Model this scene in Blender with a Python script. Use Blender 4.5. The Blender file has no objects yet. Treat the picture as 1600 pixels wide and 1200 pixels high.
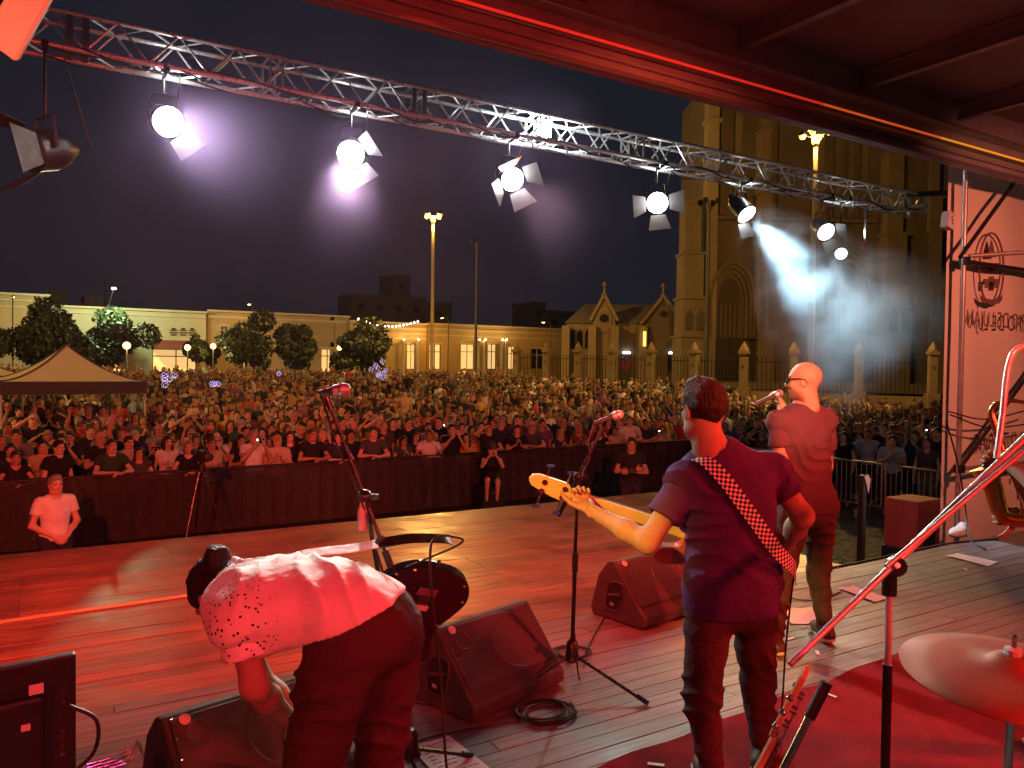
import bpy, bmesh, math, random
import numpy as np
from mathutils import Vector, Matrix, noise as mnoise
random.seed(7); np.random.seed(7)
SC = bpy.context.scene
COL = SC.collection
R = math.radians
# ------------------------------------------------------------------ camera
CAM = Vector((0, 0, 3.0)); FPX = 1220.0
YAW, PITCH, ROLL = R(31.3), R(-1.27), R(0.7)
_f = Vector((math.sin(YAW)*math.cos(PITCH), math.cos(YAW)*math.cos(PITCH), math.sin(PITCH)))
_r0 = Vector((math.cos(YAW), -math.sin(YAW), 0)); _u0 = _r0.cross(_f)
_r = _r0*math.cos(ROLL) + _u0*math.sin(ROLL); _u = _u0*math.cos(ROLL) - _r0*math.sin(ROLL)
cd = bpy.data.cameras.new('camera'); cam = bpy.data.objects.new('camera', cd); COL.objects.link(cam)
cam.matrix_world = Matrix(((_r.x, _u.x, -_f.x, CAM.x), (_r.y, _u.y, -_f.y, CAM.y), (_r.z, _u.z, -_f.z, CAM.z), (0, 0, 0, 1)))
cd.sensor_width = 36; cd.lens = FPX/1600*36; cd.clip_start = 0.05; cd.clip_end = 3000
SC.camera = cam
# ------------------------------------------------------------------ night sky
W = bpy.data.worlds.new('World'); SC.world = W; W.use_nodes = True
_nt = W.node_tree; _bg = _nt.nodes['Background']
_tc = _nt.nodes.new('ShaderNodeTexCoord'); _sx = _nt.nodes.new('ShaderNodeSeparateXYZ'); _cr = _nt.nodes.new('ShaderNodeValToRGB')
_nt.links.new(_tc.outputs['Generated'], _sx.inputs[0]); _nt.links.new(_sx.outputs['Z'], _cr.inputs[0])
_cr.color_ramp.elements[0].position = 0.0; _cr.color_ramp.elements[0].color = (0.0200, 0.0175, 0.0235, 1)
_cr.color_ramp.elements[1].position = 0.55; _cr.color_ramp.elements[1].color = (0.0125, 0.0150, 0.0270, 1)
_nt.links.new(_cr.outputs[0], _bg.inputs['Color']); _bg.inputs['Strength'].default_value = 0.7
# ------------------------------------------------------------------ exposure and render
vs = SC.view_settings; vs.view_transform = 'Standard'; vs.look = 'None'; vs.gamma = 1.0; vs.exposure = 0.0
SC.render.engine = 'CYCLES'
cy = SC.cycles; cy.use_denoising = True; cy.max_bounces = 6; cy.diffuse_bounces = 2; cy.glossy_bounces = 3
cy.transmission_bounces = 4; cy.transparent_max_bounces = 10; cy.volume_bounces = 0
cy.sample_clamp_indirect = 4.0; cy.sample_clamp_direct = 0.0; cy.caustics_reflective = False; cy.caustics_refractive = False
cy.use_light_tree = True; cy.volume_step_rate = 1.5; cy.volume_max_steps = 96
try: cy.denoiser = 'OPENIMAGEDENOISE'
except Exception: pass

# ------------------------------------------------------------------ pixels of the photograph to directions and points
def ray(px, py):
    return (_f + _r*((px-800)/FPX) - _u*((py-600)/FPX))
def at_z(px, py, z):
    d = ray(px, py); return CAM + d*((z-CAM.z)/d.z)
def at_Y(px, py, Y):
    d = ray(px, py); return CAM + d*((Y-CAM.y)/d.y)
def at_d(px, py, dep):
    return CAM + ray(px, py)*dep
DECK, EXT = 1.29, 1.14
def gz(Y): return min(max((Y-16)*0.022, 0.0), 1.0)

# ------------------------------------------------------------------ objects and labels
def link(o, parent=None):
    COL.objects.link(o)
    if parent is not None: o.parent = parent
    return o
def tag(o, label=None, cat=None, group=None, kind=None):
    if label: o['label'] = label
    if cat: o['category'] = cat
    if group: o['group'] = group
    if kind or cat: o['kind'] = kind or 'thing'
    return o
def thing(name, label, cat, loc=(0, 0, 0), rz=0.0, group=None, rot=None):
    o = bpy.data.objects.new(name, None); COL.objects.link(o)
    o.empty_display_size = 0.1
    o.location = loc; o.rotation_euler = rot if rot else (0, 0, rz)
    return tag(o, label, cat, group, 'thing')
def xf(o):
    return Matrix.LocRotScale(o.location, o.rotation_euler, o.scale)
def wxf(o):
    return xf(o) if o.parent is None else wxf(o.parent) @ xf(o)
def copy_tree(o, parent=None):
    c = o.copy(); COL.objects.link(c); c.parent = parent
    for ch in o.children: copy_tree(ch, c)
    return c

def frame_of(d):
    d = Vector(d).normalized()
    a = Vector((0, 0, 1)) if abs(d.z) < 0.9 else Vector((1, 0, 0))
    x = d.cross(a).normalized(); y = d.cross(x).normalized()
    return x, y
class MB:
    """collects shapes, then links them as one mesh object"""
    def __init__(s): s.v = []; s.f = []; s.m = []
    def add(s, vs, fs, mi=0):
        n = len(s.v); s.v += [tuple(v) for v in vs]; s.f += [tuple(i+n for i in f) for f in fs]; s.m += [mi]*len(fs); return s
    def box(s, c, size, M=None, mi=0, taper=1.0):
        c = Vector(c); hx, hy, hz = (k/2 for k in size)
        vs = [Vector((x*hx*(taper if z > 0 else 1), y*hy*(taper if z > 0 else 1), z*hz)) for z in (-1, 1) for y in (-1, 1) for x in (-1, 1)]
        if M is not None: vs = [M @ v for v in vs]
        vs = [v+c for v in vs]
        return s.add(vs, [(0, 2, 3, 1), (4, 5, 7, 6), (0, 1, 5, 4), (2, 6, 7, 3), (0, 4, 6, 2), (1, 3, 7, 5)], mi)
    def bar(s, a, b, w, h, mi=0, up=None):
        a, b = Vector(a), Vector(b); d = (b-a).normalized()
        up = Vector(up) if up else (Vector((0, 0, 1)) if abs(d.z) < 0.95 else Vector((0, 1, 0)))
        x = d.cross(up).normalized(); y = x.cross(d).normalized()
        vs = [p + x*(i*w/2) + y*(j*h/2) for p in (a, b) for j in (-1, 1) for i in (-1, 1)]
        return s.add(vs, [(0, 1, 3, 2), (4, 6, 7, 5), (0, 4, 5, 1), (2, 3, 7, 6), (0, 2, 6, 4), (1, 5, 7, 3)], mi)
    def tube(s, pts, r, n=8, cap=True, mi=0):
        pts = [Vector(p) for p in pts]; N = len(pts)
        rs = list(r) if isinstance(r, (list, tuple)) else [r]*N
        x = y = None; vs = []
        for i, p in enumerate(pts):
            d = (pts[min(i+1, N-1)] - pts[max(i-1, 0)])
            if d.length < 1e-9: d = Vector((0, 0, 1))
            d.normalize()
            if x is None: x, y = frame_of(d)
            else:
                x = (x - d*x.dot(d)); x = x.normalized() if x.length > 1e-6 else frame_of(d)[0]
                y = d.cross(x).normalized()
            for k in range(n):
                a = 2*math.pi*k/n; vs.append(p + (x*math.cos(a) + y*math.sin(a))*rs[i])
        fs = [(i*n+k, i*n+(k+1) % n, (i+1)*n+(k+1) % n, (i+1)*n+k) for i in range(N-1) for k in range(n)]
        if cap: fs += [tuple(range(n-1, -1, -1)), tuple((N-1)*n+k for k in range(n))]
        return s.add(vs, fs, mi)
    def lathe(s, prof, c=(0, 0, 0), n=16, M=None, mi=0):
        vs = []; c = Vector(c)
        for (r, z) in prof:
            for k in range(n):
                a = 2*math.pi*k/n; v = Vector((r*math.cos(a), r*math.sin(a), z))
                vs.append((M @ v if M is not None else v)+c)
        N = len(prof)
        fs = [(i*n+k, i*n+(k+1) % n, (i+1)*n+(k+1) % n, (i+1)*n+k) for i in range(N-1) for k in range(n)]
        fs += [tuple(range(n-1, -1, -1)), tuple((N-1)*n+k for k in range(n))]
        return s.add(vs, fs, mi)
    def prism(s, poly, a, b, mi=0, ev=None):
        """poly = list of 3D points (front); extruded by vector b-a"""
        P = [Vector(p) for p in poly]; d = Vector(b)-Vector(a); n = len(P)
        return s.add(P + [p+d for p in P], [tuple(range(n-1, -1, -1)), tuple(range(n, 2*n))] + [(i, (i+1) % n, n+(i+1) % n, n+i) for i in range(n)], mi)
    def ball(s, c, r, n=12, m=8, sc=(1, 1, 1), mi=0):
        prof = [(max(r*math.sin(math.pi*i/m), 1e-4), -r*math.cos(math.pi*i/m)) for i in range(m+1)]
        return s.lathe(prof, c, n, Matrix.Diagonal(sc), mi)
    def mesh(s, name, mats, smooth=False, bevel=0, segs=1):
        me = bpy.data.meshes.new(name); me.from_pydata(s.v, [], s.f)
        for m in (mats if isinstance(mats, (list, tuple)) else [mats]): me.materials.append(m)
        if any(s.m): me.polygons.foreach_set('material_index', s.m)
        bm = bmesh.new(); bm.from_mesh(me)
        bmesh.ops.recalc_face_normals(bm, faces=bm.faces)
        if bevel:
            es = [e for e in bm.edges if len(e.link_faces) == 2 and e.calc_face_angle(0) > 0.6]
            bmesh.ops.bevel(bm, geom=es, offset=bevel, segments=segs, affect='EDGES', profile=0.6, clamp_overlap=True)
        bm.to_mesh(me); bm.free()
        if smooth:
            me.polygons.foreach_set('use_smooth', [True]*len(me.polygons))
            if smooth != 'all': me.set_sharp_from_angle(angle=R(40))
        me.update(); return me
    def build(s, name, mats, parent=None, world=False, smooth=False, bevel=0, segs=1):
        me = s.mesh(name, mats, smooth, bevel, segs)
        if world and parent is not None: me.transform(wxf(parent).inverted())
        return link(bpy.data.objects.new(name, me), parent)
def rotm(d, up=(0, 0, 1)):
    """matrix whose Z column is d"""
    z = Vector(d).normalized(); u = Vector(up)
    if abs(z.dot(u)) > 0.98: u = Vector((0, 1, 0))
    x = u.cross(z).normalized(); y = z.cross(x)
    return Matrix(((x.x, y.x, z.x), (x.y, y.y, z.y), (x.z, y.z, z.z)))
def bez(pts, n=10):
    """Catmull-Rom curve through points"""
    P = [Vector(p) for p in pts]; P = [P[0]*2-P[1]] + P + [P[-1]*2-P[-2]]; out = []
    for i in range(1, len(P)-2):
        for k in range(n):
            t = k/n; a, b, c, d = P[i-1:i+3]
            out.append(0.5*((2*b) + (c-a)*t + (2*a-5*b+4*c-d)*t*t + (3*b-a-3*c+d)*t**3))
    return out + [P[-2]]

# ------------------------------------------------------------------ materials
def mat(name, col, rough=0.5, metal=0.0, var=0.0, scale=4.0, bump=0.0, bscale=60.0, spec=0.5, col2=None, coat=0.0, objcol=False, coord='Object', stretch=(1, 1, 1), rvar=0.0, rnd=0.0, tint=False, sheen=0.0):
    m = bpy.data.materials.new(name); m.use_nodes = True; nt = m.node_tree; N = nt.nodes; L = nt.links
    b = N['Principled BSDF']; b.inputs['Roughness'].default_value = rough; b.inputs['Metallic'].default_value = metal
    b.inputs['Specular IOR Level'].default_value = spec; b.inputs['Coat Weight'].default_value = coat
    if sheen: b.inputs['Sheen Weight'].default_value = sheen
    b.inputs['Base Color'].default_value = (*col, 1)
    out = None
    if var or col2 or bump or rvar:
        tc = N.new('ShaderNodeTexCoord'); mp = N.new('ShaderNodeMapping'); mp.inputs['Scale'].default_value = stretch
        L.new(tc.outputs[coord], mp.inputs[0])
    if objcol:
        oi = N.new('ShaderNodeObjectInfo'); out = oi.outputs['Color']
    if var or col2:
        nz = N.new('ShaderNodeTexNoise'); nz.inputs['Scale'].default_value = scale; nz.inputs['Detail'].default_value = 6; nz.inputs['Roughness'].default_value = 0.65
        L.new(mp.outputs[0], nz.inputs['Vector'])
        rp = N.new('ShaderNodeValToRGB'); rp.color_ramp.elements[0].position = 0.3; rp.color_ramp.elements[1].position = 0.7
        L.new(nz.outputs['Fac'], rp.inputs[0])
        if objcol:
            rp.color_ramp.elements[0].color = (1-var,)*3+(1,); rp.color_ramp.elements[1].color = (1, 1, 1, 1)
            mx = N.new('ShaderNodeMix'); mx.data_type = 'RGBA'; mx.blend_type = 'MULTIPLY'; mx.inputs[0].default_value = 1
            L.new(out, mx.inputs[6]); L.new(rp.outputs[0], mx.inputs[7]); out = mx.outputs[2]
        else:
            c2 = col2 or tuple(c*(1-var) for c in col)
            rp.color_ramp.elements[0].color = (*c2, 1); rp.color_ramp.elements[1].color = (*col, 1); out = rp.outputs[0]
    if tint:
        at = N.new('ShaderNodeAttribute'); at.attribute_name = 'tint'
        mx = N.new('ShaderNodeMix'); mx.data_type = 'RGBA'; mx.blend_type = 'MULTIPLY'; mx.inputs[0].default_value = 1
        if out is None: mx.inputs[6].default_value = (*col, 1)
        else: L.new(out, mx.inputs[6])
        L.new(at.outputs['Color'], mx.inputs[7]); out = mx.outputs[2]
    if rnd:
        oi = N.new('ShaderNodeObjectInfo'); mr = N.new('ShaderNodeMapRange'); mr.inputs[3].default_value = 1-rnd; mr.inputs[4].default_value = 1+rnd
        L.new(oi.outputs['Random'], mr.inputs[0])
        mx = N.new('ShaderNodeMix'); mx.data_type = 'RGBA'; mx.blend_type = 'MULTIPLY'; mx.inputs[0].default_value = 1
        if out is None: mx.inputs[6].default_value = (*col, 1)
        else: L.new(out, mx.inputs[6])
        L.new(mr.outputs[0], mx.inputs[7]); out = mx.outputs[2]
    if out is not None: L.new(out, b.inputs['Base Color'])
    if rvar:
        n3 = N.new('ShaderNodeTexNoise'); n3.inputs['Scale'].default_value = scale*2.3; n3.inputs['Detail'].default_value = 5
        L.new(mp.outputs[0], n3.inputs['Vector']); mr = N.new('ShaderNodeMapRange')
        mr.inputs[1].default_value = .3; mr.inputs[2].default_value = .7; mr.inputs[3].default_value = max(rough-rvar, .05); mr.inputs[4].default_value = min(rough+rvar, 1)
        L.new(n3.outputs['Fac'], mr.inputs[0]); L.new(mr.outputs[0], b.inputs['Roughness'])
    if bump:
        n2 = N.new('ShaderNodeTexNoise'); n2.inputs['Scale'].default_value = bscale; n2.inputs['Detail'].default_value = 4
        L.new(mp.outputs[0], n2.inputs['Vector'])
        bp = N.new('ShaderNodeBump'); bp.inputs['Strength'].default_value = bump; bp.inputs['Distance'].default_value = 0.02
        L.new(n2.outputs['Fac'], bp.inputs['Height']); L.new(bp.outputs[0], b.inputs['Normal'])
    return m
def emit(name, col, strength):
    m = bpy.data.materials.new(name); m.use_nodes = True; b = m.node_tree.nodes['Principled BSDF']
    b.inputs['Base Color'].default_value = (*[min(c, .8) for c in col], 1); b.inputs['Emission Color'].default_value = (*col, 1); b.inputs['Emission Strength'].default_value = strength
    return m
def lamp(name, kind, loc, power, col, parent=None, target=None, size=0.05, angle=60, blend=0.5):
    l = bpy.data.lights.new(name, kind); l.energy = power; l.color = col; l.shadow_soft_size = size
    if kind == 'SPOT': l.spot_size = R(angle); l.spot_blend = blend
    o = bpy.data.objects.new(name, l); COL.objects.link(o)
    loc = Vector(loc); o.location = loc
    if target is not None: o.rotation_euler = (Vector(target)-loc).to_track_quat('-Z', 'Y').to_euler()
    if parent is not None:
        M = Matrix.LocRotScale(o.location, o.rotation_euler, (1, 1, 1)); o.parent = parent; o.matrix_basis = xf(parent).inverted() @ M
    return o
M_ALU = mat('aluminium', (.74, .73, .74), .34, .55, var=.25, scale=12, rvar=.12)
M_SATIN = mat('satin_chrome', (.80, .74, .74), .34, .45, var=.12, scale=25, rvar=.08)
M_STEEL = mat('black_steel', (.035, .033, .033), .42, .3, var=.3, scale=9, bump=.05, rvar=.1)
M_CHROME = mat('chrome', (.78, .78, .8), .14, 1.0, var=.1, scale=30, rvar=.06)
M_BLACK = mat('black_plastic', (.022, .022, .023), .45, var=.3, scale=14, bump=.08, bscale=220, rvar=.12)
M_RUBBER = mat('black_rubber', (.018, .018, .018), .6, var=.2, scale=20)
M_WEDGE = mat('textured_black_paint', (.085, .075, .075), .5, var=.25, scale=8, bump=.35, bscale=420, rvar=.1)
M_PAPER = mat('paper', (.82, .8, .76), .7, var=.06, scale=3)
M_TAPE = mat('white_tape', (.75, .73, .68), .6, var=.15, scale=8)
M_INK = mat('ink', (.03, .03, .035), .7)
# ------------------------------------------------------------------ figures: signed distances meshed with surface nets
A3 = lambda *a: np.array(a, dtype=np.float64)
def _n(v):
    v = np.asarray(v, float); return v/(np.linalg.norm(v)+1e-12)
class Sdf:
    def __init__(s): s.pr = []
    def rc(s, a, b, r1, r2=None, k=.02, sub=False, flat=None):
        """tapered capsule; flat=(axis, factor) squashes it along an axis"""
        a, b = np.asarray(a, float), np.asarray(b, float); r2 = r1 if r2 is None else r2
        ba = b-a; bb = max(ba@ba, 1e-12)
        if flat is None:
            def f(p):
                t = np.clip((p-a)@ba/bb, 0, 1); return np.linalg.norm(p-a-t[:, None]*ba, axis=1)-(r1+(r2-r1)*t)
        else:
            ax = _n(flat[0]); q = flat[1]
            def f(p):
                t = np.clip((p-a)@ba/bb, 0, 1); w = p-a-t[:, None]*ba
                w = w+(1/q-1)*(w@ax)[:, None]*ax; return (np.linalg.norm(w, axis=1)-(r1+(r2-r1)*t))*(.5+.5*q)
        m = max(r1, r2); s.pr.append((f, np.minimum(a, b)-m, np.maximum(a, b)+m, k, sub)); return s
    def el(s, c, r, k=.02, sub=False, axes=None):
        c = np.asarray(c, float); r = np.asarray(r, float); Ax = np.eye(3) if axes is None else np.array([_n(x) for x in axes])
        def f(p):
            q = (p-c)@Ax.T; k0 = np.linalg.norm(q/r, axis=1); k1 = np.linalg.norm(q/r**2, axis=1)+1e-9; return k0*(k0-1)/k1
        m = r.max(); s.pr.append((f, c-m, c+m, k, sub)); return s
    def bx(s, c, h, axes=None, rad=.01, k=.01, sub=False):
        c = np.asarray(c, float); h = np.asarray(h, float)-rad; Ax = np.eye(3) if axes is None else np.array([_n(x) for x in axes])
        def f(p):
            q = np.abs((p-c)@Ax.T)-h; return np.linalg.norm(np.maximum(q, 0), axis=1)+np.minimum(q.max(1), 0)-rad
        m = np.linalg.norm(h)+rad; s.pr.append((f, c-m, c+m, k, sub)); return s
    def cut(s, p0, n, k=.004, only=None):
        """removes what lies on the side of normal n; only=(centre, radius) limits it"""
        p0 = np.asarray(p0, float); n = _n(n)
        s.pr.append(((lambda p: (p-p0)@n), None, only, k, 'cut')); return s
    def disp(s, f): s.pr.append((f, None, None, 0, 'disp')); return s
    def off(s, o): s.pr.append((o, None, None, 0, 'off')); return s
    def ev(s, p, mg):
        d = np.full(len(p), .3)
        for f, lo, hi, k, mode in s.pr:
            if mode == 'cut':
                if hi is None: e = f(p); ix = None
                else:
                    ix = np.nonzero(((p-hi[0])**2).sum(1) < hi[1]**2)[0]
                    if not len(ix): continue
                    e = f(p[ix])
                if ix is None: d = np.maximum(d, e)
                else: d[ix] = np.maximum(d[ix], e)
                continue
            if mode == 'disp':
                ix = np.nonzero(np.abs(d) < mg+.03)[0]
                if len(ix): d[ix] += f(p[ix])
                continue
            if mode == 'off': d = d-f; continue
            ix = np.nonzero(((p > lo-mg-k) & (p < hi+mg+k)).all(1))[0]
            if not len(ix): continue
            e = f(p[ix]); c = d[ix]
            if mode is True:
                h = np.clip(.5-.5*(c+e)/k, 0, 1); d[ix] = c*(1-h)-e*h+k*h*(1-h)
            else:
                h = np.clip(.5+.5*(e-c)/k, 0, 1); d[ix] = e*(1-h)+c*h-k*h*(1-h)
        return d
    def net(s, h, pad=.03):
        lo = np.min([q[1] for q in s.pr if q[1] is not None and q[4] is not True], 0)-pad
        hi = np.max([q[2] for q in s.pr if q[1] is not None and q[4] is not True], 0)+pad
        S = 4; nb = np.ceil((hi-lo)/(h*S)).astype(int)+1
        g = [np.arange(n)*h*S+lo[i]+h*S/2-h/2 for i, n in enumerate(nb)]
        P = np.stack(np.meshgrid(*g, indexing='ij'), -1).reshape(-1, 3)
        dc = s.ev(P, h*S*2).reshape(nb)
        near = np.abs(dc) < h*S*1.25+.012
        D = np.repeat(np.repeat(np.repeat(dc, S, 0), S, 1), S, 2)
        NM = np.repeat(np.repeat(np.repeat(near, S, 0), S, 1), S, 2)
        ix = np.argwhere(NM); D[NM] = s.ev(lo+ix*h, h*2)
        return surfnet(D, lo, h)
def surfnet(D, lo, h):
    D = np.where(np.abs(D) < 1e-6, 1e-6, D); s = D < 0; X, Y, Z = D.shape
    sl = lambda a, o: a[o[0]:X-1+o[0], o[1]:Y-1+o[1], o[2]:Z-1+o[2]]
    cs = [(i, j, k) for i in (0, 1) for j in (0, 1) for k in (0, 1)]
    cnt = sum(sl(s, c).astype(np.int8) for c in cs); act = (cnt > 0) & (cnt < 8)
    idx = np.argwhere(act); n = len(idx); num = np.full(act.shape, -1, np.int64); num[act] = np.arange(n)
    pos = np.zeros((n, 3)); w = np.zeros(n)
    for a in cs:
        for ax in range(3):
            if a[ax]: continue
            b = list(a); b[ax] = 1
            da = D[tuple((idx+a).T)]; db = D[tuple((idx+b).T)]; m = (da < 0) != (db < 0)
            t = da[m]/(da[m]-db[m]); q = np.array(a, float)[None].repeat(m.sum(), 0); q[:, ax] += t
            pos[m] += q; w[m] += 1
    V = lo+(idx+pos/w[:, None])*h
    F = []
    for ax in range(3):
        u, v = (ax+1) % 3, (ax+2) % 3
        a0 = [slice(None)]*3; a1 = [slice(None)]*3; a0[ax] = slice(0, -1); a1[ax] = slice(1, None)
        ch = s[tuple(a0)] != s[tuple(a1)]; e = np.argwhere(ch)
        e = e[(e[:, u] > 0) & (e[:, v] > 0) & (e[:, u] < D.shape[u]-1) & (e[:, v] < D.shape[v]-1)]
        ins = s[tuple(e.T)]
        q = []
        for du, dv in ((-1, -1), (0, -1), (0, 0), (-1, 0)):
            c = e.copy(); c[:, u] += du; c[:, v] += dv; q.append(num[tuple(c.T)])
        q = np.stack(q, 1); q[~ins] = q[~ins][:, ::-1]
        F.append(q)
    F = np.concatenate(F); F = F[(F >= 0).all(1)]
    return V, F
def mesh_np(name, parts, mats, tint=None, smooth=True):
    """parts: list of (V, F[, material index]) with quad faces"""
    V = np.concatenate([p[0] for p in parts]); off = np.cumsum([0]+[len(p[0]) for p in parts[:-1]])
    F = np.concatenate([p[1]+o for p, o in zip(parts, off)])
    me = bpy.data.meshes.new(name); me.vertices.add(len(V)); me.vertices.foreach_set('co', V.astype(np.float32).ravel())
    k = F.shape[1]
    me.loops.add(F.size); me.loops.foreach_set('vertex_index', F.astype(np.int32).ravel())
    me.polygons.add(len(F)); me.polygons.foreach_set('loop_start', np.arange(len(F), dtype=np.int32)*k)
    try: me.polygons.foreach_set('loop_total', np.full(len(F), k, dtype=np.int32))
    except Exception: pass
    for m in (mats if isinstance(mats, (list, tuple)) else [mats]): me.materials.append(m)
    if len(parts[0]) > 2:
        me.polygons.foreach_set('material_index', np.concatenate([np.full(len(p[1]), p[2], np.int32) for p in parts]))
    me.polygons.foreach_set('use_smooth', np.full(len(F), smooth))
    if tint is not None:
        at = me.attributes.new('tint', 'FLOAT_COLOR', 'POINT'); c = np.ones((len(V), 4), np.float32); c[:, :3] = tint; at.data.foreach_set('color', c.ravel())
    me.update(calc_edges=True); me.validate(); return me

# ---- head, hair and hands
def basis(fwd, up):
    y = _n(fwd); z = np.asarray(up, float); z = _n(z-(z@y)*y); x = np.cross(y, z); return np.stack([x, y, z])   # rows: right, forward, up
def head_mesh(c, fwd, up, h=.006, sc=1.0, fem=False, beard=0.0, brow=(.3, .25, .22)):
    s = Sdf()
    s.el((0, -.012, .028), (.077, .096, .088), k=.02).el((0, .022, -.04), (.060 if fem else .064, .066, .08), k=.03)
    s.el((0, .052, -.098), (.028 if fem else .036, .03, .026), k=.03)
    s.rc((-.045, .01, -.085), (.045, .01, -.085), .03, k=.035)
    s.rc((-.036, .077, .024), (.036, .077, .024), .011, k=.02)
    s.el((-.036, .068, -.028), (.024, .02, .02), k=.02).el((.036, .068, -.028), (.024, .02, .02), k=.02)
    for x in (-.031, .031): s.el((x, .098, .004), (.02, .02, .014), k=.014, sub=True)
    for x in (-.031, .031): s.el((x, .074, .003), (.014, .013, .011), k=.003)
    s.rc((0, .085, .014), (0, .107, -.028), .007, .0115, k=.012).rc((-.013, .094, -.033), (.013, .094, -.033), .008, k=.008)
    s.rc((-.02, .082, -.064), (.02, .082, -.064), .0065, k=.006).rc((-.016, .083, -.074), (.016, .083, -.074), .007, k=.006)
    for x in (-1, 1):
        s.el((x*.079, -.008, -.008), (.009, .021, .034), k=.008); s.el((x*.086, -.004, -.006), (.006, .012, .02), k=.005, sub=True)
    s.rc((0, -.02, -.06), (0, -.035, -.17), .056 if not fem else .047, .058 if not fem else .05, k=.03)
    V, F = s.net(h)
    T = np.ones((len(V), 3)); x, y, z = np.abs(V[:, 0]), V[:, 1], V[:, 2]
    eye = (np.abs(x-.031) < .014) & (np.abs(z-.003) < .009) & (y > .066); T[eye] = (.55, .5, .5)
    T[(np.abs(x-.031) < .0065) & (np.abs(z-.003) < .007) & (y > .066)] = (.06, .05, .05)
    T[(x > .013) & (x < .05) & (np.abs(z-.026-.1*(x-.03)) < .0055) & (y > .05)] = brow
    T[(x < .023) & (z < -.058) & (z > -.08) & (y > .075)] = (.85, .5, .5)
    if beard:
        bz = np.clip((-.05-z)/.02, 0, 1)*np.clip((y+.02)/.03, 0, 1)*(1-np.clip((-.125-z)/.02, 0, 1)); lip = (x < .02) & (z < -.058) & (z > -.08)
        bz[lip] = 0; T = T*(1-beard*bz[:, None]*(1-np.array(brow)))
    B = basis(fwd, up); return (V*sc)@B+np.asarray(c, float), F, T
def tuft(amp, f=90.0, seed=0.0):
    def g(p):
        return amp*(np.sin(p[:, 0]*f+3*np.sin(p[:, 2]*f*.31+seed))*np.sin(p[:, 1]*f*.83+2*np.sin(p[:, 0]*f*.27))*.6+.5*np.sin(p[:, 2]*f*.6+4*np.sin(p[:, 0]*f*.2+seed)))
    return g
def hair_mesh(kind, c, fwd, up, h=.008, sc=1.0):
    s = Sdf()
    if kind == 'cap':
        s.el((0, -.012, .04), (.086, .104, .086)); s.cut((0, 0, .045), (0, .1, -1)); s.rc((-.04, .09, .052), (.04, .09, .052), .04, k=.01, flat=((0, .1, 1), .16)).rc((-.03, .13, .046), (.03, .13, .046), .035, k=.01, flat=((0, .2, 1), .16))
        s.el((0, -.012, .03), (.078, .096, .08), k=.002, sub=True)
    else:
        top = .098 if kind != 'crop' else .092
        s.el((0, -.016, .034), (.084, .104, top), k=.02)
        if kind == 'short': s.el((0, .03, .1), (.06, .06, .03), k=.03)
        s.cut((0, .075, .062), (0, .84, -.54))
        if kind in ('short', 'crop'): s.cut((0, -.06, -.055), (0, .1, -1))
        if kind == 'long':
            s.rc((-.045, -.075, .0), (-.05, -.085, -.26), .05, .045, k=.03).rc((.045, -.075, .0), (.05, -.085, -.26), .05, .045, k=.03)
            for x in (-1, 1): s.rc((x*.074, .02, .05), (x*.09, .03, -.22), .022, .028, k=.03)
        if kind == 'bob':
            for x in (-1, 1): s.rc((x*.07, -.01, .03), (x*.078, .01, -.1), .03, .03, k=.03)
            s.rc((0, -.08, .0), (0, -.08, -.1), .06, .05, k=.03)
        if kind == 'bun': s.el((0, -.105, .075), (.045, .04, .04), k=.01)
        if kind == 'pony': s.rc((0, -.115, .04), (0, -.13, -.16), .03, .018, k=.02)
        s.disp(tuft(.0045 if kind != 'crop' else .002)); s.disp(tuft(.0025, 210., 1.3))
    V, F = s.net(h); B = basis(fwd, up); return (V*sc)@B+np.asarray(c, float), F
def hand_mesh(w, d, n, side, curl=.35, h=.0055, sc=1.0, thumb=.5, curls=None, spread=.12):
    """w wrist, d finger direction, n palm normal (where the palm faces), side=+1 right / -1 left hand"""
    d = _n(d); n = np.asarray(n, float); n = _n(n-(n@d)*d); t = np.cross(n, d)*side*-1     # t points to the thumb
    w = np.asarray(w, float); s = Sdf()
    s.rc(w-d*.03*sc, w+d*.02*sc, .027*sc, .028*sc, k=.01, flat=(n, .75))
    s.rc(w+d*.03*sc+t*.016*sc, w+d*.08*sc+t*.018*sc, .026*sc, .024*sc, k=.014, flat=(n, .55)).rc(w+d*.03*sc-t*.016*sc, w+d*.076*sc-t*.02*sc, .025*sc, .021*sc, k=.014, flat=(n, .55))
    Ls = (.074, .083, .077, .06)
    for i in range(4):
        cu = curls[i] if curls else curl*(1+.12*i)
        p = w+(d*(.088-.004*abs(i-1))+t*(.030-.0205*i))*sc; ang = cu*.9
        sp = spread*(1.2-i)*.6
        for j, q in enumerate((.46, .3, .24)):
            dd = d*math.cos(ang)+n*math.sin(ang)+t*sp*math.cos(ang); e = p+_n(dd)*Ls[i]*q*sc
            s.rc(p, e, (.0102-.0011*j)*sc, (.0094-.0012*j)*sc, k=.003 if j else .006); p = e; ang += cu*1.1
    p = w+(d*.028+t*.03)*sc; dd = _n(t*.75+d*.6+n*.25*thumb)
    for j, (q, r) in enumerate(((.042, .0145), (.034, .0115), (.027, .0098))):
        e = p+dd*q*sc; s.rc(p, e, r*sc, (r-.0018)*sc, k=.008 if j == 0 else .004); p = e; dd = _n(dd*.8+d*.35+n*.35*thumb)
    return s.net(h, .02)

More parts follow.
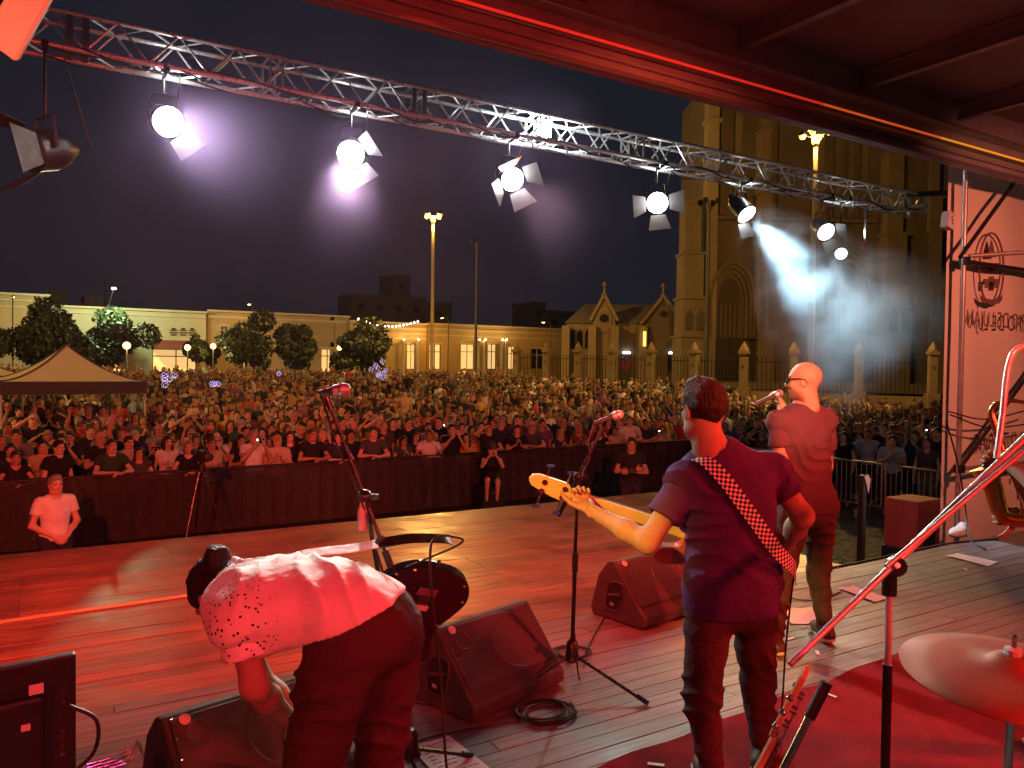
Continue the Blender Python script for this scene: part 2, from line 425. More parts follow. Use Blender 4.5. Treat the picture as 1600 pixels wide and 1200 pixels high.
# ---- bodies
def stand(h=1.75, **kw):
    """default joints of a standing person (faces +Y, right hand at +X)"""
    k = h/1.75
    J = dict(P=(0, 0, .97), W=(0, .005, 1.11), C=(0, -.005, 1.29), N=(0, -.02, 1.46), H=(0, .012, 1.63),
             sR=(.18, -.01, 1.415), sL=(-.18, -.01, 1.415), eR=(.235, -.03, 1.13), eL=(-.235, -.03, 1.13), wR=(.235, .07, .9), wL=(-.235, .07, .9),
             hR=(.09, 0, .93), hL=(-.09, 0, .93), kR=(.105, .02, .51), kL=(-.105, .02, .51), aR=(.11, -.03, .09), aL=(-.11, -.03, .09),
             tR=(.13, .14, .04), tL=(-.13, .14, .04))
    J.update(kw); return {q: np.array(v, float)*k for q, v in J.items()}
def torso_axes(J):
    L = _n(J['sR']-J['sL']); up = _n(J['N']-J['P']); return L, _n(np.cross(up, L))
def torso(s, J, o=0.0, fat=1.0, k=.05, low=True, fem=False):
    L, fw = torso_axes(J); Lh = _n(J['hR']-J['hL']); fl = (fw, .68*(.6+.4*fat))
    wz = .85 if fem else 1.0
    if low: s.rc(J['P']-Lh*.055, J['P']+Lh*.055, .118*fat**.5+o, k=k, flat=(fw, .9)).rc(J['P'], J['W'], .15*fat**.5+o, .135*fat*wz+o, k=k, flat=fl)
    s.rc(J['W'], J['C'], .14*fat*wz+o, .168*fat**.4+o, k=k, flat=fl).rc(J['C'], J['C']+(J['N']-J['C'])*.55, .165*fat**.4+o, .13+o, k=k, flat=(fw, .66))
    s.rc(J['sL'], J['sR'], .058+o, k=.06)
    if fem:
        for x in (-1, 1): s.el(J['C']+L*x*.075+fw*.085-_n(J['N']-J['P'])*.02, (.062+o,)*3, k=.03)
    return s
def arms(s, J, o=0.0, k=.03, upto=1.0, fat=1.0, sides='RL', fore=True):
    for q in sides:
        a, b, c = J['s'+q], J['e'+q], J['w'+q]
        if upto < 1: s.rc(a, a+(b-a)*upto, .058*fat+o, .05*fat+o, k=k); continue
        s.rc(a, b, .054*fat+o, .041*fat+o, k=k)
        if fore: s.rc(b, b+(c-b)*.35, .043*fat+o, .042*fat+o, k=k).rc(b+(c-b)*.35, c, .042*fat+o, .027*fat+o, k=k)
    return s
def legs(s, J, o=0.0, k=.03, fat=1.0):
    for q in 'RL':
        a, b, c = J['h'+q], J['k'+q], J['a'+q]
        s.rc(a, b, .092*fat+o, .06*fat+o, k=k); m = b+(c-b)*.3; back = _n(np.cross(_n(c-b), _n(J['hR']-J['hL'])))
        s.rc(b, c, .056+o, .038+o, k=k).el(m-back*.015, (.045+o, .05+o, .1+o), k=.03, axes=[np.cross(back, _n(c-b)), back, _n(c-b)])
    return s
def folds(amp, f=22.0, axis=(0, .3, 1), seed=0.0):
    ax = _n(axis); a2 = _n(np.cross(ax, (.3, .8, .1)))
    def g(p):
        u = p@ax; v = p@a2
        ph = np.sin(p[:, 0]*9+seed)*1.3+np.sin(v*11+seed*2)*1.5
        return amp*(np.sin(u*f+ph*1.6)*.7+np.sin(u*f*1.9+v*f*.8+ph)*.4)*(.35+.65*np.sin(v*7+seed*1.3+u*5)**2)
    return g

def creases(amp, f=55.0, axis=(0, .3, 1), seed=0.0, cover=.15):
    """narrow cloth ridges that come and go"""
    ax = _n(axis); a2 = _n(np.cross(ax, (.3, .8, .1))); a3 = np.cross(ax, a2)
    def g(p):
        u, v, w = p@ax, p@a2, p@a3
        ph = u*f+2.2*np.sin(v*9+seed)+1.6*np.sin(w*8+seed*1.7)+1.0*np.sin(v*21+w*13)
        r = (1-np.abs(np.sin(ph)))**1.6
        m = np.clip(np.sin(v*10.3+seed*2.1+u*6)*np.sin(w*8.1+seed*.7+u*9)+np.sin(u*13+seed)*.45+cover, 0, 1)
        return -amp*r*m
    return g
# ================================================================== ground
def ground_mat():
    m = mat('plaza_cobbles', (.16, .145, .125), .75, var=.4, scale=.6, coord='Object'); nt = m.node_tree; N = nt.nodes; L = nt.links; b = N['Principled BSDF']
    tc = N.new('ShaderNodeTexCoord'); v = N.new('ShaderNodeTexVoronoi'); v.feature = 'DISTANCE_TO_EDGE'; v.inputs['Scale'].default_value = 7.5
    L.new(tc.outputs['Object'], v.inputs['Vector']); r = N.new('ShaderNodeMapRange'); r.inputs[1].default_value = 0; r.inputs[2].default_value = .12
    L.new(v.outputs['Distance'], r.inputs[0]); bp = N.new('ShaderNodeBump'); bp.inputs['Distance'].default_value = .03; bp.inputs['Strength'].default_value = 1
    L.new(r.outputs[0], bp.inputs['Height']); L.new(bp.outputs[0], b.inputs['Normal'])
    mx = N.new('ShaderNodeMix'); mx.data_type = 'RGBA'; mx.blend_type = 'MULTIPLY'; mx.inputs[0].default_value = 1
    src = b.inputs['Base Color'].links[0].from_socket; rp = N.new('ShaderNodeMapRange'); rp.inputs[3].default_value = .35; L.new(r.outputs[0], rp.inputs[0])
    L.new(src, mx.inputs[6]); L.new(rp.outputs[0], mx.inputs[7]); L.new(mx.outputs[2], b.inputs['Base Color']); return m
mb = MB(); ys = [-430, -30, 0, 16, 40, 61.5, 120, 430]
for y in ys: mb.v += [(-430, y, gz(y)), (430, y, gz(y))]
for i in range(len(ys)-1): mb.f.append((2*i, 2*i+1, 2*i+3, 2*i+2)); mb.m.append(0)
tag(mb.build('ground', ground_mat()), kind='structure')

# ================================================================== stage decks, board by board
def wood(name, c1, c2, rough, rnd, bumpk=.25):
    m = bpy.data.materials.new(name); m.use_nodes = True; nt = m.node_tree; N = nt.nodes; L = nt.links; b = N['Principled BSDF']
    tc = N.new('ShaderNodeTexCoord'); oi = N.new('ShaderNodeObjectInfo'); ad = N.new('ShaderNodeVectorMath'); ad.operation = 'ADD'
    sc = N.new('ShaderNodeVectorMath'); sc.operation = 'SCALE'; sc.inputs[0].default_value = (37, 19, 5); L.new(oi.outputs['Random'], sc.inputs['Scale'])
    L.new(tc.outputs['Object'], ad.inputs[0]); L.new(sc.outputs[0], ad.inputs[1])
    mp = N.new('ShaderNodeMapping'); mp.inputs['Scale'].default_value = (1.2, 16, 16); L.new(ad.outputs[0], mp.inputs[0])
    nz = N.new('ShaderNodeTexNoise'); nz.inputs['Scale'].default_value = 2.4; nz.inputs['Detail'].default_value = 8; nz.inputs['Distortion'].default_value = .6; L.new(mp.outputs[0], nz.inputs['Vector'])
    rp = N.new('ShaderNodeValToRGB'); rp.color_ramp.elements[0].position = .3; rp.color_ramp.elements[1].position = .72
    rp.color_ramp.elements[0].color = (*c2, 1); rp.color_ramp.elements[1].color = (*c1, 1); L.new(nz.outputs['Fac'], rp.inputs[0])
    mr = N.new('ShaderNodeMapRange'); mr.inputs[3].default_value = 1-rnd; mr.inputs[4].default_value = 1+rnd; L.new(oi.outputs['Random'], mr.inputs[0])
    mx = N.new('ShaderNodeMix'); mx.data_type = 'RGBA'; mx.blend_type = 'MULTIPLY'; mx.inputs[0].default_value = 1; L.new(rp.outputs[0], mx.inputs[6]); L.new(mr.outputs[0], mx.inputs[7])
    # scuffs
    n2 = N.new('ShaderNodeTexNoise'); n2.inputs['Scale'].default_value = 1.7; n2.inputs['Detail'].default_value = 9; n2.inputs['Roughness'].default_value = .75; g = N.new('ShaderNodeNewGeometry'); L.new(g.outputs['Position'], n2.inputs['Vector'])
    r2 = N.new('ShaderNodeMapRange'); r2.inputs[1].default_value = .35; r2.inputs[2].default_value = .7; r2.inputs[3].default_value = rough-.12; r2.inputs[4].default_value = rough+.22; L.new(n2.outputs['Fac'], r2.inputs[0]); L.new(r2.outputs[0], b.inputs['Roughness'])
    r3 = N.new('ShaderNodeMapRange'); r3.inputs[1].default_value = .35; r3.inputs[2].default_value = .68; r3.inputs[3].default_value = .68; r3.inputs[4].default_value = 1.15; L.new(n2.outputs['Fac'], r3.inputs[0])
    m2 = N.new('ShaderNodeMix'); m2.data_type = 'RGBA'; m2.blend_type = 'MULTIPLY'; m2.inputs[0].default_value = 1; L.new(mx.outputs[2], m2.inputs[6]); L.new(r3.outputs[0], m2.inputs[7]); L.new(m2.outputs[2], b.inputs['Base Color'])
    bp = N.new('ShaderNodeBump'); bp.inputs['Strength'].default_value = bumpk; bp.inputs['Distance'].default_value = .006; L.new(nz.outputs['Fac'], bp.inputs['Height']); L.new(bp.outputs[0], b.inputs['Normal'])
    return m
M_EXT = wood('varnished_boards', (.30, .125, .06), (.14, .052, .026), .40, .22)
M_DECK = wood('worn_grey_boards', (.24, .215, .20), (.12, .105, .10), .48, .18)
M_DARKWOOD = mat('dark_substructure', (.03, .028, .026), .8, var=.3)
EDGE_Y = 4.32; EXT_F = 8.9; EXT_R = 6.6; EXT_R2 = 8.0; EXT_NY = 7.35
def plank_mesh(name, l, w, m, t=.03):
    return MB().box((0, 0, -t/2), (l-.003, w-.0035, t)).mesh(name, m, bevel=.0016)
ext = MB()
ext.box(((EXT_R-5)/2, (EDGE_Y+EXT_F)/2, (EXT-.035)/2+.0), (EXT_R+5-.02, EXT_F-EDGE_Y-.02, EXT-.036))
ext.box(((EXT_R+EXT_R2)/2, (EXT_NY+EXT_F)/2, (EXT-.037)/2), (EXT_R2-EXT_R-.02, EXT_F-EXT_NY-.02, EXT-.038))
stage_ext = tag(ext.build('stage_floor', M_DARKWOOD), 'varnished wooden front extension of the stage in front of the truck deck', kind='structure')
W_E = .13; nrow = int((EXT_F-EDGE_Y)/W_E)
pm = {}
def plank(par, L, w, x0, y, z, m, key):
    if (key, L) not in pm: pm[(key, L)] = plank_mesh('plank', L, w, m)
    o = link(bpy.data.objects.new('plank', pm[(key, L)]), par); o.location = (x0+L/2, y, z+random.uniform(-.0015, .0015)); o.rotation_euler = (random.uniform(-.006, .006), 0, 0)
for r in range(nrow+1):
    y = EDGE_Y+W_E*(r+.5)
    if y > EXT_F: break
    end = EXT_R if y < EXT_NY else EXT_R2
    x = -5.0; blk = (r//9) % 2
    first = 1.22 if blk else 2.44
    x0 = x; L = first
    while x0 < end-.05:
        L2 = round(min(L, end-x0), 2); plank(stage_ext, L2, W_E, x0, y, EXT, M_EXT, 'e'); x0 += L2; L = 2.44
deck = MB().box((3, (EDGE_Y-4.5)/2, DECK-.05), (18, EDGE_Y+4.5, .03))
deck.box((3, EDGE_Y-.03, DECK-.16), (18, .05, .2)); deck.box((3, -.5, .55), (16, 2.2, 1.1))
truck_deck = tag(deck.build('truck_floor', M_DARKWOOD), 'worn grey plank deck of the truck stage', kind='structure')
W_D = .105; y = EDGE_Y-W_D/2; r = 0
while y > -.4:
    x0 = -4.0+(r*1.37) % 3.0-3.0
    while x0 < 12:
        if x0 > -6.1 and (x0+3.6 > -2.2 or True): plank(truck_deck, 3.66, W_D, x0, y, DECK, M_DECK, 'd')
        x0 += 3.66
    y -= W_D; r += 1
tag(MB().box((3, -2.5, DECK-.016), (17.5, 4.1, .032)).build('rear_floor', M_DECK), 'plain boarded rear of the truck deck', kind='structure')
# red rug over the rear deck
M_RUG = mat('red_rug', (.33, .022, .035), .95, var=.35, scale=5, bump=.7, bscale=240, spec=.1)
p1, p2 = at_z(900, 1214, DECK), at_z(1402, 1022, DECK); u = (p2-p1).normalized(); v = Vector((u.y, -u.x, 0))
mb = MB(); nx, ny = 40, 30; c0 = p2; Lr, Wr = 4.2, 3.4
for j in range(ny+1):
    for i in range(nx+1):
        p = c0-u*(Lr*i/nx)+v*(Wr*j/ny); p += v*.012*math.sin(i*1.1)*(1 if j == 0 else 0)
        mb.v.append((p.x, p.y, DECK+.008+.004*math.sin(i*.7+j*.4)+.003*math.sin(j*1.3)))
for j in range(ny):
    for i in range(nx):
        a = j*(nx+1)+i; mb.f.append((a, a+1, a+nx+2, a+nx+1)); mb.m.append(0)
rug = mb.build('rug', M_RUG, smooth='all'); tag(rug, 'plain red rug laid over the grey deck boards under the drum kit', 'rug')
# pale stripe on the front boards
a, b = at_z(-60, 981, EXT), at_z(308, 929, EXT)
tag(MB().bar(a+Vector((0, 0, .004)), b+Vector((0, 0, .004)), .07, .003).build('floor_tape', mat('faded_tape', (.62, .42, .16), .55, var=.3, scale=6)), 'long faded yellow tape stripe stuck across the front stage boards', 'tape')

# ================================================================== stage roof
M_ROOF = mat('painted_roof_steel', (.32, .30, .35), .42, .2, var=.3, scale=3, rvar=.12, bump=.04, bscale=30)
M_CEIL = mat('dark_ceiling', (.30, .22, .24), .6, var=.35, scale=1.2)
M_LIP = mat('galvanised_lip', (.55, .5, .5), .3, .85, var=.2, scale=15)
roof = thing('truck_canopy', 'dark steel raised truck roof with purlins above the stage', 'roof', (3, EDGE_Y, DECK))
RX0, RX1 = -6.0, 13.5; ZB = 5.02
def rb(name, m, *boxes, bevel=.004):
    q = MB()
    for (x0, x1, y0, y1, z0, z1) in boxes: q.box(((x0+x1)/2, (y0+y1)/2, (z0+z1)/2), (x1-x0, y1-y0, z1-z0))
    return q.build(name, m, roof, True, bevel=bevel)
rb('ceiling_panel', M_CEIL, (RX0, RX1, -4.5, EDGE_Y+.1, 5.63, 5.66))
rb('edge_beam', M_ROOF, (RX0, RX1, EDGE_Y+.0, EDGE_Y+.05, ZB, ZB+.62), (RX0, RX1, EDGE_Y-.07, EDGE_Y-.002, ZB, ZB+.014), (RX0, RX1, EDGE_Y-.11, EDGE_Y-.002, ZB+.31, ZB+.33))
rb('fascia_rail', M_ROOF, (RX0, RX1, EDGE_Y-.035, EDGE_Y-.003, ZB+.10, ZB+.125))
rb('drip_lip', M_LIP, (RX0, RX1, EDGE_Y-.078, EDGE_Y-.071, ZB-.012, ZB+.02))
rb('rail_lip', M_LIP, (RX0, RX1, EDGE_Y-.06, EDGE_Y-.036, ZB+.165, ZB+.185))
rb('rail_lip', M_LIP, (RX0, RX1, EDGE_Y-.121, EDGE_Y-.111, ZB+.31, ZB+.335))
for (a_, b_, c_) in ((RX0, 5.6, (1, .035, .02)), (5.6, 7.3, (1, .13, .02)), (7.3, RX1, (1, .42, .03))): rb('lip_glow', emit('lip_glow', c_, .5), (a_, b_-.004, EDGE_Y-.060, EDGE_Y-.048, ZB+.188, ZB+.204), bevel=0)  # glowing strips added for the coloured light reflected on the metal lip
for i in range(-3, 7):
    x = 3.12+1.53*i
    rb('purlin', M_ROOF, (x-.035, x+.035, -4.4, EDGE_Y-.004, 5.46, 5.475), (x-.005, x+.005, -4.4, EDGE_Y-.004, 5.475, 5.62), (x-.03, x+.03, -4.4, EDGE_Y-.006, 5.612, 5.624))
rb('back_wall', M_CEIL, (RX0, RX1, -4.6, -4.55, DECK, 5.66))
# white strut of the roof at the far left
M_WHITE = mat('white_painted_steel', (.62, .58, .6), .4, var=.15, scale=6)
a, b = at_d(66, -40, 3.6), at_d(2, 78, 3.75)
st = MB().bar(a, b, .16, .05, up=(0, -1, .2)); tag(st.build('roof_strut', M_WHITE, bevel=.01), 'pale painted steel strut leaning down beside the end of the lighting truss', 'strut')

# ================================================================== lighting truss
TY0, TS = 7.66, .30; TZ0 = 5.65; TX0, TX1 = -0.15, 12.75
truss = thing('lighting_truss', 'long aluminium box truss hung across the stage front carrying spotlights', 'truss', (TX0, TY0, TZ0))
for (y, z) in ((TY0, TZ0), (TY0+TS, TZ0), (TY0, TZ0+TS), (TY0+TS, TZ0+TS)):
    MB().tube([(TX0, y, z), (TX1, y, z)], .025, 12).build('chord', M_ALU, truss, True, smooth=True)
def rodmesh(a, b, r=.0105): return MB().tube([a, b], r, 7).mesh('brace', M_ALU, smooth=True)
pitch = .25; nseg = int((TX1-TX0)/pitch)
dia = [rodmesh((0, 0, 0), (pitch, 0, TS)), rodmesh((0, 0, TS), (pitch, 0, 0)), rodmesh((0, 0, 0), (pitch, TS, 0)), rodmesh((0, TS, 0), (pitch, 0, 0))]
bet = MB()
for i in range(nseg):
    x = TX0+i*pitch
    for face, (y, z) in enumerate(((TY0, TZ0), (TY0+TS, TZ0), (TY0, TZ0), (TY0, TZ0+TS))):
        me = dia[(i % 2)+(0 if face < 2 else 2)]
        o = link(bpy.data.objects.new('brace', me), truss); o.location = Vector((x, y, z))-truss.location
M_CONN = mat('truss_connector', (.30, .29, .30), .4, .8, var=.3, scale=20)
for px in (122, 432, 655, 850, 1000, 1130, 1262, 1408):
    x = at_Y(px, 20+.216*(px-80)+25, TY0).x
    fr = MB()
    big = px in (122, 655)
    for xx in (x-.06, x+.06):
        w = .05 if big else .022
        for (y, z) in ((TY0, 0), (TY0+TS, 0)): fr.bar((xx, y, TZ0), (xx, y, TZ0+TS), w, .02, up=(0, 1, 0))
        for z in (TZ0, TZ0+TS): fr.bar((xx, TY0, z), (xx, TY0+TS, z), w, .02)
    fr.build('joint_frame', M_CONN if big else M_ALU, truss, True, bevel=.002)
MB().box((TX1, TY0+TS/2, TZ0+TS/2), (.012, TS+.06, .05)).bar((TX1, TY0, TZ0-.03), (TX1, TY0, TZ0+TS+.03), .05, .012, up=(1, 0, 0)).bar((TX1, TY0+TS, TZ0-.03), (TX1, TY0+TS, TZ0+TS+.03), .05, .012, up=(1, 0, 0)).build('end_plate', M_ALU, truss, True)
# arms that carry the truss from the roof edge
for x, q in ((-.6, 'white strut'), (12.5, 'white banner')):
    tag(MB().bar((x, EDGE_Y+.04, 5.45), (x, TY0+TS+.1, TZ0+TS+.06), .08, .08).bar((x, TY0+.1, TZ0+TS+.0), (x+(.7 if x < 0 else -.2), TY0+.1, TZ0+TS+.02), .05, .05).build('truss_arm', M_STEEL, bevel=.006), 'black steel arm holding the truss end on the side of the ' + q, 'bracket')
# ---- cables wound along the lower chords
for s, (yy, ph) in enumerate(((TY0, 0), (TY0+TS, 1.4), (TY0+.02, 2.2))):
    pts = []
    for i in range(170):
        x = TX0+.2+(TX1-TX0-.5)*i/169; k = x*(5.2+s)+ph+math.sin(x*1.7+s)
        pts.append((x, yy+.034*math.cos(k), TZ0+.034*math.sin(k)-.03*max(0, math.sin(x*2.3+s*2))))
    tag(MB().tube(pts, .009, 6).build('power_cable', M_RUBBER, smooth=True), ['black power cable wound round the near lower tube of the truss', 'black power cable wound round the far lower tube of the truss', 'second black cable drooping from the near lower tube of the truss'][s], 'cable')

# ================================================================== spotlights
M_LENS = emit('lit_lens', (1.0, .98, .93), 60.0); M_LENS2 = emit('dim_lens', (.95, .97, .97), 7.0)
M_FLAP = mat('grey_barn_door', (.055, .055, .058), .5, .35, var=.3, scale=8, rvar=.1)
M_CAN = mat('black_spot_can', (.05, .05, .052), .38, .5, var=.25, scale=10)
M_GEL = mat('orange_gel', (.85, .22, .02), .35, var=.1)
def spot(px, py, target, label, lens=M_LENS, power=0, Y=7.72, r=.13, roll=0.0, flaps=(1, 1, 1, 1), splay=38, gel=False, col=(1, .96, .88), angle=42, flap_len=.22, soft=.1):
    c = at_Y(px, py, Y); d = (Vector(target)-c).normalized()
    t = thing('spotlight', label, 'spotlight', c, group='spotlights hung under the truss')
    Mr = rotm(d) @ Matrix.Rotation(roll, 3, 'Z')
    can = MB().lathe([(r+.006, .012), (r+.008, -.02), (r+.004, -.025), (r, -.19), (r*.75, -.30), (r*.42, -.36), (r*.3, -.40)], c, 20, Mr)
    can.build('can', M_CAN, t, True, smooth=True)
    MB().lathe([(r+.003, .0), (r*.8, .014), (r*.4, .024), (.002, .027)], c+d*.016, 20, Mr).build('lens', lens, t, True, smooth='all')
    MB().lathe([(r+.012, .0), (r+.012, .008), (r+.008, .010), (r+.007, .0)], c, 20, Mr).build('gel_ring', M_FLAP, t, True)
    for k in range(4):
        if not flaps[k]: continue
        a = k*math.pi/2; ax = Mr @ Vector((math.cos(a), math.sin(a), 0)); sd = Mr @ Vector((-math.sin(a), math.cos(a), 0))
        out = (ax*math.sin(R(splay))+d*math.cos(R(splay))); p = c+ax*(r+.022)+d*.03
        w1, w2 = r*.72, r*1.12
        MB().prism([p-sd*w1, p+sd*w1, p+out*flap_len+sd*w2, p+out*flap_len-sd*w2], (0, 0, 0), out.cross(sd)*.004).build('barn_door', M_GEL if (gel and k == gel-1) else M_FLAP, t, True)
    sd = d.cross(Vector((0, 0, 1))).normalized(); m = c-d*.12; top = Vector((m.x, m.y, TZ0-.04)) 
    up = (Vector((0, 0, 1))-d*d.z).normalized()
    hub = m+Vector((0, 0, 1))*min(r+.11, max(.05, top.z-m.z-.03))
    yk = MB()
    for s in (-1, 1): yk.bar(m+sd*s*(r+.015), hub+sd*s*(r*.75), .03, .006, up=sd); yk.bar(hub, hub+sd*s*(r*.76), .03, .006)
    yk.build('yoke', M_STEEL, t, True)
    MB().tube([hub, Vector((hub.x, hub.y, TZ0-.03))], .012, 8).box((hub.x, TY0+.0, TZ0-.01), (.05, .07, .07)).bar((hub.x, hub.y, TZ0-.045), (hub.x, TY0, TZ0-.045), .03, .02).build('clamp', M_STEEL, t, True)
    MB().tube(bez([m-d*.26, m-d*.33+Vector((.05, 0, .02)), m-d*.2+Vector((.16, 0, .12)), Vector((hub.x+.12, TY0, TZ0-.02))]), .006, 6).build('lead', M_RUBBER, t, True, smooth=True)
    if power: lamp('truss_fill', 'POINT', Vector((hub.x+.1, hub.y-.05, TZ0-.07)), 7 if px < 1100 else 3, (.95, 1, .97), t, None, .04)  # added point light that whitens the truss above each lit spotlight
    if power: lamp('spot_beam', 'SPOT', c+d*.06, power, col, t, target, soft, angle, 1.0)
    return t
CW = (.90, .97, 1.0)
spot(262, 190, (2.3, 1.0, 2.7), 'brightest white spotlight beside the dark unlit one', power=900, roll=.75, flaps=(0, 0, 0, 1), col=(.93, 1, .96))
spot(548, 240, (.75, 2.3, 2.2), 'white spotlight with pale side flap, between two lit ones over the tent side', power=3200, roll=.6, flaps=(1, 0, 0, 1), col=(1, .97, .86), angle=20)
spot(800, 280, (4.0, 3.25, 2.7), 'white spotlight with an orange gel on its top flap', power=1500, roll=.55, flaps=(1, 1, 1, 1), gel=2, col=(1, .9, .66), angle=34)
spot(1027, 317, (2.0, .8, 2.6), 'white spotlight with three grey barn doors spread wide', power=620, roll=.1, flaps=(1, 0, 1, 1), splay=52)
SMOKE_E = at_d(1400, 585, 9.3)
spot(1166, 334, SMOKE_E, 'white spotlight at the mouth of the blue smoke', power=3400, roll=.3, flaps=(0, 0, 0, 1), splay=20, col=(.58, .86, 1.0), angle=38)
spot(1290, 362, (8.2, 2.0, 1.3), 'tilted spotlight inside the smoke with a long pale flap', lens=M_LENS2, power=0, roll=.5, flaps=(1, 0, 0, 1), splay=15)
spot(1314, 396, (5.0, 2.4, 1.5), 'small round spotlight hanging lowest behind the smoke', lens=M_LENS2, power=403, r=.085, flaps=(0, 0, 0, 0))
spot(48, 236, (-4.0, 5.6, 3.5), 'dark unlit spotlight with big flaps by the truss end', lens=M_FLAP, r=.17, flap_len=.26, flaps=(1, 1, 0, 1), splay=22)
# flood lamp clamped inside the truss
c = at_Y(848, 203, TY0+.16)
fl = thing('flood_lamp', 'glaring white flood lamp clamped inside the truss beside the orange gel', 'flood lamp', c)
MB().box(c, (.20, .06, .24)).build('housing', M_CAN, fl, True, bevel=.01)
MB().box(c+Vector((0, -.036, 0)), (.18, .008, .22)).build('lamp_glass', emit('flood_glass', (.9, 1, .95), 60), fl, True)
lamp('flood_beam', 'SPOT', c+Vector((0, -.06, 0)), 60, (.86, 1, .95), fl, c+Vector((-.2, -3, .5)), .1, 165, .3)
for i, dx in enumerate((-.26, .26)): lamp('flood_spill', 'POINT', c+Vector((dx, -.02, .0)), 40, (.86, 1, .95), fl, None, .03)
# little hook block on a chain
t = thing('hoist_block', 'small red hoist block on a short chain under the truss end', 'hoist', at_Y(1351, 384, 7.8))
c = t.location
MB().box((0, 0, 0), (.10, .08, .14)).build('block', mat('red_hoist', (.55, .12, .14), .4, var=.2), t, bevel=.012)
ch = MB()
for k in range(9): ch.lathe([(.018, -.022), (.024, 0), (.018, .022), (.010, .0)], (0, 0, .10+.04*k), 8)
ch.build('chain', M_CHROME, t)
MB().tube([(0, 0, .44), (0, 0, TZ0-c.z-.02)], .012, 8).build('hanger', M_STEEL, t)

# ================================================================== red and amber wash lamps under the roof
M_RLENS = emit('red_lens', (1, .03, .03), 8); M_ALENS = emit('amber_lens', (1, .55, .08), 8)
RED = (1.0, .035, .025); AMB = (1.0, .50, .07); MAG = (1.0, .03, .16)
def wash(x, y, z, target, col, power, label, angle=95, lens=None, top=5.47):
    c = Vector((x, y, z)); d = (Vector(target)-c).normalized(); t = thing('wash_lamp', label, 'wash lamp', c, group='led wash lamps under the roof'); Mr = rotm(d)
    MB().lathe([(.10, .0), (.105, -.02), (.10, -.12), (.07, -.16), (.03, -.17)], c, 16, Mr).build('housing', M_CAN, t, True, smooth=True)
    MB().lathe([(.09, .002), (.085, .008), (.002, .010)], c, 16, Mr).build('lens', lens or M_RLENS, t, True)
    MB().tube([c-d*.08, Vector((x, y, top))], .012, 8).build('hanger', M_STEEL, t, True)
    lamp('wash_beam', 'SPOT', c+d*.03, power, col, t, target, .09, angle, .7)
def tower(x, y, label):
    t = thing('lamp_stand', label, 'lamp stand', (x, y, DECK), group='lamp stands at the back of the truck'); MB().tube([(0, 0, .05), (0, 0, 2.75)], .02, 8).build('pole', M_STEEL, t); MB().bar((-.5, 0, 2.7), (.5, 0, 2.7), .04, .04).build('crossbar', M_STEEL, t)
    for k in range(3): q = k*2.094; MB().tube([(0, 0, .5), (.4*math.cos(q), .4*math.sin(q), .015)], .014, 6).build('leg', M_STEEL, t)
def tower2(x, y):
    t = thing('lamp_stand', 'black lamp stand standing at the open end of the front boards', 'lamp stand', (x, y, EXT), group='lamp stands at the back of the truck'); MB().tube([(0, 0, .05), (0, 0, 2.75)], .02, 8).build('pole', M_STEEL, t)
    for k in range(3): q = k*2.094; MB().tube([(0, 0, .5), (.4*math.cos(q), .4*math.sin(q), .015)], .014, 6).build('leg', M_STEEL, t)
for (x, y, z, tx, ty, tz, p, col, lb) in ((-2.9, -1.6, 3.75, .4, 8.0, 1.2, 520, RED, 'red led wash lamp on the stand by the truck wall'), (-.6, -2.2, 3.75, 1.3, 6.0, 1.6, 330, RED, 'red led wash lamp on the stand behind the screen'),
                              (2.6, -2.2, 3.75, 3.0, 6.0, 1.6, 680, RED, 'red led wash lamp on the stand behind the bass player'), (6.6, -.4, 3.75, 3.4, 3.6, 1.9, 1250, RED, 'red led wash lamp on the stand behind the saxophone player')):
    wash(x, y, z, (tx, ty, tz), col, p, lb, 74, top=3.99); tower(x, y, lb.replace('red led wash lamp on the stand', 'black lamp stand standing'))
wash(-4.3, 6.4, 3.6, (1.6, 6.6, 1.1), RED, 900, 'red led wash lamp on the stand at the open end of the front boards', 60, top=3.85); tower2(-4.3, 6.4)
wash(.3, 3.5, 5.2, (.9, 5.9, 1.1), RED, 1000, 'added red fill lamp out of view near the roof edge on the screen side', 74)  # added out of view to redden the front boards
wash(2.2, 3.5, 5.2, (3.4, 5.8, 1.1), RED, 1000, 'added red fill lamp out of view near the roof edge above the middle wedge', 74)  # second added lamp for the red on the front boards
wash(-1.5, -1.2, 4.5, (1.2, 15.2, 1.2), (1, .09, .04), 5200, 'red led wash lamp aimed over the heads at the crowd by the tent', 38, top=5.47)
wash(1.3, -1.2, 4.5, (8.6, 15.6, 1.2), (1, .09, .04), 4600, 'red led wash lamp aimed over the heads at the crowd before the arcade', 38, top=5.47)
wash(.8, -1.6, 4.9, (.9, 2.4, 2.2), MAG, 150, 'magenta led wash lamp aimed down at the bending guitarist', 40)
wash(-2.8, .8, 4.9, (1.98, 2.62, 2.38), AMB, 2600, 'amber led wash lamp aimed at the bass player', 9.5, M_ALENS)
wash(.5, -.5, 4.9, (4.05, 3.2, 2.95), (1, .74, .42), 1300, 'warm white led wash lamp aimed at the bald head of the singer', 11, M_ALENS)
wash(7.4, 1.2, 4.9, (8.9, 4.7, 3.0), (1, .23, .13), 560, 'red led wash lamp aimed at the white banner', 90)

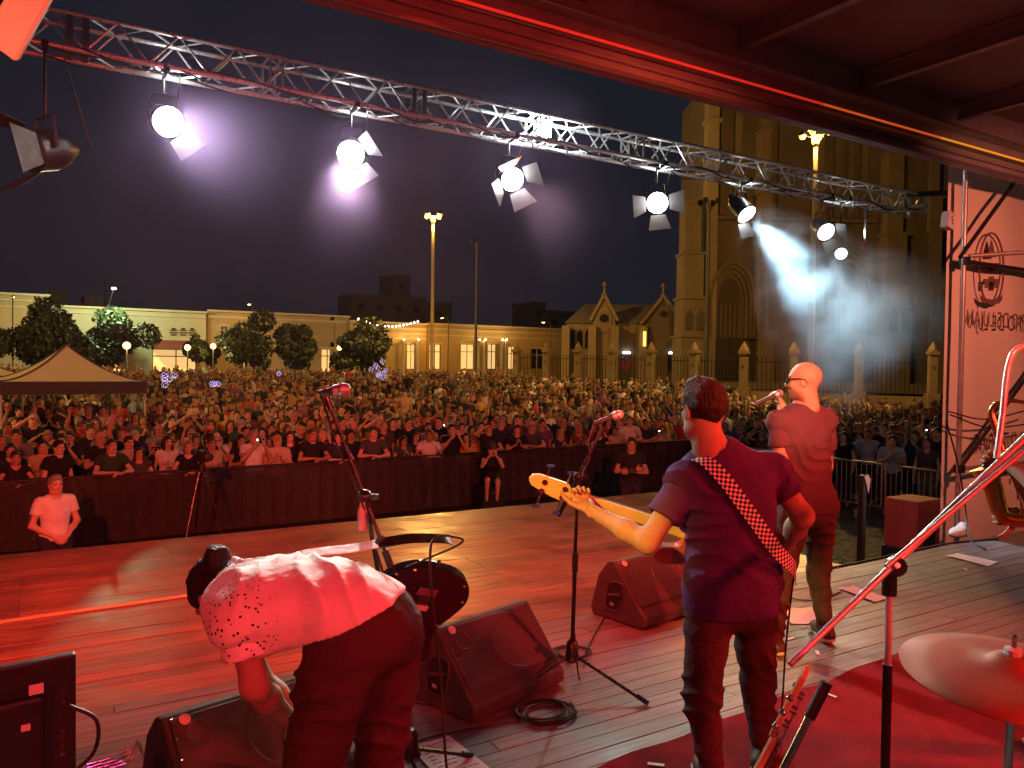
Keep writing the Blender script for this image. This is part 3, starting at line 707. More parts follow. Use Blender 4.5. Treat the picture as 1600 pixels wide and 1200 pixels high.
# ================================================================== banner and scaffold at the right
BY = 4.78; bx0 = at_Y(1474, 600, BY).x
M_BAN = mat('white_banner_cloth', (.80, .72, .66), .75, var=.08, scale=1.5, bump=.15, bscale=7, sheen=.1)
ban = thing('banner', 'white cloth banner with a town crest seen from behind, lit red', 'banner', (bx0, BY, gz(BY)))
mb = MB(); nx, nz = 48, 40; Z0, Z1 = DECK-.25, 5.35; BW = 4.6
for j in range(nz+1):
    for i in range(nx+1):
        x = bx0+BW*i/nx; z = Z0+(Z1-Z0)*j/nz
        mb.v.append((x, BY+.018*math.sin(i*.55+j*.13)*min(1, i/6)+.010*math.sin(j*.5+i*.2)*min(1, i/6), z))
for j in range(nz):
    for i in range(nx):
        a = j*(nx+1)+i; mb.f.append((a, a+1, a+nx+2, a+nx+1)); mb.m.append(0)
mb.build('cloth', M_BAN, ban, True, smooth='all')
M_PRINT = mat('banner_print', (.20, .11, .10), .75, var=.25, scale=5)
def lettering(txt, px, py, hpx, Y, m, par, mirror=True, name='lettering', sx=1.0):
    c = bpy.data.curves.new(name, 'FONT'); c.body = txt; c.align_x = 'CENTER'; c.align_y = 'CENTER'; c.extrude = .001
    p = at_Y(px, py, Y); dep = (p-CAM).dot(_f); c.size = hpx*dep/FPX*1.42; c.materials.append(m)
    tmp = bpy.data.objects.new(name, c); me = bpy.data.meshes.new_from_object(tmp); bpy.data.objects.remove(tmp)
    o = bpy.data.objects.new(name, me); COL.objects.link(o)
    M = Matrix.Translation(p) @ Matrix.Rotation(R(90), 4, 'X') @ Matrix.Diagonal((-sx if mirror else sx, 1, 1, 1))
    o.parent = par; o.matrix_basis = xf(par).inverted() @ M
    return o
lettering('MUNICIPIO DE LUJ\u00c1N', 1583, 503, 24, BY-.065, M_PRINT, ban, sx=.80)
lettering('CULTURAS', 1566, 690, 26, BY-.065, M_PRINT, ban, sx=.9)
# the crest: oval ring, spire, gate and ribbon
def bp(px, py): return at_Y(px, py, BY-.064)
ring = MB(); cx, cyy = 1549, 420; pts = [bp(cx+19*math.cos(a), cyy-56*math.sin(a)) for a in np.linspace(0, 2*math.pi, 41)]
ring.tube(pts, .011, 5, cap=False); ring.build('crest_ring', M_PRINT, ban, True)
def flat(name, poly, m): MB().prism([bp(*q) for q in poly], (0, 0, 0), (0, -.003, 0)).build(name, m, ban, True)
flat('crest_spire', [(1549, 372), (1543, 396), (1543, 402), (1556, 402), (1554, 396)], M_PRINT)
flat('crest_bar', [(1536, 411), (1562, 411), (1564, 417), (1549, 424), (1534, 417)], M_PRINT)
for (x0, x1, y0, y1) in ((1538, 1545, 436, 450), (1553, 1560, 436, 450), (1545, 1553, 432, 440)): flat('crest_gate', [(x0, y0), (x1, y0), (x1, y1), (x0, y1)], M_PRINT)
flat('crest_ribbon', [(1531, 460), (1537, 466), (1549, 468), (1561, 466), (1566, 460), (1566, 468), (1561, 474), (1549, 476), (1537, 474), (1532, 469)], M_PRINT)
sca = thing('scaffold_tower', 'scaffold tower of steel tubes in front of the white banner', 'scaffold', (bx0+.03, BY-.14, gz(BY)))
M_SCAF = mat('scaffold_tube', (.55, .45, .43), .4, .6, var=.3, scale=9)
def tubepart(name, pts, r, m=M_SCAF, n=10): return MB().tube(pts, r, n).build(name, m, sca, True, smooth=True)
X0 = bx0+.04; SY = BY-.16
J1 = Vector((X0+.02, SY, at_Y(1484, 405, SY).z)); J2 = Vector((X0+.02, SY, at_Y(1478, 735, SY).z))
tubepart('standard', [(X0, SY, 0), (X0, SY, 6.2)], .027); tubepart('standard', [(X0+2.4, SY, 0), (X0+2.4, SY, 6.2)], .027); tubepart('standard', [(X0+.03, SY-.0, 0), (X0+.03, BY+1.3, 0.05)], .02)
tubepart('ledger', [J1, J1+Vector((2.5, 0, 0))], .024, M_STEEL); tubepart('ledger', [J1+Vector((0, -.05, .05)), J1+Vector((1.25, -.75, .17))], .024)
tubepart('ledger', [J2, J2+Vector((2.5, 0, 0))], .022)
tubepart('brace', [at_Y(1500, 402, SY-.04), at_Y(1584, 286, SY-.04)], .022, M_STEEL); tubepart('brace', [at_Y(1502, 728, SY-.03), at_Y(1640, 540, SY-.03)], .022, M_STEEL)
for J in (J1, J2): MB().box(J, (.09, .09, .09)).build('coupler', M_STEEL, sca, True, bevel=.012, segs=2)
bxp = at_Y(1481, 345, SY-.06)
t = thing('junction_box', 'tilted white junction box strapped to the scaffold pole', 'box', bxp, rot=(0, .18, .1))
MB().box((0, 0, 0), (.13, .09, .17)).build('housing', M_WHITE, t, bevel=.014, segs=2)
q = MB()
for k in range(3): q.box((-.02+.012*k, -.047, .03-.03*k), (.025, .006, .016))
q.build('socket', M_BLACK, t)
for k, (a, b, c) in enumerate((((1482, 643), (1540, 655), (1610, 640)), ((1484, 648), (1545, 668), (1610, 662)))):
    tag(MB().tube(bez([at_Y(*a, SY-.05), at_Y(*b, SY-.05), at_Y(*c, SY-.05)]), .008, 6).build('power_cable', M_RUBBER, smooth=True), ['black cable sagging across the banner from the scaffold pole', 'lower black cable sagging across the banner from the scaffold pole'][k], 'cable')
tag(MB().tube(bez([at_Y(1478, 655, SY-.06), at_Y(1498, 730, SY-.06), at_Y(1508, 790, SY-.08), at_z(1516, 842, DECK+.02), at_z(1540, 858, DECK+.015)]), .009, 6).build('power_cable', M_RUBBER, smooth=True), 'black cable hanging down the banner to the deck', 'cable')
# crumpled white bag at the banner foot
s = Sdf(); c = at_z(1500, 838, DECK); s.el((0, 0, .05), (.13, .08, .06)).el((.1, .02, .07), (.07, .06, .07), k=.03).el((-.1, .0, .03), (.08, .05, .035), k=.03).disp(tuft(.008, 45))
o = link(bpy.data.objects.new('cloth_bag', mesh_np('cloth_bag', [s.net(.014)], M_PAPER))); o.location = c; tag(o, 'crumpled pale cloth bag lying at the foot of the banner', 'bag')
# red speaker boxes on the ground beyond the deck edge
M_REDBOX = mat('red_painted_wood', (.5, .06, .05), .55, var=.25, scale=6)
pz = at_Y(1426, 840, 6.6)
t = thing('red_speaker', 'red painted speaker box standing on a black case beyond the deck', 'speaker', (pz.x, 6.6, 0))
zt = at_Y(1426, 778, 6.6).z
MB().box((0, 0, zt-.35), (.62, .5, .7)).build('cabinet', M_REDBOX, t, bevel=.015)
MB().box((-.02, -.256, zt-.5), (.26, .02, .26)).build('port', M_BLACK, t); MB().box((0, -.262, zt-.12), (.5, .02, .14)).build('grille', M_REDBOX, t)
MB().box((0, 0, (zt-.7)/2), (.66, .55, zt-.7)).build('plinth_case', M_BLACK, t, bevel=.01)
# post with a torn paper at the deck edge
b = at_Y(1345, 868, 5.6)
t = thing('fence_post', 'dark post with a torn pale paper near its top beyond the deck', 'post', (b.x, 5.6, 0))
MB().box((0, 0, at_Y(1350, 742, 5.6).z/2), (.07, .07, at_Y(1350, 742, 5.6).z)).build('post', M_STEEL, t, bevel=.006)
zz = at_Y(1352, 752, 5.6).z
MB().prism([(-.03, -.05, zz+.06), (.03, -.05, zz+.09), (.09, -.045, zz+.03), (.05, -.05, zz-.14), (.02, -.05, zz-.05)], (0, 0, 0), (0, .004, 0)).build('torn_paper', M_PAPER, t)
# ================================================================== street facades beyond the plaza
FY = 95.0
SOD = (1.0, .52, .12); WARM = (1.0, .72, .36)
M_PLA = mat('cream_plaster', (.38, .29, .18), .85, var=.22, scale=.5, bump=.2, bscale=6)
M_PLA2 = mat('pale_plaster', (.46, .40, .29), .85, var=.18, scale=.4, bump=.2, bscale=6)
M_PLA3 = mat('ochre_plaster', (.40, .28, .12), .85, var=.25, scale=.6, bump=.2, bscale=6)
M_TRIM = mat('moulded_trim', (.55, .46, .33), .8, var=.2, scale=1)
M_DARKGLASS = mat('dark_glass', (.02, .022, .026), .12, spec=.6, var=.2)
M_LITGLASS = emit('lit_shop_window', (1, .62, .24), .8)
M_AWN = mat('dark_red_awning', (.25, .05, .04), .7, var=.2, scale=4)
M_TANK = mat('rooftop_concrete', (.11, .105, .11), .9, var=.3, scale=.6)
M_TREETRUNK = mat('bark', (.09, .065, .045), .9, var=.4, scale=6, bump=.5, bscale=18)
def fx(px): return at_Y(px, 560, FY).x
def fz(px, py): return at_Y(px, py, FY).z
def facade(name, label, x0, x1, ytop, m, depth=9.0, dy=0.0, wins=(), doors=(), cornice=True, base=1.0, bands=()):
    X0, X1 = at_Y(x0, 560, FY+dy).x, at_Y(x1, 560, FY+dy).x; zt = at_Y((x0+x1)/2, ytop, FY+dy).z
    t = thing(name, label, 'building', ((X0+X1)/2, FY+dy, base))
    Y0 = FY+dy
    ops = sorted([(at_Y(a, 560, Y0).x, at_Y(b, 560, Y0).x, at_Y(a, d, Y0).z, at_Y(a, c, Y0).z, k) for (a, b, c, d, k) in list(wins)+list(doors)])
    w = MB(); x = X0; T = .45
    for (a, b, z0, z1, k) in ops:
        if a-x > .01: w.box(((x+a)/2, Y0+T/2, (base+zt)/2), (a-x, T, zt-base))
        if z0 > base+.02: w.box(((a+b)/2, Y0+T/2, (base+z0)/2), (b-a, T, z0-base))
        w.box(((a+b)/2, Y0+T/2, (z1+zt)/2), (b-a, T, zt-z1)); x = b
    if X1-x > .01: w.box(((x+X1)/2, Y0+T/2, (base+zt)/2), (X1-x, T, zt-base))
    w.box(((X0+X1)/2, Y0+depth-.2, (base+zt)/2), (X1-X0, .4, zt-base)); w.box((X0+.2, Y0+depth/2, (base+zt)/2), (.4, depth-.9, zt-base-.01)); w.box((X1-.2, Y0+depth/2, (base+zt)/2), (.4, depth-.9, zt-base-.01))
    w.build('wall', m, t, True)
    rf = MB().box(((X0+X1)/2, Y0+depth/2, zt-.45), (X1-X0-.9, depth-.9, .2)).build('roof', M_TANK, t, True)
    if cornice:
        q = MB()
        q.box(((X0+X1)/2, Y0-.12, zt+.06), (X1-X0+.1, .5, .22)); q.box(((X0+X1)/2, Y0-.08, zt-.55), (X1-X0-.02, .2, .14))
        q.build('cornice', M_TRIM, t, True)
    for py in bands:
        z = at_Y((x0+x1)/2, py, Y0).z; MB().box(((X0+X1)/2, Y0-.05, z), (X1-X0-.05, .12, .12)).build('moulding', M_TRIM, t, True)
    for (a, b, z0, z1, k) in ops:
        if b-a < .25: continue
        p = MB().box(((a+b)/2, Y0+.3, (z0+z1)/2), (b-a, .04, z1-z0)).build('door' if k in ('door', 'shop') else 'window', M_LITGLASS if k in ('lit', 'shop') else M_DARKGLASS, t, True)
        fr = MB()
        for xx in (a+.05, (a+b)/2, b-.05): fr.box((xx, Y0+.25, (z0+z1)/2), (.1, .1, z1-z0))
        fr.box(((a+b)/2, Y0+.25, z0+(z1-z0)*.7), (b-a, .09, .1)); fr.build('frame', M_TRIM if k != 'shop' else M_STEEL, p, True)
        MB().box(((a+b)/2, Y0-.04, z1+.12), (b-a+.4, .1, .16)).build('lintel', M_TRIM, t, True)
    return t
facade('corner_building', 'tall cream building with a flat parapet behind the dark left tree', -90, 79, 459, M_PLA, dy=-1, wins=((-60, -40, 500, 530, 'w'),), bands=(478,), depth=10)
fa = facade('market_hall', 'long blank pale wall building behind the green lit tree', 80, 322, 484, M_PLA2, wins=(), doors=((238, 312, 546, 580, 'shop'),))
ax0, ax1 = fx(236), fx(322)
MB().prism([(ax0, FY-.02, fz(280, 532)), (ax0, FY-2.2, fz(280, 541)), (ax0, FY-2.2, fz(280, 546)), (ax0, FY-.02, fz(280, 546))], (ax0, 0, 0), (ax1, 0, 0)).build('awning', M_AWN, fa, True)
for px in (271, 286, 300):
    q = MB(); c = Vector((fx(px), FY-.08, fz(px, 520)))
    q.box(c+Vector((0, 0, .25)), (.75, .08, .1)).box(c, (.85, .08, .12)).box(c+Vector((0, 0, -.25)), (.6, .08, .12)).ball(c+Vector((0, 0, .45)), .2, 8, 6, (1.2, .3, .6)); q.build('wall_ornament', M_STEEL, fa, True)
facade('cream_building', 'cream two storey building with a tall narrow window between two dark trees', 324, 545, 491, M_PLA, dy=.5, wins=((516, 523, 505, 535, 'w'), (345, 356, 510, 530, 'w'), (440, 452, 505, 530, 'w')), doors=((502, 522, 546, 580, 'shop'), (380, 400, 546, 580, 'shop')), bands=(500, 541))
facade('corner_bar', 'yellow lit corner bar with white columns under the string of bulbs', 546, 666, 505, M_PLA3, dy=-.6, doors=((636, 649, 538, 576, 'lit'), (590, 602, 540, 576, 'shop')), bands=(513, 520, 528))
facade('arcade_building', 'ochre arcade building with cornice and several glass doors behind the tall lamp post', 667, 884, 511, M_PLA3, dy=.2, doors=((671, 689, 538, 576, 'shop'), (720, 741, 538, 576, 'lit'), (762, 776, 538, 576, 'shop'), (794, 806, 542, 576, 'lit'), (830, 850, 545, 576, 'door')), bands=(519, 527))
for ci, px in enumerate((630, 653, 748, 757, 784, 790)):
    x = at_Y(px, 560, FY-1.4).x
    cc = thing('column', 'white round column lit from above, %s from the chapel' % ('sixth', 'fifth', 'fourth', 'third', 'second', 'first')[ci], 'column', (x, FY-1.4, 1.0), group='white columns of the bar')
    zt = at_Y(px, 532, FY-1.4).z-1.0
    MB().lathe([(.34, 0), (.34, .25), (.24, .35), (.20, zt-.4), (.30, zt-.25), (.34, zt)], n=12).build('shaft', M_PLA2, cc, smooth=True)
    MB().ball((0, -.2, zt+.1), .1, 8, 6).build('lamp_bulb', emit('column_bulb', WARM, 30), cc); lamp('column_light', 'POINT', (x, FY-1.75, zt+1.15), 130, (1, .62, .18), cc, None, .1)
# dark blocks of flats far behind
for (x0, x1, yt, Y, lb) in ((548, 664, 464, 150, 'dark wide apartment block rising behind the corner bar'), (612, 640, 432, 170, 'dark tower block with a tank top behind the corner bar'), (664, 705, 474, 150, 'low dark block right behind the tall lamp post'), (830, 852, 474, 140, 'small dark roof turret behind the arcade building'), (852, 905, 488, 140, 'dark low roof beside the chapel'), (78, 107, 456, 130, 'grey roof tower behind the cream corner building'), (132, 160, 465, 125, 'pale green lit roof tank above the blank wall')):
    X0, X1 = at_Y(x0, 560, Y).x, at_Y(x1, 560, Y).x; zt = at_Y((x0+x1)/2, yt, Y).z
    t = thing('far_block', lb, 'building', ((X0+X1)/2, Y+4, 1)); 
    MB().box((0, 0, (zt-1)/2), (X1-X0, 8, zt-1)).build('wall', M_TANK, t); MB().box((0, 0, zt-1+.15), (X1-X0+.3, 8.3, .3)).build('parapet', M_TANK, t)
    n = max(1, int((X1-X0)/4))
    for k in range(n): MB().box((-(X1-X0)/2+(k+.5)*(X1-X0)/n, -4.03, zt-1-2.2), (1.3, .08, 1.3)).build('window', M_DARKGLASS, t)
t = thing('antenna', 'thin radio antenna standing on the roof tank', 'antenna', (at_Y(164, 480, 126).x, 126, 8)); zt = at_Y(164, 432, 126).z-8
q = MB().tube([(0, 0, 0), (0, 0, zt)], .06, 6)
for k in range(4): q.bar((-.8+.1*k, 0, zt*(.55+.12*k)), (.8-.1*k, 0, zt*(.55+.12*k)), .05, .05)
q.build('mast', M_STEEL, t)
# string of bulbs over the bar
A, B = at_Y(560, 497, FY-3), at_Y(653, 501, FY-3); n = 16
t = thing('string_lights', 'sagging string of warm bulbs over the corner bar roof', 'string lights', A)
pts = [A.lerp(B, i/n)+Vector((0, 0, -.75*math.sin(math.pi*i/n))) for i in range(n+1)]
MB().tube(pts, .02, 4).build('wire', M_RUBBER, t, True)
M_BULB = emit('warm_bulb', (1, .78, .45), 16)
bme = MB().ball((0, 0, 0), .12, 8, 6).mesh('bulb', M_BULB)
for p in pts: o = link(bpy.data.objects.new('bulb', bme), t); o.location = p-A+Vector((0, 0, -.12))

# ================================================================== lamp posts
def globe_post(px, py, Y, label, power=260, col=(1, .62, .2)):
    p = at_Y(px, py, Y); g = gz(Y); t = thing('globe_lamp', label, 'street lamp', (p.x, Y, g), group='globe lamps among the trees')
    MB().lathe([(.12, 0), (.12, .5), (.06, .6), (.05, p.z-g-.25)], n=10).build('post', M_STEEL, t, smooth=True)
    MB().ball((0, 0, p.z-g), .26, 12, 8).build('globe', emit('globe_glass', (1, .6, .18), 4), t, smooth='all')
    lamp('globe_light', 'POINT', (p.x, Y-.45, p.z), power, col, t, None, .2)
globe_post(198, 540, 60, 'lit globe lamp in front of the green lit tree', 500); globe_post(293, 543, 72, 'lit globe lamp beside the small tree', 500); globe_post(333, 541, 74, 'lit globe lamp between the small tree and the dark trees', 700); globe_post(530, 544, 84, 'lit globe lamp in front of the cream building', 900)
def project0(p):
    d = Vector(p)-CAM; z = d.dot(_f); return 800+FPX*d.dot(_r)/z, 600-FPX*d.dot(_u)/z, z
def tall_post(px, py, Y, label, heads, lit, power=0, scale=1.0, aim=None):
    p = at_Y(px, py, Y); g = gz(Y); h = p.z-g
    t = thing('tall_lamp_post', label, 'lamp post', (p.x, Y, g), group='tall lamp posts on the plaza')
    MB().lathe([(.28, 0), (.26, .6), (.17, .8), (.11, h-.8), (.12, h-.75), (.30*scale, h)], n=10).build('post', mat('lamplit_post', (.34, .26, .13), .6, var=.2) if lit else M_STEEL, t, smooth=True)  # lamplight put into the colour of lit posts, unlit ones kept black
    for k in range(heads):
        a = 2*math.pi*k/heads+.4; d = Vector((math.cos(a), math.sin(a), 0)); e = d*.75*scale+Vector((0, 0, h+.15))
        MB().tube([(0, 0, h-.15), d*.35*scale+Vector((0, 0, h+.0)), e], .04, 6).build('arm', M_STEEL, t)
        hd = MB().lathe([(.10, .22), (.2, .1), (.26, -.04), (.24, -.06)], e, 10, Matrix.Diagonal((scale,)*3)).build('lamp_head', M_STEEL, t)
        on = lit and (lit == 'all' or k in lit)
        MB().ball(e+Vector((0, 0, -.08)), .18*scale, 10, 6).build('lamp_bulb', emit('sodium_bulb', (1, .52, .06), 3.2) if on else M_DARKGLASS, t)
    if power and aim is None: lamp('sodium_light', 'POINT', (p.x, Y, p.z-.55), power, SOD, t, None, .5)
    elif power: lamp('sodium_light', 'SPOT', (p.x, Y, p.z-.55), power, SOD, t, aim, .5, 105, .6)
tall_post(677, 338, 60, 'tall lamp post with four lit sodium heads standing free against the sky', 4, 'all', 19000)
tall_post(745, 380, 74, 'thin tall lamp post with unlit heads behind the crowd', 4, None)
tall_post(1275, 212, 29.5, 'tall lamp post with one glaring sodium head in front of the church', 4, (1, 2), 16000)
tall_post(1108, 318, 45, 'tall lamp post with unlit heads by the church buttress', 4, None)
for (x, Y, h, pw, lb) in ((-15, 17, 13.5, 17000, 'tall lamp post beside the tents'), (27, 14, 13.5, 14000, 'tall lamp post beyond the steel barriers'), (-14, 44, 13.5, 17000, 'tall lamp post behind the tents')):
    q = Vector((x, Y, h+gz(Y))); u_ = project0(q); tall_post(u_[0], u_[1], Y, lb + ' with four lit sodium heads', 4, 'all', pw, aim=(x+(14 if x < 0 else -9), Y+19, 0))
# street lamps on the building side that light the facades
for k, (px, Y, h, pw) in enumerate(((20, 86, 8, 800), (395, 87, 8.5, 1500), (700, 87, 8, 2300), (860, 86, 8, 900))):
    x = at_Y(px, 560, Y).x; t = thing('street_lamp', 'curved street lamp on the kerb before the ' + ('cream corner building', 'cream two storey building', 'arcade building', 'arcade end next to the chapel')[k], 'street lamp', (x, Y, 1), group='street lamps along the facades')
    MB().tube(bez([(0, 0, 0), (0, 0, h*.6), (0, 0, h-.5), (0, .4, h), (0, 1.6, h+.1)]), .06, 6).build('post', M_STEEL, t); MB().box((0, 1.8, h+.06), (.25, .6, .12)).build('lamp_head', M_STEEL, t)
    MB().box((0, 1.8, h-.01), (.18, .45, .04)).build('lamp_bulb', emit('street_bulb', (1, .6, .15), 30), t); lamp('street_light', 'SPOT', (x, Y+1.8, 1+h-.08), pw, (1, .45, .07), t, (x, Y+5.5, 2.5), .2, 150, .6)
# flood light that turns one tree green
t = thing('flood_lamp', 'cold white flood lamp on a long bracket from the pale wall above the green tree', 'flood lamp', (fx(168), FY-.8, fz(168, 482)))
MB().bar((0, .5, 0), (0, -7.3, 1.6), .08, .08).build('bracket', M_STEEL, t)
MB().box((0, -7.5, 1.6), (.5, .35, .2)).build('housing', M_STEEL, t, bevel=.02); MB().box((0, -7.5, 1.48), (.42, .28, .03)).build('lamp_glass', emit('cold_glass', (.8, 1, .85), 30), t)
lamp('flood_beam', 'POINT', t.location+Vector((0, -7.6, 1.2)), 5200, (.80, 1, .52), t, None, .2)

# ================================================================== trees
M_LEAF = mat('leaves', (.036, .06, .02), .6, var=.45, scale=1.4, col2=(.018, .032, .012))
def leaf_cloud(n, rad, blobs, size, seed):
    rng = np.random.default_rng(seed); V = []; F = []
    bl = [(rng.normal(size=3)*np.array(rad)*.42, rng.uniform(.34, .6)) for _ in range(blobs)]
    for i in range(n):
        c, r = bl[rng.integers(blobs)]; d = rng.normal(size=3); d /= np.linalg.norm(d)
        p = c+d*r*np.array(rad)*rng.uniform(.55, 1.05)**.7
        a = rng.normal(size=3); a /= np.linalg.norm(a); b = np.cross(a, d+rng.normal(size=3)*.5); b /= np.linalg.norm(b)+1e-6
        s = size*rng.uniform(.6, 1.4); k = len(V); V += [p-a*s, p+b*s*.55, p+a*s, p-b*s*.55]; F.append((k, k+1, k+2, k+3))
    return np.array(V), np.array(F)
def tree(px, ptop, pbot, wpx, Y, label, seed, n=5200, trunk=1.6):
    top = at_Y(px, ptop, Y); bot = at_Y(px, pbot, Y); w = (at_Y(px+wpx/2, 540, Y)-at_Y(px-wpx/2, 540, Y)).length
    g = gz(Y); t = thing('plaza_tree', label, 'tree', (top.x, Y, g), group='clipped trees on the plaza')
    hz = (top.z-bot.z)/2; c = np.array((0, 0, (top.z+bot.z)/2-g))
    V, F = leaf_cloud(n, (w/2*.95, w/2*.9, hz*.95), 16, .22, seed)
    me = mesh_np('crown', [(V+c, F)], M_LEAF, smooth=False); link(bpy.data.objects.new('crown', me), t)
    tr = MB().tube([(0, 0, 0), (.05, 0, c[2]*.4), (0, .05, c[2]*.8)], [.28, .2, .16], 9); 
    for k in range(5):
        a = k*1.256+seed; tr.tube([(0, .05, c[2]*.55), (math.cos(a)*w*.12, math.sin(a)*w*.12, c[2]*.8), (math.cos(a)*w*.28, math.sin(a)*w*.26, c[2]+hz*.3)], [.12, .08, .03], 6)
    tr.build('trunk', M_TREETRUNK, t, smooth=True); return t
tree(68, 480, 588, 122, 72, 'wide dark tree behind the pale tent', 1, 7000); tree(112, 497, 580, 50, 74, 'narrow dark tree squeezed beside the green lit one', 2, 3000)
tree(178, 490, 575, 108, 88, 'tree lit bright green by the cold flood lamp', 3, 7000); tree(308, 526, 566, 34, 76, 'small round tree beside the market hall door', 4, 2000); tree(332, 540, 568, 24, 78, 'smallest bushy tree next to the globe lamp', 9, 1500)
tree(386, 499, 574, 92, 74, 'broad dark tree in front of the cream building', 5, 6000); tree(463, 503, 574, 76, 76, 'dark tree with a pointed top beside the tall narrow window', 6, 5000)
tree(572, 506, 582, 104, 66, 'broad olive tree in front of the corner bar', 7, 6500)

# ================================================================== pale tents
M_TENT = mat('tent_cloth', (.50, .44, .36), .8, var=.12, scale=2, bump=.1, bscale=12); M_VAL = mat('tent_valance', (.06, .055, .07), .8, var=.2)
def tent(px, pyapex, Y, W, label, apexh=1.05, eave=2.4, rz=.2):
    a = at_Y(px, pyapex, Y); g = gz(Y); t = thing('market_tent', label, 'tent', (a.x, Y, g), rz, group='pointed tents in the crowd')
    e = eave; hA = a.z-g
    mb = MB(); n = 8
    cs = [(-W/2, -W/2), (W/2, -W/2), (W/2, W/2), (-W/2, W/2)]
    for k in range(4):
        A, B = Vector((*cs[k], e)), Vector((*cs[(k+1) % 4], e)); vs = []
        for i in range(n+1):
            f = i/n; hh = e+(hA-e)*(f**1.75)
            for j in range(5):
                q = A.lerp(B, j/4)*(1-f); vs.append((q.x, q.y, hh-.05*math.sin(math.pi*j/4)*(1-f)))
        mb.add(vs, [(i*5+j, i*5+j+1, (i+1)*5+j+1, (i+1)*5+j) for i in range(n) for j in range(4)])
        
    mb.build('canopy', M_TENT, t, smooth=True)
    for k in range(4):
        A, B = Vector((*cs[k], e)), Vector((*cs[(k+1) % 4], e)); nrm = (B-A).cross(Vector((0, 0, 1))).normalized()
        MB().prism([A+nrm*.01, B+nrm*.01, B+nrm*.01-Vector((0, 0, .3)), A+nrm*.01-Vector((0, 0, .3))], (0, 0, 0), nrm*.01).build('valance', M_VAL, t)
        MB().tube([(*(c*.985 for c in cs[k]), 0), (*(c*.985 for c in cs[k]), e)], .025, 8).build('leg', M_ALU, t)
        MB().tube([Vector((*cs[k], e+.01))*1+Vector((0, 0, 0))]+[Vector((cs[k][0]*(1-i/n), cs[k][1]*(1-i/n), e+.01+(hA-e)*((i/n)**1.75))) for i in range(1, n+1)], .018, 5).build('seam', M_VAL, t)
    return t
tent(103, 539, 22.6, 3.05, 'pale pointed tent with a dark valance standing in the crowd', eave=2.38, rz=.12)
tent(-58, 545, 25.5, 3.0, 'second pale pointed tent beside the first, farther from the bar', eave=2.4, rz=.1)

# ================================================================== the church
M_STONE = mat('church_stone', (.21, .155, .095), .85, var=.3, scale=.35, bump=.3, bscale=5)
M_STONE2 = mat('pale_church_stone', (.24, .18, .105), .85, var=.25, scale=.5, bump=.3, bscale=5)
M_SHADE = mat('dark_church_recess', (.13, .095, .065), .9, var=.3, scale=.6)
M_SLATE = mat('slate_roof', (.17, .14, .12), .75, var=.3, scale=1.5, bump=.2, bscale=8)
M_IRON = mat('wrought_iron', (.02, .02, .02), .5, .6, var=.2)
CD = 74.0; cb = at_d(1270, 600, CD); cb.z = gz(50)
chz = math.atan2(-_f.x, _f.y)        # facade turned towards the plaza
ch = thing('church', 'huge gothic stone church with pointed portals and stepped buttresses', 'church', cb, chz+R(4))
SP = CD/FPX
def cx_(px): return (px-1270)*SP
def cz_(py): return (CAM.z-cb.z)+(579-py)*SP
def carch(x0, x1, z0, zs, za, n=8):
    """pointed arch outline: base z0, springing zs, apex za"""
    c = (x0+x1)/2; pts = [(x0, z0)]
    for i in range(n+1): f = i/n; pts.append((x0+(c-x0)*(1-math.cos(f*math.pi/2)), zs+(za-zs)*math.sin(f*math.pi/2)))
    for i in range(n-1, -1, -1): f = i/n; pts.append((x1-(x1-c)*(1-math.cos(f*math.pi/2)), zs+(za-zs)*math.sin(f*math.pi/2)))
    pts.append((x1, z0)); return pts
def cbox(name, m, x0, x1, y0, y1, z0, z1, par=ch, bev=0): return MB().box(((x0+x1)/2, (y0+y1)/2, (z0+z1)/2), (x1-x0, y1-y0, z1-z0)).build(name, m, par, bevel=bev)
TOPZ = cz_(120)
cbox('wall', M_STONE, cx_(1112), cx_(1560), 3.6, 12, 0, TOPZ)
# buttresses: each steps in towards the top
def buttress(px0, px1, ys, d0):
    x0, x1 = cx_(px0), cx_(px1); q = MB(); z = 0; w = x1-x0; d = d0
    for (py, kw, kd) in ys:
        z1 = cz_(py); q.box(((x0+x1)/2, 3.6-d/2, (z+z1)/2), (w, d, z1-z)); q.box(((x0+x1)/2, 3.6-d/2, z1+.12), (w+.3, d+.3, .24)); z = z1+.24; w *= kw; d *= kd
    b = q.build('buttress', M_STONE2, ch)
    xs = (x0+x1)/2
    z0, zt = cz_(ys[0][0])+.4, cz_(ys[1][0])-.6; 
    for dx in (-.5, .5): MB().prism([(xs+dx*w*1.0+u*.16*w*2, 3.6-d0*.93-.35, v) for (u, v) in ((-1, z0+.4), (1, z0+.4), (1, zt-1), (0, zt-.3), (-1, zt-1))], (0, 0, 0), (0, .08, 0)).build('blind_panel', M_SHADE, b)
buttress(1062, 1104, ((530, .86, .9), (470, .86, .9), (400, .8, .85), (320, .7, .8)), 3.2)
buttress(1190, 1214, ((530, .9, .9), (400, .9, .85), (300, .8, .8), (200, .8, .8)), 2.4)
buttress(1286, 1302, ((530, .9, .9), (420, .9, .85), (300, .8, .8), (190, .8, .8)), 2.2)
buttress(1396, 1436, ((530, .9, .9), (460, .9, .85), (360, .8, .8), (230, .8, .8)), 2.8)
buttress(1470, 1496, ((530, .9, .9), (430, .9, .85), (300, .8, .8), (190, .8, .8)), 2.4)
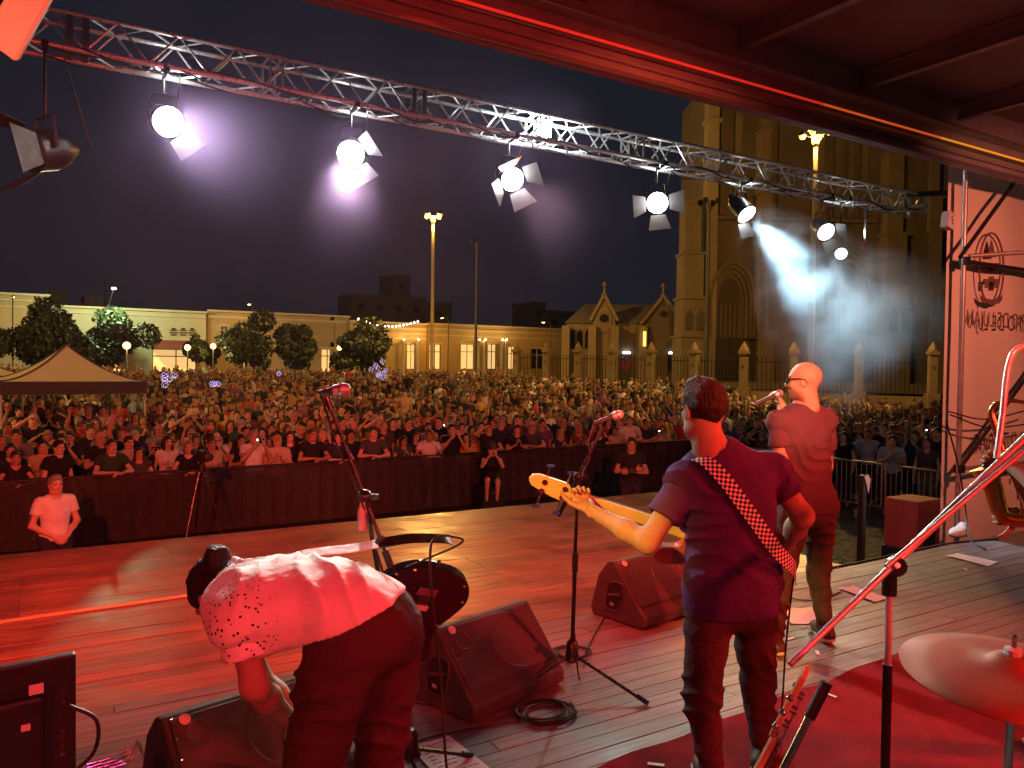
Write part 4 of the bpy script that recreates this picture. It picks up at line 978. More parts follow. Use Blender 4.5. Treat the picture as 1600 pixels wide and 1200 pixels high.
# corner shaft of the tower that stands out against the sky
q = MB(); q.box((cx_(1119), 3.2, TOPZ/2), (1.1, 1.2, TOPZ)); q.box((cx_(1119), 3.2, cz_(240)), (1.5, 1.6, .5)); q.box((cx_(1119), 3.2, cz_(183)), (1.5, 1.6, .4)); q.build('corner_shaft', mat('tower_shaft_stone', (.42, .33, .19), .85, var=.25, scale=.5), ch)
for px in (1140, 1163, 1212, 1236, 1330, 1352, 1374, 1440): cbox('pilaster', M_STONE2 if px % 3 else M_STONE, cx_(px)-.35, cx_(px)+.35, 3.1, 3.598, cz_(330), TOPZ-.02)
# portals: nested pointed arches
def portal(px0, px1, pa, pspring, pb, n=4):
    x0, x1 = cx_(px0), cx_(px1); z0, zs, za = cz_(pb), cz_(pspring), cz_(pa); w = (x1-x0)/2
    for i in range(n):
        a, b = i*w*.13, (i+1)*w*.13; y = 2.55+.32*i
        o = carch(x0+a, x1-a, z0, zs, za-a*1.3); inn = carch(x0+b, x1-b, z0, zs, za-b*1.3)
        vs = [(x, y, z) for x, z in o]+[(x, y, z) for x, z in inn]+[(x, y+.6, z) for x, z in o]+[(x, y+.6, z) for x, z in inn]; m = len(o)
        fs = []
        for k in range(m-1): fs += [(k, k+1, m+k+1, m+k), (m+k, m+k+1, 3*m+k+1, 3*m+k), (k+1, k, 2*m+k, 2*m+k+1)]
        mb = MB(); mb.add(vs, fs); mb.build('portal_arch', M_STONE2 if i % 2 == 0 else M_STONE, ch)
    ar = carch(x0+n*w*.13, x1-n*w*.13, z0, zs, za-n*w*.17)
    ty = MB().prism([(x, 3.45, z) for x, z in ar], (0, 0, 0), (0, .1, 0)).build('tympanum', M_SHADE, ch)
    for k in range(5):
        xx = x0+w*(.62+.19*k); MB().box((xx, 3.36, z0+(zs-z0)*.5), (.16, .16, (zs-z0)*.96)).build('mullion', M_STONE2, ty)
    dw = (x1-x0)*.34; cxx = (x0+x1)/2; dz = z0-4.4
    for s in (-1, 1): MB().box((cxx+s*dw*.5, 3.3, max(dz, .4)+(z0-max(dz, .4))/2), (dw-.1, .12, z0-max(dz, .4))).build('door', mat('oak_door', (.07, .045, .025), .6, var=.3, scale=2), ch)
portal(1116, 1194, 404, 470, 529); portal(1304, 1394, 380, 460, 529); portal(1436, 1472, 440, 480, 529, 3)
for (p0, p1) in ((1112, 1188), (1216, 1284), (1304, 1394)):
    cbox('string_course', M_STONE2, cx_(p0), cx_(p1), 2.9, 3.597, cz_(338), cz_(332))
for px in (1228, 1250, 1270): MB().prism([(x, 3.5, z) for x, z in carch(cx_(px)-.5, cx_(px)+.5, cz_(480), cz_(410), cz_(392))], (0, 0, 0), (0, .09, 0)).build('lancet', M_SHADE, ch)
for k in range(5): cbox('step', M_STONE2, cx_(1090), cx_(1480), -1.5-k*.5, 2.4, .9-k*.18, 1.08-k*.18)

# ---- side chapel
cp0 = at_d(970, 600, 80); cp0.z = gz(50)
ca = thing('chapel', 'low gothic chapel with two small gables and finials beside the church', 'chapel', cp0, chz+R(-8))
S2 = 80/FPX
def ax(px): return (px-970)*S2
def az(py): return (CAM.z-cp0.z)+(575-py)*S2
MB().box((ax(943), 5, az(505)/2), (ax(1003)-ax(884), 9, az(505))).build('wall', M_STONE, ca)
MB().prism([(ax(884)-.3, .3, az(505)), (ax(884)+1.6, 5, az(470)), (ax(884)-.3, 9.7, az(505))], (0, 0, 0), (ax(1000)-ax(884)+.3, 0, 0)).build('roof', M_SLATE, ca)
def gable(p0, p1, pw, pa, y, m, name='gable'):
    poly = [(ax(p0), y, 0), (ax(p1), y, 0), (ax(p1), y, az(pw)), ((ax(p0)+ax(p1))/2, y, az(pa)), (ax(p0), y, az(pw))]
    g = MB().prism(poly, (0, 0, 0), (0, 1.2, 0)).build(name, m, ca)
    xm = (ax(p0)+ax(p1))/2
    for (xa, xb) in ((ax(p0)-.25, xm), (ax(p1)+.25, xm)): MB().bar((xa, y+.4, az(pw)-.1), (xb, y+.4, az(pa)+.15), 1.3, .28).build('coping', M_STONE2, g)
    MB().lathe([(.25, 0), (.3, .2), (.12, .4), (.1, 1.0), (.28, 1.1), (.05, 1.5)], (xm, y+.4, az(pa)), 8).build('finial', M_STONE2, g)
    return g
g1 = gable(925, 960, 500, 463, -.4, M_STONE); xm = ax(942.5)
for k, (a, b) in enumerate(((931, 954), (935, 950))):
    o = carch(ax(a), ax(b), az(520), az(500), az(481+4*k)); MB().prism([(x, -.5-.0-.05*k, z) for x, z in o], (0, 0, 0), (0, .2, 0)).build('arch_frame' if k == 0 else 'arch_recess', M_STONE2 if k == 0 else M_STONE, g1)
MB().lathe([(.42, 0), (.42, .1)], (xm, -.58, az(498)), 14, Matrix.Rotation(R(90), 3, 'X')).build('round_window', M_DARKGLASS, g1)
g2 = gable(1003, 1062, 505, 466, -.8, M_SHADE)
MB().lathe([(.3, 0), (.3, .1)], (ax(1033), -.88, az(491)), 12, Matrix.Rotation(R(90), 3, 'X')).build('round_window', M_DARKGLASS, g2)
for px in (884, 925, 960, 1003): MB().box((ax(px), -.55, az(510)/2), (.8, 1.2, az(510))).build('pier', M_STONE2, ca)
for px in (978, 1048):
    MB().box((ax(px), .3 if px < 1000 else -.9, az(551)), (.75, .15, .18)).build('strip_lamp', emit('strip_tube', (.85, .9, 1), 9), ca)
    MB().box((ax(px), .42 if px < 1000 else -.85, az(565)), (.9, .1, 1.7)).build('doorway', M_DARKGLASS, ca)
MB().box((ax(1005), -1.35, az(530)), (.3, .2, 1.5)).build('lit_panel', emit('warm_sign', (1, .62, .16), 1.6), ca)
for px in (893, 905, 917): MB().prism([(x, .46, z) for x, z in carch(ax(px)-.28, ax(px)+.28, az(545), az(525), az(515))], (0, 0, 0), (0, .08, 0)).build('window', M_DARKGLASS, ca)

# ---- stone pillars and iron railings along the church precinct
PX = [807, 854, 903, 956, 1017, 1085, 1162, 1240, 1342, 1457]; PP = []
for i, px in enumerate(PX):
    dep = np.interp(px, [807, 1162, 1457], [65, 52, 50]); p = at_d(px, 590, dep); ptop = at_d(px, 534, dep).z; p.z = gz(p.y); PP.append((p, ptop))
pil = None
for i, (p, zt) in enumerate(PP):
    t = thing('stone_pillar', 'pointed stone pillar of the church railing, %s counted from the arcade building' % ('first', 'second', 'third', 'fourth', 'fifth', 'sixth', 'seventh', 'eighth', 'ninth', 'tenth')[i], 'pillar', p, math.atan2(PP[min(i+1, 9)][0].y-PP[max(i-1, 0)][0].y, PP[min(i+1, 9)][0].x-PP[max(i-1, 0)][0].x), group='stone pillars of the church railing')
    h = zt-p.z
    MB().box((0, 0, .65), (.8, .8, 1.3)).box((0, 0, 1.3+(h-2.1)/2), (.5, .5, h-2.1)).build('shaft', M_STONE2, t, bevel=.02)
    MB().box((0, 0, h-.72), (.66, .66, .18)).lathe([(.36, h-.63), (.30, h-.45), (.03, h)], n=4).build('cap', M_STONE2, t)
    for s in (-1, 1):
        MB().prism([(-.3, s*.26, h-.85), (.3, s*.26, h-.85), (0, s*.26, h-.35)], (0, 0, 0), (0, s*.06, 0)).build('gablet', M_STONE2, t)
        MB().lathe([(.09, 0), (.09, .03)], (0, s*.26, h-1.6), 10, Matrix.Rotation(R(90), 3, 'X')).build('medallion', M_SHADE, t)
for i in range(9):
    a, b = PP[i][0], PP[i+1][0]; za, zb = PP[i][1], PP[i+1][1]; d = (b-a); d.z = 0; n = d.normalized()
    m = (a+b)/2
    t = thing('iron_railing', 'iron railing on a low stone wall, %s bay counted from the arcade building' % ('first', 'second', 'third', 'fourth', 'fifth', 'sixth', 'seventh', 'eighth', 'ninth')[i], 'railing', (m.x, m.y, m.z), group='railings of the church precinct')
    A, B = a+n*.42, b-n*.42
    MB().bar(A+Vector((0, 0, .55)), B+Vector((0, 0, .55)), .4, 1.1).build('plinth', M_STONE2, t, True)
    hz = za-a.z-1.2; nb = max(6, int((B-A).length/.26))
    me = MB().tube([(0, 0, 1.1), (0, 0, hz+.1)], .022, 5).lathe([(.045, hz), (.03, hz+.12), (.004, hz+.26)], n=5).mesh('rail_bar', M_IRON)
    for k in range(nb):
        o = link(bpy.data.objects.new('rail_bar', me), t); q = A.lerp(B, (k+.5)/nb); o.location = q-t.location
    for zz in (1.25, hz-.12): MB().bar(A+Vector((0, 0, zz)), B+Vector((0, 0, zz)), .05, .05).build('cross_rail', M_IRON, t, True)
# ================================================================== wedges (floor monitors)
def perforated(name, col):
    m = mat(name, col, .45, .4, var=.2, scale=6); nt = m.node_tree; N = nt.nodes; L = nt.links; b = N['Principled BSDF']
    tc = N.new('ShaderNodeTexCoord'); v = N.new('ShaderNodeTexVoronoi'); v.inputs['Scale'].default_value = 95; v.inputs['Randomness'].default_value = .1; L.new(tc.outputs['Object'], v.inputs['Vector'])
    bp = N.new('ShaderNodeBump'); bp.inputs['Strength'].default_value = .35; bp.inputs['Distance'].default_value = .003; L.new(v.outputs['Distance'], bp.inputs['Height']); L.new(bp.outputs[0], b.inputs['Normal']); return m
M_GRILLE = perforated('perforated_grille', (.13, .11, .11))
def wedge(loc, rz, label, W=.68, D=.46, H=.40, sticker=(.6, .1)):
    t = thing('stage_monitor', label, 'stage monitor', loc, rz, group='wedge monitors on the deck')
    prof = [(0, .02), (.03, .0), (D, .0), (D+.02, .05), (D-.05, H*.72), (D-.13, H-.015), (D-.16, H), (D-.19, H), (.035, .115), (0, .08)]
    cab = MB()
    cab.prism([(-W/2, y, z) for y, z in prof], (0, 0, 0), (W, 0, 0)); cab.build('cabinet', M_WEDGE, t, bevel=.010, segs=2)
    a, b = Vector((0, .045, .13)), Vector((0, D-.185, H-.008)); d = (b-a); n = Vector((0, -d.z, d.y)).normalized()
    gr = MB(); c = (a+b)/2+n*.006; Mx = Matrix((Vector((1, 0, 0)), d.normalized(), n)).transposed()
    gr.box(c, (W-.05, d.length-.02, .012), Mx); g = gr.build('grille', M_GRILLE, t, bevel=.004)
    MB().lathe([(.155, 0), (.15, .004), (.145, .0)], c+n*.0045+Vector((.1, 0, 0)), 28, Mx).build('woofer_rim', M_GRILLE, g); MB().lathe([(.05, 0), (.048, .0035), (.04, .0)], c+n*.0045+Vector((-.22, 0, 0))+d.normalized()*.08, 20, Mx).build('horn_rim', M_GRILLE, g)
    for k in range(5):
        for s in (-1, 1): MB().lathe([(.006, 0), (.006, .004), (.003, .006)], c+Vector((s*(W/2-.032), 0, 0))+d*(k/4-.5)*.9+n*.006, 8, Mx).build('screw', M_CHROME, g)
    MB().box(c+Vector((.22, 0, 0))-d*.28+n*.008, (.035, .03, .004), Mx).build('badge', M_STEEL, g)
    MB().lathe([(.022, 0), (.022, .003)], c+Vector((-W/2+.08, 0, 0))+d*.42+n*.008, 12, Mx).build('sticker', M_TAPE, g)
    for s in (-1, 1):
        # recessed handle in each side
        yc, zc = D*.56, H*.42
        ring = []
        for k in range(14):
            q = 2*math.pi*k/14; ring.append((s*(W/2+.001), yc+.075*math.copysign(abs(math.cos(q))**.6, math.cos(q))-.25*.1*math.sin(q), zc+.10*math.copysign(abs(math.sin(q))**.6, math.sin(q))))
        MB().tube([Vector(p) for p in ring]+[Vector(ring[0])], .008, 6, cap=False).build('handle_rim', M_WEDGE, t, smooth=True)
        hp = MB().prism(ring, (0, 0, 0), (s*.003, 0, 0)).build('handle_recess', M_RUBBER, t); MB().tube([(s*(W/2+.006), yc-.05, zc+.02), (s*(W/2+.010), yc+.05, zc+.0)], .012, 8).build('handle_bar', M_WEDGE, hp)
        MB().box((s*(W/2+.004), yc+.02, zc-.055), (.006, .035, .02)).build('socket', M_CHROME, hp)
    return t
wc = Vector((1.77, 3.22, DECK)); rz = R(16); wedge(wc+Vector((math.cos(rz), math.sin(rz), 0))*.34+Vector((0, 0, .003)), rz, 'red lit wedge monitor beside the coiled cable')
wedge(Vector((3.36+.34, 3.9, DECK+.003)), R(9), 'wedge monitor half hidden behind the bass player')
wedge(Vector((.45+.335, 2.95, DECK+.003)), R(14), 'dark wedge monitor with its grille turned to the bending guitarist', H=.38)

# ================================================================== screen seen from behind
p = at_d(118, 1018, 2.25); t = thing('screen', 'black flat screen seen from behind with a few stickers', 'screen', (p.x, p.y, DECK), R(8))
w, h = .82, .50; zt = p.z-DECK
MB().box((-w/2, 0, zt-h/2), (w, .03, h)).build('panel', M_BLACK, t, bevel=.008, segs=2)
MB().box((-w/2-.02, -.03, zt-h/2-.03), (w-.13, .04, h-.12)).build('rear_cover', M_BLACK, t, bevel=.012, segs=2)
for (x, z, sx, sz) in ((-.105, -.065, .035, .028), (-.13, -.165, .022, .018)): MB().box((x, -.053, zt+z), (sx, .004, sz)).build('sticker', M_TAPE, t)
for (x, z) in ((-.2, -.12), (-.2, -.19), (-.27, -.12), (-.27, -.19)): MB().lathe([(.006, 0), (.006, .004)], (x, -.05, zt+z), 8, Matrix.Rotation(R(90), 3, 'X')).build('screw', M_CHROME, t)
for k in range(6): MB().box((-.035, -.018, zt-.11-.022*k-(.06 if k > 1 else 0)), (.012, .008, .008)).build('socket', M_CHROME, t)
MB().box((-w/2, 0, (zt-h)/2), (.06, .05, zt-h+.02)).box((-w/2, 0, .012), (.5, .3, .024)).build('foot', M_BLACK, t, bevel=.006)
tag(MB().tube(bez([p+Vector((-.02, -.03, -.14)), p+Vector((.05, -.05, -.19)), p+Vector((.045, -.05, -.28)), p+Vector((-.02, -.04, -.34))]), .006, 6).build('signal_cable', M_RUBBER, smooth=True), 'short black cable looping out of the screen edge', 'cable')
p = at_z(205, 1196, DECK)
t = thing('wire_rack', 'low bent wire rack lying on the deck beside the screen', 'rack', p)
for k in range(4): MB().tube(bez([(-.16, .0+.03*k, .005), (-.02, .01+.03*k, .012), (.03, .02+.03*k, .05), (.06, .0+.03*k, .005)]), .004, 6).build('wire', M_CHROME, t)

# ================================================================== microphone stands
M_MIC = mat('mic_body', (.06, .06, .065), .4, .5, var=.2, scale=30); M_MESH = perforated('mic_mesh', (.55, .55, .57)); M_MESH.node_tree.nodes['Principled BSDF'].inputs['Metallic'].default_value = .8
def microphone(name, tail, head, label, group='vocal microphones'):
    tail, head = Vector(tail), Vector(head); d = (head-tail).normalized(); L = (head-tail).length
    t = thing(name, label, 'microphone', tail, group=group); M = rotm(d)
    MB().lathe([(.010, 0), (.0115, .01), (.0125, L*.4), (.0165, L-.075), (.018, L-.06)], tail, 16, M).build('handle', M_MIC, t, True, smooth=True)
    MB().lathe([(.021, -.052), (.0255, -.028), (.0255, -.022), (.0235, -.008), (.017, .004), (.008, .009), (.001, .010)], head-d*.012, 18, M).build('grille', M_MESH, t, True, smooth=True)
    MB().lathe([(.0262, -.003), (.0262, .003)], head-d*.037, 18, M).build('band', M_CHROME, t, True)
    return t
M_STAND = mat('stand_black_metal', (.055, .05, .05), .3, .7, var=.2, scale=20, rvar=.08)
def mic_stand(base, boom_low, boom_top, clutch, label, legs=3, a0=.4, legl=.36, mic=None, miclabel='', mtilt=(0, 0, 0)):
    base = Vector(base); t = thing('microphone_stand', label, 'microphone stand', base, group='microphone stands on the deck')
    cl = Vector(clutch); hb = .17
    for k in range(legs):
        a = a0+2*math.pi*k/legs; d = Vector((math.cos(a), math.sin(a), 0))
        lg = MB().tube([base+d*.03+Vector((0, 0, hb)), base+d*legl+Vector((0, 0, .016))], .0085, 8).build('leg', M_STAND, t, True, smooth=True)
        MB().tube([base+d*(legl-.05)+Vector((0, 0, .04)), base+d*(legl+.012)+Vector((0, 0, .013))], .013, 8).build('rubber_foot', M_RUBBER, lg, True)
    MB().lathe([(.016, hb+.09), (.03, hb+.075), (.034, hb+.02), (.045, hb-.015), (.03, hb-.03)], base, 14).build('hub', M_STAND, t, True, smooth=True)
    top = Vector((cl.x, cl.y, cl.z)); b2 = base+Vector((0, 0, hb)); m = b2.lerp(top, .52)
    MB().tube([b2, m], .0115, 10).build('lower_pole', M_STAND, t, True, smooth=True); MB().tube([m, top], .0085, 10).build('upper_pole', M_CHROME if False else M_STAND, t, True, smooth=True)
    MB().tube([m-Vector((0, 0, .05)), m+Vector((0, 0, .05))], .017, 10).build('collar', M_RUBBER, t, True)
    MB().ball(cl, .026, 10, 8).tube([cl-Vector((0, 0, .04)), cl+Vector((0, 0, .005))], .018, 10).build('clutch', M_STAND, t, True, smooth=True); MB().tube([cl, cl+_r*.05], .011, 8).build('wing_nut', M_STAND, t, True)
    lo, hi = Vector(boom_low), Vector(boom_top)
    MB().tube([lo, hi], .0075, 10).build('boom', M_STAND, t, True, smooth=True); MB().tube([lo, lo+(hi-lo).normalized()*.11], .013, 10).build('counterweight', M_RUBBER, t, True, smooth=True)
    MB().tube([hi-(hi-lo).normalized()*.02, hi+(hi-lo).normalized()*.03], .012, 10).build('swivel', M_STAND, t, True)
    return t
# stand in the middle, behind the coiled cable
B2 = at_z(893, 1074, DECK); dd = 4.18
mic_stand(B2, at_d(872, 806, dd), at_d(938, 676, dd), at_d(903, 745, dd), 'black tripod microphone stand beside the wedge and the coiled cable', a0=R(-62), legl=.42)
microphone('microphone', at_d(927, 662, dd), at_d(975, 645, dd), 'silver microphone on the stand in front of the bass player')
tag(MB().tube(bez([at_d(928, 663, dd), at_d(920, 690, dd), at_d(921, 715, dd), at_d(905, 760, dd-.03), at_d(897, 860, dd-.02), at_d(896, 960, dd-.02), at_z(905, 1060, DECK+.015), at_z(915, 1030, DECK+.01)]), .0045, 6).build('microphone_cable', M_RUBBER, smooth=True), 'cable clipped down the stand in front of the bass player', 'cable')
# stand behind the bending guitarist
d1 = 2.78
mic_stand(at_z(640, 1240, DECK), at_d(618, 905, d1), at_d(515, 632, d1), at_d(570, 776, d1), 'microphone stand rising behind the bending guitarist', a0=R(20))
microphone('microphone', at_d(500, 614, d1), at_d(549, 607, d1), 'microphone pointing at nobody above the bending guitarist')
tag(MB().tube(bez([at_d(501, 616, d1), at_d(512, 650, d1-.02), at_d(528, 700, d1-.02), at_d(560, 770, d1-.03), at_d(585, 850, d1-.02), at_d(600, 900, d1)]), .0045, 6).build('microphone_cable', M_RUBBER, smooth=True), 'cable running down the stand behind the bending guitarist', 'cable')
t = thing('bottle_holder', 'small bottle hanging on the clutch of the stand behind the guitarist', 'bottle', at_d(566, 808, d1-.02)); MB().lathe([(.016, -.045), (.018, -.04), (.018, .02), (.010, .04), (.010, .055)], n=12).build('bottle', mat('clear_red_plastic', (.55, .3, .28), .15, var=.1, coat=.5), t, smooth=True); MB().box((0, 0, .06), (.03, .02, .012)).build('clip', M_STAND, t)
# ---- chrome boom stand over the drums
db = 2.45; PB = at_d(1390, 900, db)
t = thing('boom_stand', 'chrome drum boom stand crossing in front of the saxophone player', 'boom stand', (PB.x, PB.y, DECK))
def bs(name, pts, r, m=M_SATIN, n=14): return MB().tube(pts, r, n).build(name, m, t, True, smooth=True)
bs('lower_pole', [(PB.x, PB.y, DECK+.02), (PB.x, PB.y, PB.z-.28)], .0145, M_STAND); bs('upper_pole', [(PB.x, PB.y, PB.z-.28), (PB.x, PB.y, PB.z+.02)], .011)
a, b = at_d(1234, 1038, 2.3), at_d(1660, 628, 2.68); bs('boom', [a, a.lerp(b, .45)], .0105); bs('boom_extension', [a.lerp(b, .36), b], .0125)
bs('second_tube', [at_d(1385, 885, 2.40), at_d(1650, 662, 2.62)], .008)
MB().tube([PB+Vector((0, 0, -.06)), PB+Vector((0, 0, .02))], .022, 12).lathe([(.03, -.014), (.032, 0), (.03, .014)], PB+Vector((0, -.02, .035)), 14, rotm(_f)).build('tilter', M_STAND, t, True, smooth=True); bs('wing_bolt', [PB+Vector((0, 0, .03)), PB-_f*.05+Vector((0, 0, .045))], .008)
for k in range(3):
    q = .3+k*2.094; bs('leg', [Vector((PB.x, PB.y, DECK+.30)), Vector((PB.x+.36*math.cos(q), PB.y+.36*math.sin(q), DECK+.015))], .009)
bs('gooseneck', bez([at_d(1557, 716, 2.58), at_d(1566, 650, 2.6), at_d(1574, 580, 2.62), at_d(1586, 548, 2.62), at_d(1612, 538, 2.64)]), .010, M_SATIN)
# ---- cymbal
M_BRASS = mat('cymbal_bronze', (.46, .15, .09), .6, .5, var=.2, scale=3, rvar=.1, stretch=(1, 1, 1))
_n2 = M_BRASS.node_tree; _w = _n2.nodes.new('ShaderNodeTexWave'); _w.wave_type = 'RINGS'; _w.rings_direction = 'Z'; _w.inputs['Scale'].default_value = 60; _w.inputs['Distortion'].default_value = 1.0
_t = _n2.nodes.new('ShaderNodeTexCoord'); _n2.links.new(_t.outputs['Object'], _w.inputs['Vector']); _b = _n2.nodes.new('ShaderNodeBump'); _b.inputs['Strength'].default_value = .25; _b.inputs['Distance'].default_value = .002; _n2.links.new(_w.outputs['Fac'], _b.inputs['Height']); _n2.links.new(_b.outputs[0], _n2.nodes['Principled BSDF'].inputs['Normal'])
pc = at_d(1580, 1044, 1.78)
t = thing('cymbal', 'bronze crash cymbal tilted on its stand above the rug', 'cymbal', pc, rot=(R(6), R(1), R(-33)))
MB().lathe([(.228, -.022), (.2285, -.021), (.16, -.004), (.10, .006), (.055, .011), (.045, .02), (.03, .031), (.012, .035), (.004, .035), (.004, .033), (.03, .028), (.052, .009), (.16, -.007), (.228, -.0235)], n=64).build('plate', M_BRASS, t, smooth='all')
MB().lathe([(.018, .034), (.018, .046), (.008, .05)], n=12).build('felt', M_TAPE, t); MB().lathe([(.006, .045), (.006, .075), (.003, .08)], n=8).build('rod', M_CHROME, t)
t = thing('cymbal_stand', 'chrome stand carrying the tilted crash cymbal', 'cymbal stand', (pc.x, pc.y, DECK)); k2 = at_d(1590, 1115, 1.82)
MB().tube([(0, 0, pc.z-DECK-.005), (.0, 0, pc.z-DECK-.16), (-.03, .0, .35)], .010, 10).build('pole', M_CHROME, t, smooth=True)
for k in range(3): MB().tube([(-.03, 0, .36), (-.03+.3*math.cos(k*2.1+1), .3*math.sin(k*2.1+1), .012)], .010, 8).build('leg', M_CHROME, t, smooth=True)

# ================================================================== guitars
M_MAPLE = mat('maple_neck', (.62, .42, .18), .35, var=.2, scale=3, stretch=(1, 8, 8), coat=.3); M_ROSE = mat('rosewood', (.06, .03, .02), .5, var=.3, scale=8); M_PICK = mat('white_plastic', (.75, .72, .68), .35, var=.06)
M_GBLACK = mat('gloss_black_lacquer', (.012, .012, .013), .12, coat=1.0, var=.1); M_GRED = mat('red_lacquer', (.40, .07, .03), .2, coat=.8, var=.3, scale=2)
def instrument(name, label, cat, tail, head, nrm, mbody, mhead, strings=6, L=1.0, pegs='both', bw=.32, neckw=.05, parts=True, edge_dots=False):
    """tail = strap-button end, head = headstock tip, nrm = direction the strings face"""
    tail, head = Vector(tail), Vector(head); a = (head-tail).normalized(); Lw = (head-tail).length; n = Vector(nrm); n = (n-a*n.dot(a)).normalized(); s = a.cross(n)
    k = Lw; t = thing(name, label, cat, tail)
    def P(x, y, z=0): return tail+a*(x*k)+s*(y*k)+n*(z*k)
    half = bw/2
    out = [(.0, .0), (.012, .5), (.06, .86), (.13, 1.0), (.20, .86), (.26, .70), (.32, .72), (.38, .86), (.43, .95), (.465, .82), (.45, .55), (.40, .40), (.385, .22)]
    out2 = [(.385, -.22), (.385, -.42), (.42, -.6), (.435, -.82), (.41, -.9), (.36, -.84), (.30, -.70), (.25, -.72), (.19, -.88), (.12, -1.0), (.05, -.84), (.01, -.48)]
    poly = out+out2; sm = bez([(x, y, 0) for x, y in poly+[poly[0]]], 4)[:-1]
    b = MB(); b.prism([P(q.x, q.y*half, -.022) for q in sm], (0, 0, 0), n*(.044*k)); bo = b.build('body', mbody, t, True, bevel=.007, segs=2)
    def sub(o): return o
    if parts:
        pg = [(.07, .2), (.12, .75), (.22, .6), (.30, .52), (.39, .55), (.385, -.2), (.36, -.5), (.28, -.45), (.2, -.35), (.1, -.3)]
        MB().prism([P(x, y*half*.9, .0225) for x, y in pg], (0, 0, 0), n*.002).build('pickguard', mbody, t, True)
        for x in ((.17, .25, .33) if strings == 6 else (.16, .26)): MB().prism([P(x+i, j, .024) for i, j in ((-.009, -.036), (.009, -.036), (.009, .036), (-.009, .036))], (0, 0, 0), n*(.007*k)).build('pickup', M_PICK, t, True)
        MB().prism([P(.10+i, j, .023) for i, j in ((-.02, -.036), (.012, -.036), (.012, .036), (-.02, .036))], (0, 0, 0), n*(.009*k)).build('bridge', M_CHROME, t, True)
        for j in range(3): MB().lathe([(.010, 0), (.009, .014)], P(.11+.045*j, .095-.012*j, .023), 10, rotm(n)).build('knob', M_CHROME, t, True)
    nx1 = .80 if strings == 6 else .81
    MB().prism([P(.36, -neckw*.58, -.006), P(.36, neckw*.58, -.006), P(nx1, neckw*.42, -.006), P(nx1, -neckw*.42, -.006)], (0, 0, 0), n*(.02*k)).build('neck', M_MAPLE, t, True, bevel=.005)
    fb = MB().prism([P(.36, -neckw*.56, .015), P(.36, neckw*.56, .015), P(nx1, neckw*.40, .015), P(nx1, -neckw*.40, .015)], (0, 0, 0), n*(.005*k)).build('fretboard', M_ROSE, t, True)
    for j in range(19):
        x = nx1-(nx1-.10)*(1-2**(-(j+1)/12.0)); 
        if x < .37: break
        w = neckw*(.40+.16*(nx1-x)/(nx1-.36)); MB().bar(P(x, -w, .0205), P(x, w, .0205), .002, .002, up=n).build('fret', M_CHROME, fb, True)
    hp = ([(nx1, -.020), (nx1+.03, -.034), (.985, -.042), (1.0, -.02), (.99, .02), (1.0, .03), (.97, .042), (nx1+.03, .034), (nx1, .020)] if pegs == 'both' else [(nx1, -.016), (nx1+.018, -.017), (nx1+.045, -.040), (.965, -.040), (.992, -.030), (1.0, -.008), (.985, .010), (.955, .018), (nx1+.09, .030), (nx1+.045, .034), (nx1+.018, .017), (nx1, .016)])
    hs = MB().prism([P(x, y, -.012) for x, y in hp], (0, 0, 0), n*(.016*k)).build('headstock', mhead, t, True, bevel=.003)
    ns = strings; pe = []
    for j in range(ns):
        if pegs == 'both': sd = 1 if j < ns//2 else -1; x = nx1+.045+(j % (ns//2))*(.125/(ns/2)); y0, y1 = sd*.022, sd*.058
        else: sd = 1 if j % 2 else -1; x = nx1+.05+(j//2)*.08; y0, y1 = sd*.02, sd*.085
        pe.append((x, y0))
        MB().tube([P(x, y0, .003), P(x, y0, .02)], .0042*k, 8).build('tuning_post', M_CHROME, hs, True)
        q = MB().tube([P(x, sd*.03, -.008), P(x, y1, -.008)], .003*k, 6); q.ball(P(x, y1, -.008), .009*k, 8, 6) if pegs == 'both' else (q.box(P(x, y1, -.008), (.028, .020, .012)), q.tube([P(x, sd*.018, -.016), P(x, sd*.018, -.004)], .013, 10)); q.build('tuning_peg', M_CHROME, hs, True, smooth=True)
        y = neckw*.62*(j/(ns-1)-.5); st = MB().tube([P(.10, y*1.3, .03), P(nx1-.002, y, .0235), P(x, y0, .014)], .0011 if ns == 6 else .0018, 4); st.build('string', M_CHROME, t, True)
    if edge_dots:
        for j, (x, y) in enumerate(((.05, .84), (.1, .95), (.16, .95), (.02, .5), (.24, -.72), (.12, -.97), (.05, -.8))): MB().ball(P(x, y*half*.92, .0225), .006, 8, 6).build('stud', M_CHROME, t, True)
    MB().tube([P(.0, 0, 0), P(-.018, 0, 0)], .006, 8).build('strap_button', M_CHROME, t, True)
    t['_a'] = 0
    return t, P
gs_head = at_d(1264, 1046, 1.93); gdir = (-_r*.40-Vector((0, 0, .9))+_f*.10).normalized()
gt, _ = instrument('guitar', 'guitar with six chrome tuners leaning in its stand by the bass player', 'guitar', gs_head+gdir*.97, gs_head, (_r*.86-_f*.42), M_GRED, M_MAPLE, 6, .97, 'both')
gb = gs_head+gdir*.97
t = thing('guitar_stand', 'tubular guitar stand with a foam tipped upright behind the guitar', 'guitar stand', (gb.x, gb.y, DECK))
a, b = at_d(1292, 1066, 1.98), at_d(1214, 1222, 1.96)
MB().tube([a, b, Vector((gb.x, gb.y, DECK+.25))], .010, 10).build('upright', M_CHROME, t, True, smooth=True); MB().tube([a, a.lerp(b, .36)], .015, 10).build('foam_sleeve', M_RUBBER, t, True, smooth=True)
for k in range(3): MB().tube([Vector((gb.x, gb.y, DECK+.26)), Vector((gb.x+.3*math.cos(k*2.1), gb.y+.3*math.sin(k*2.1), DECK+.02))], .009, 8).build('leg', M_STAND, t, True)
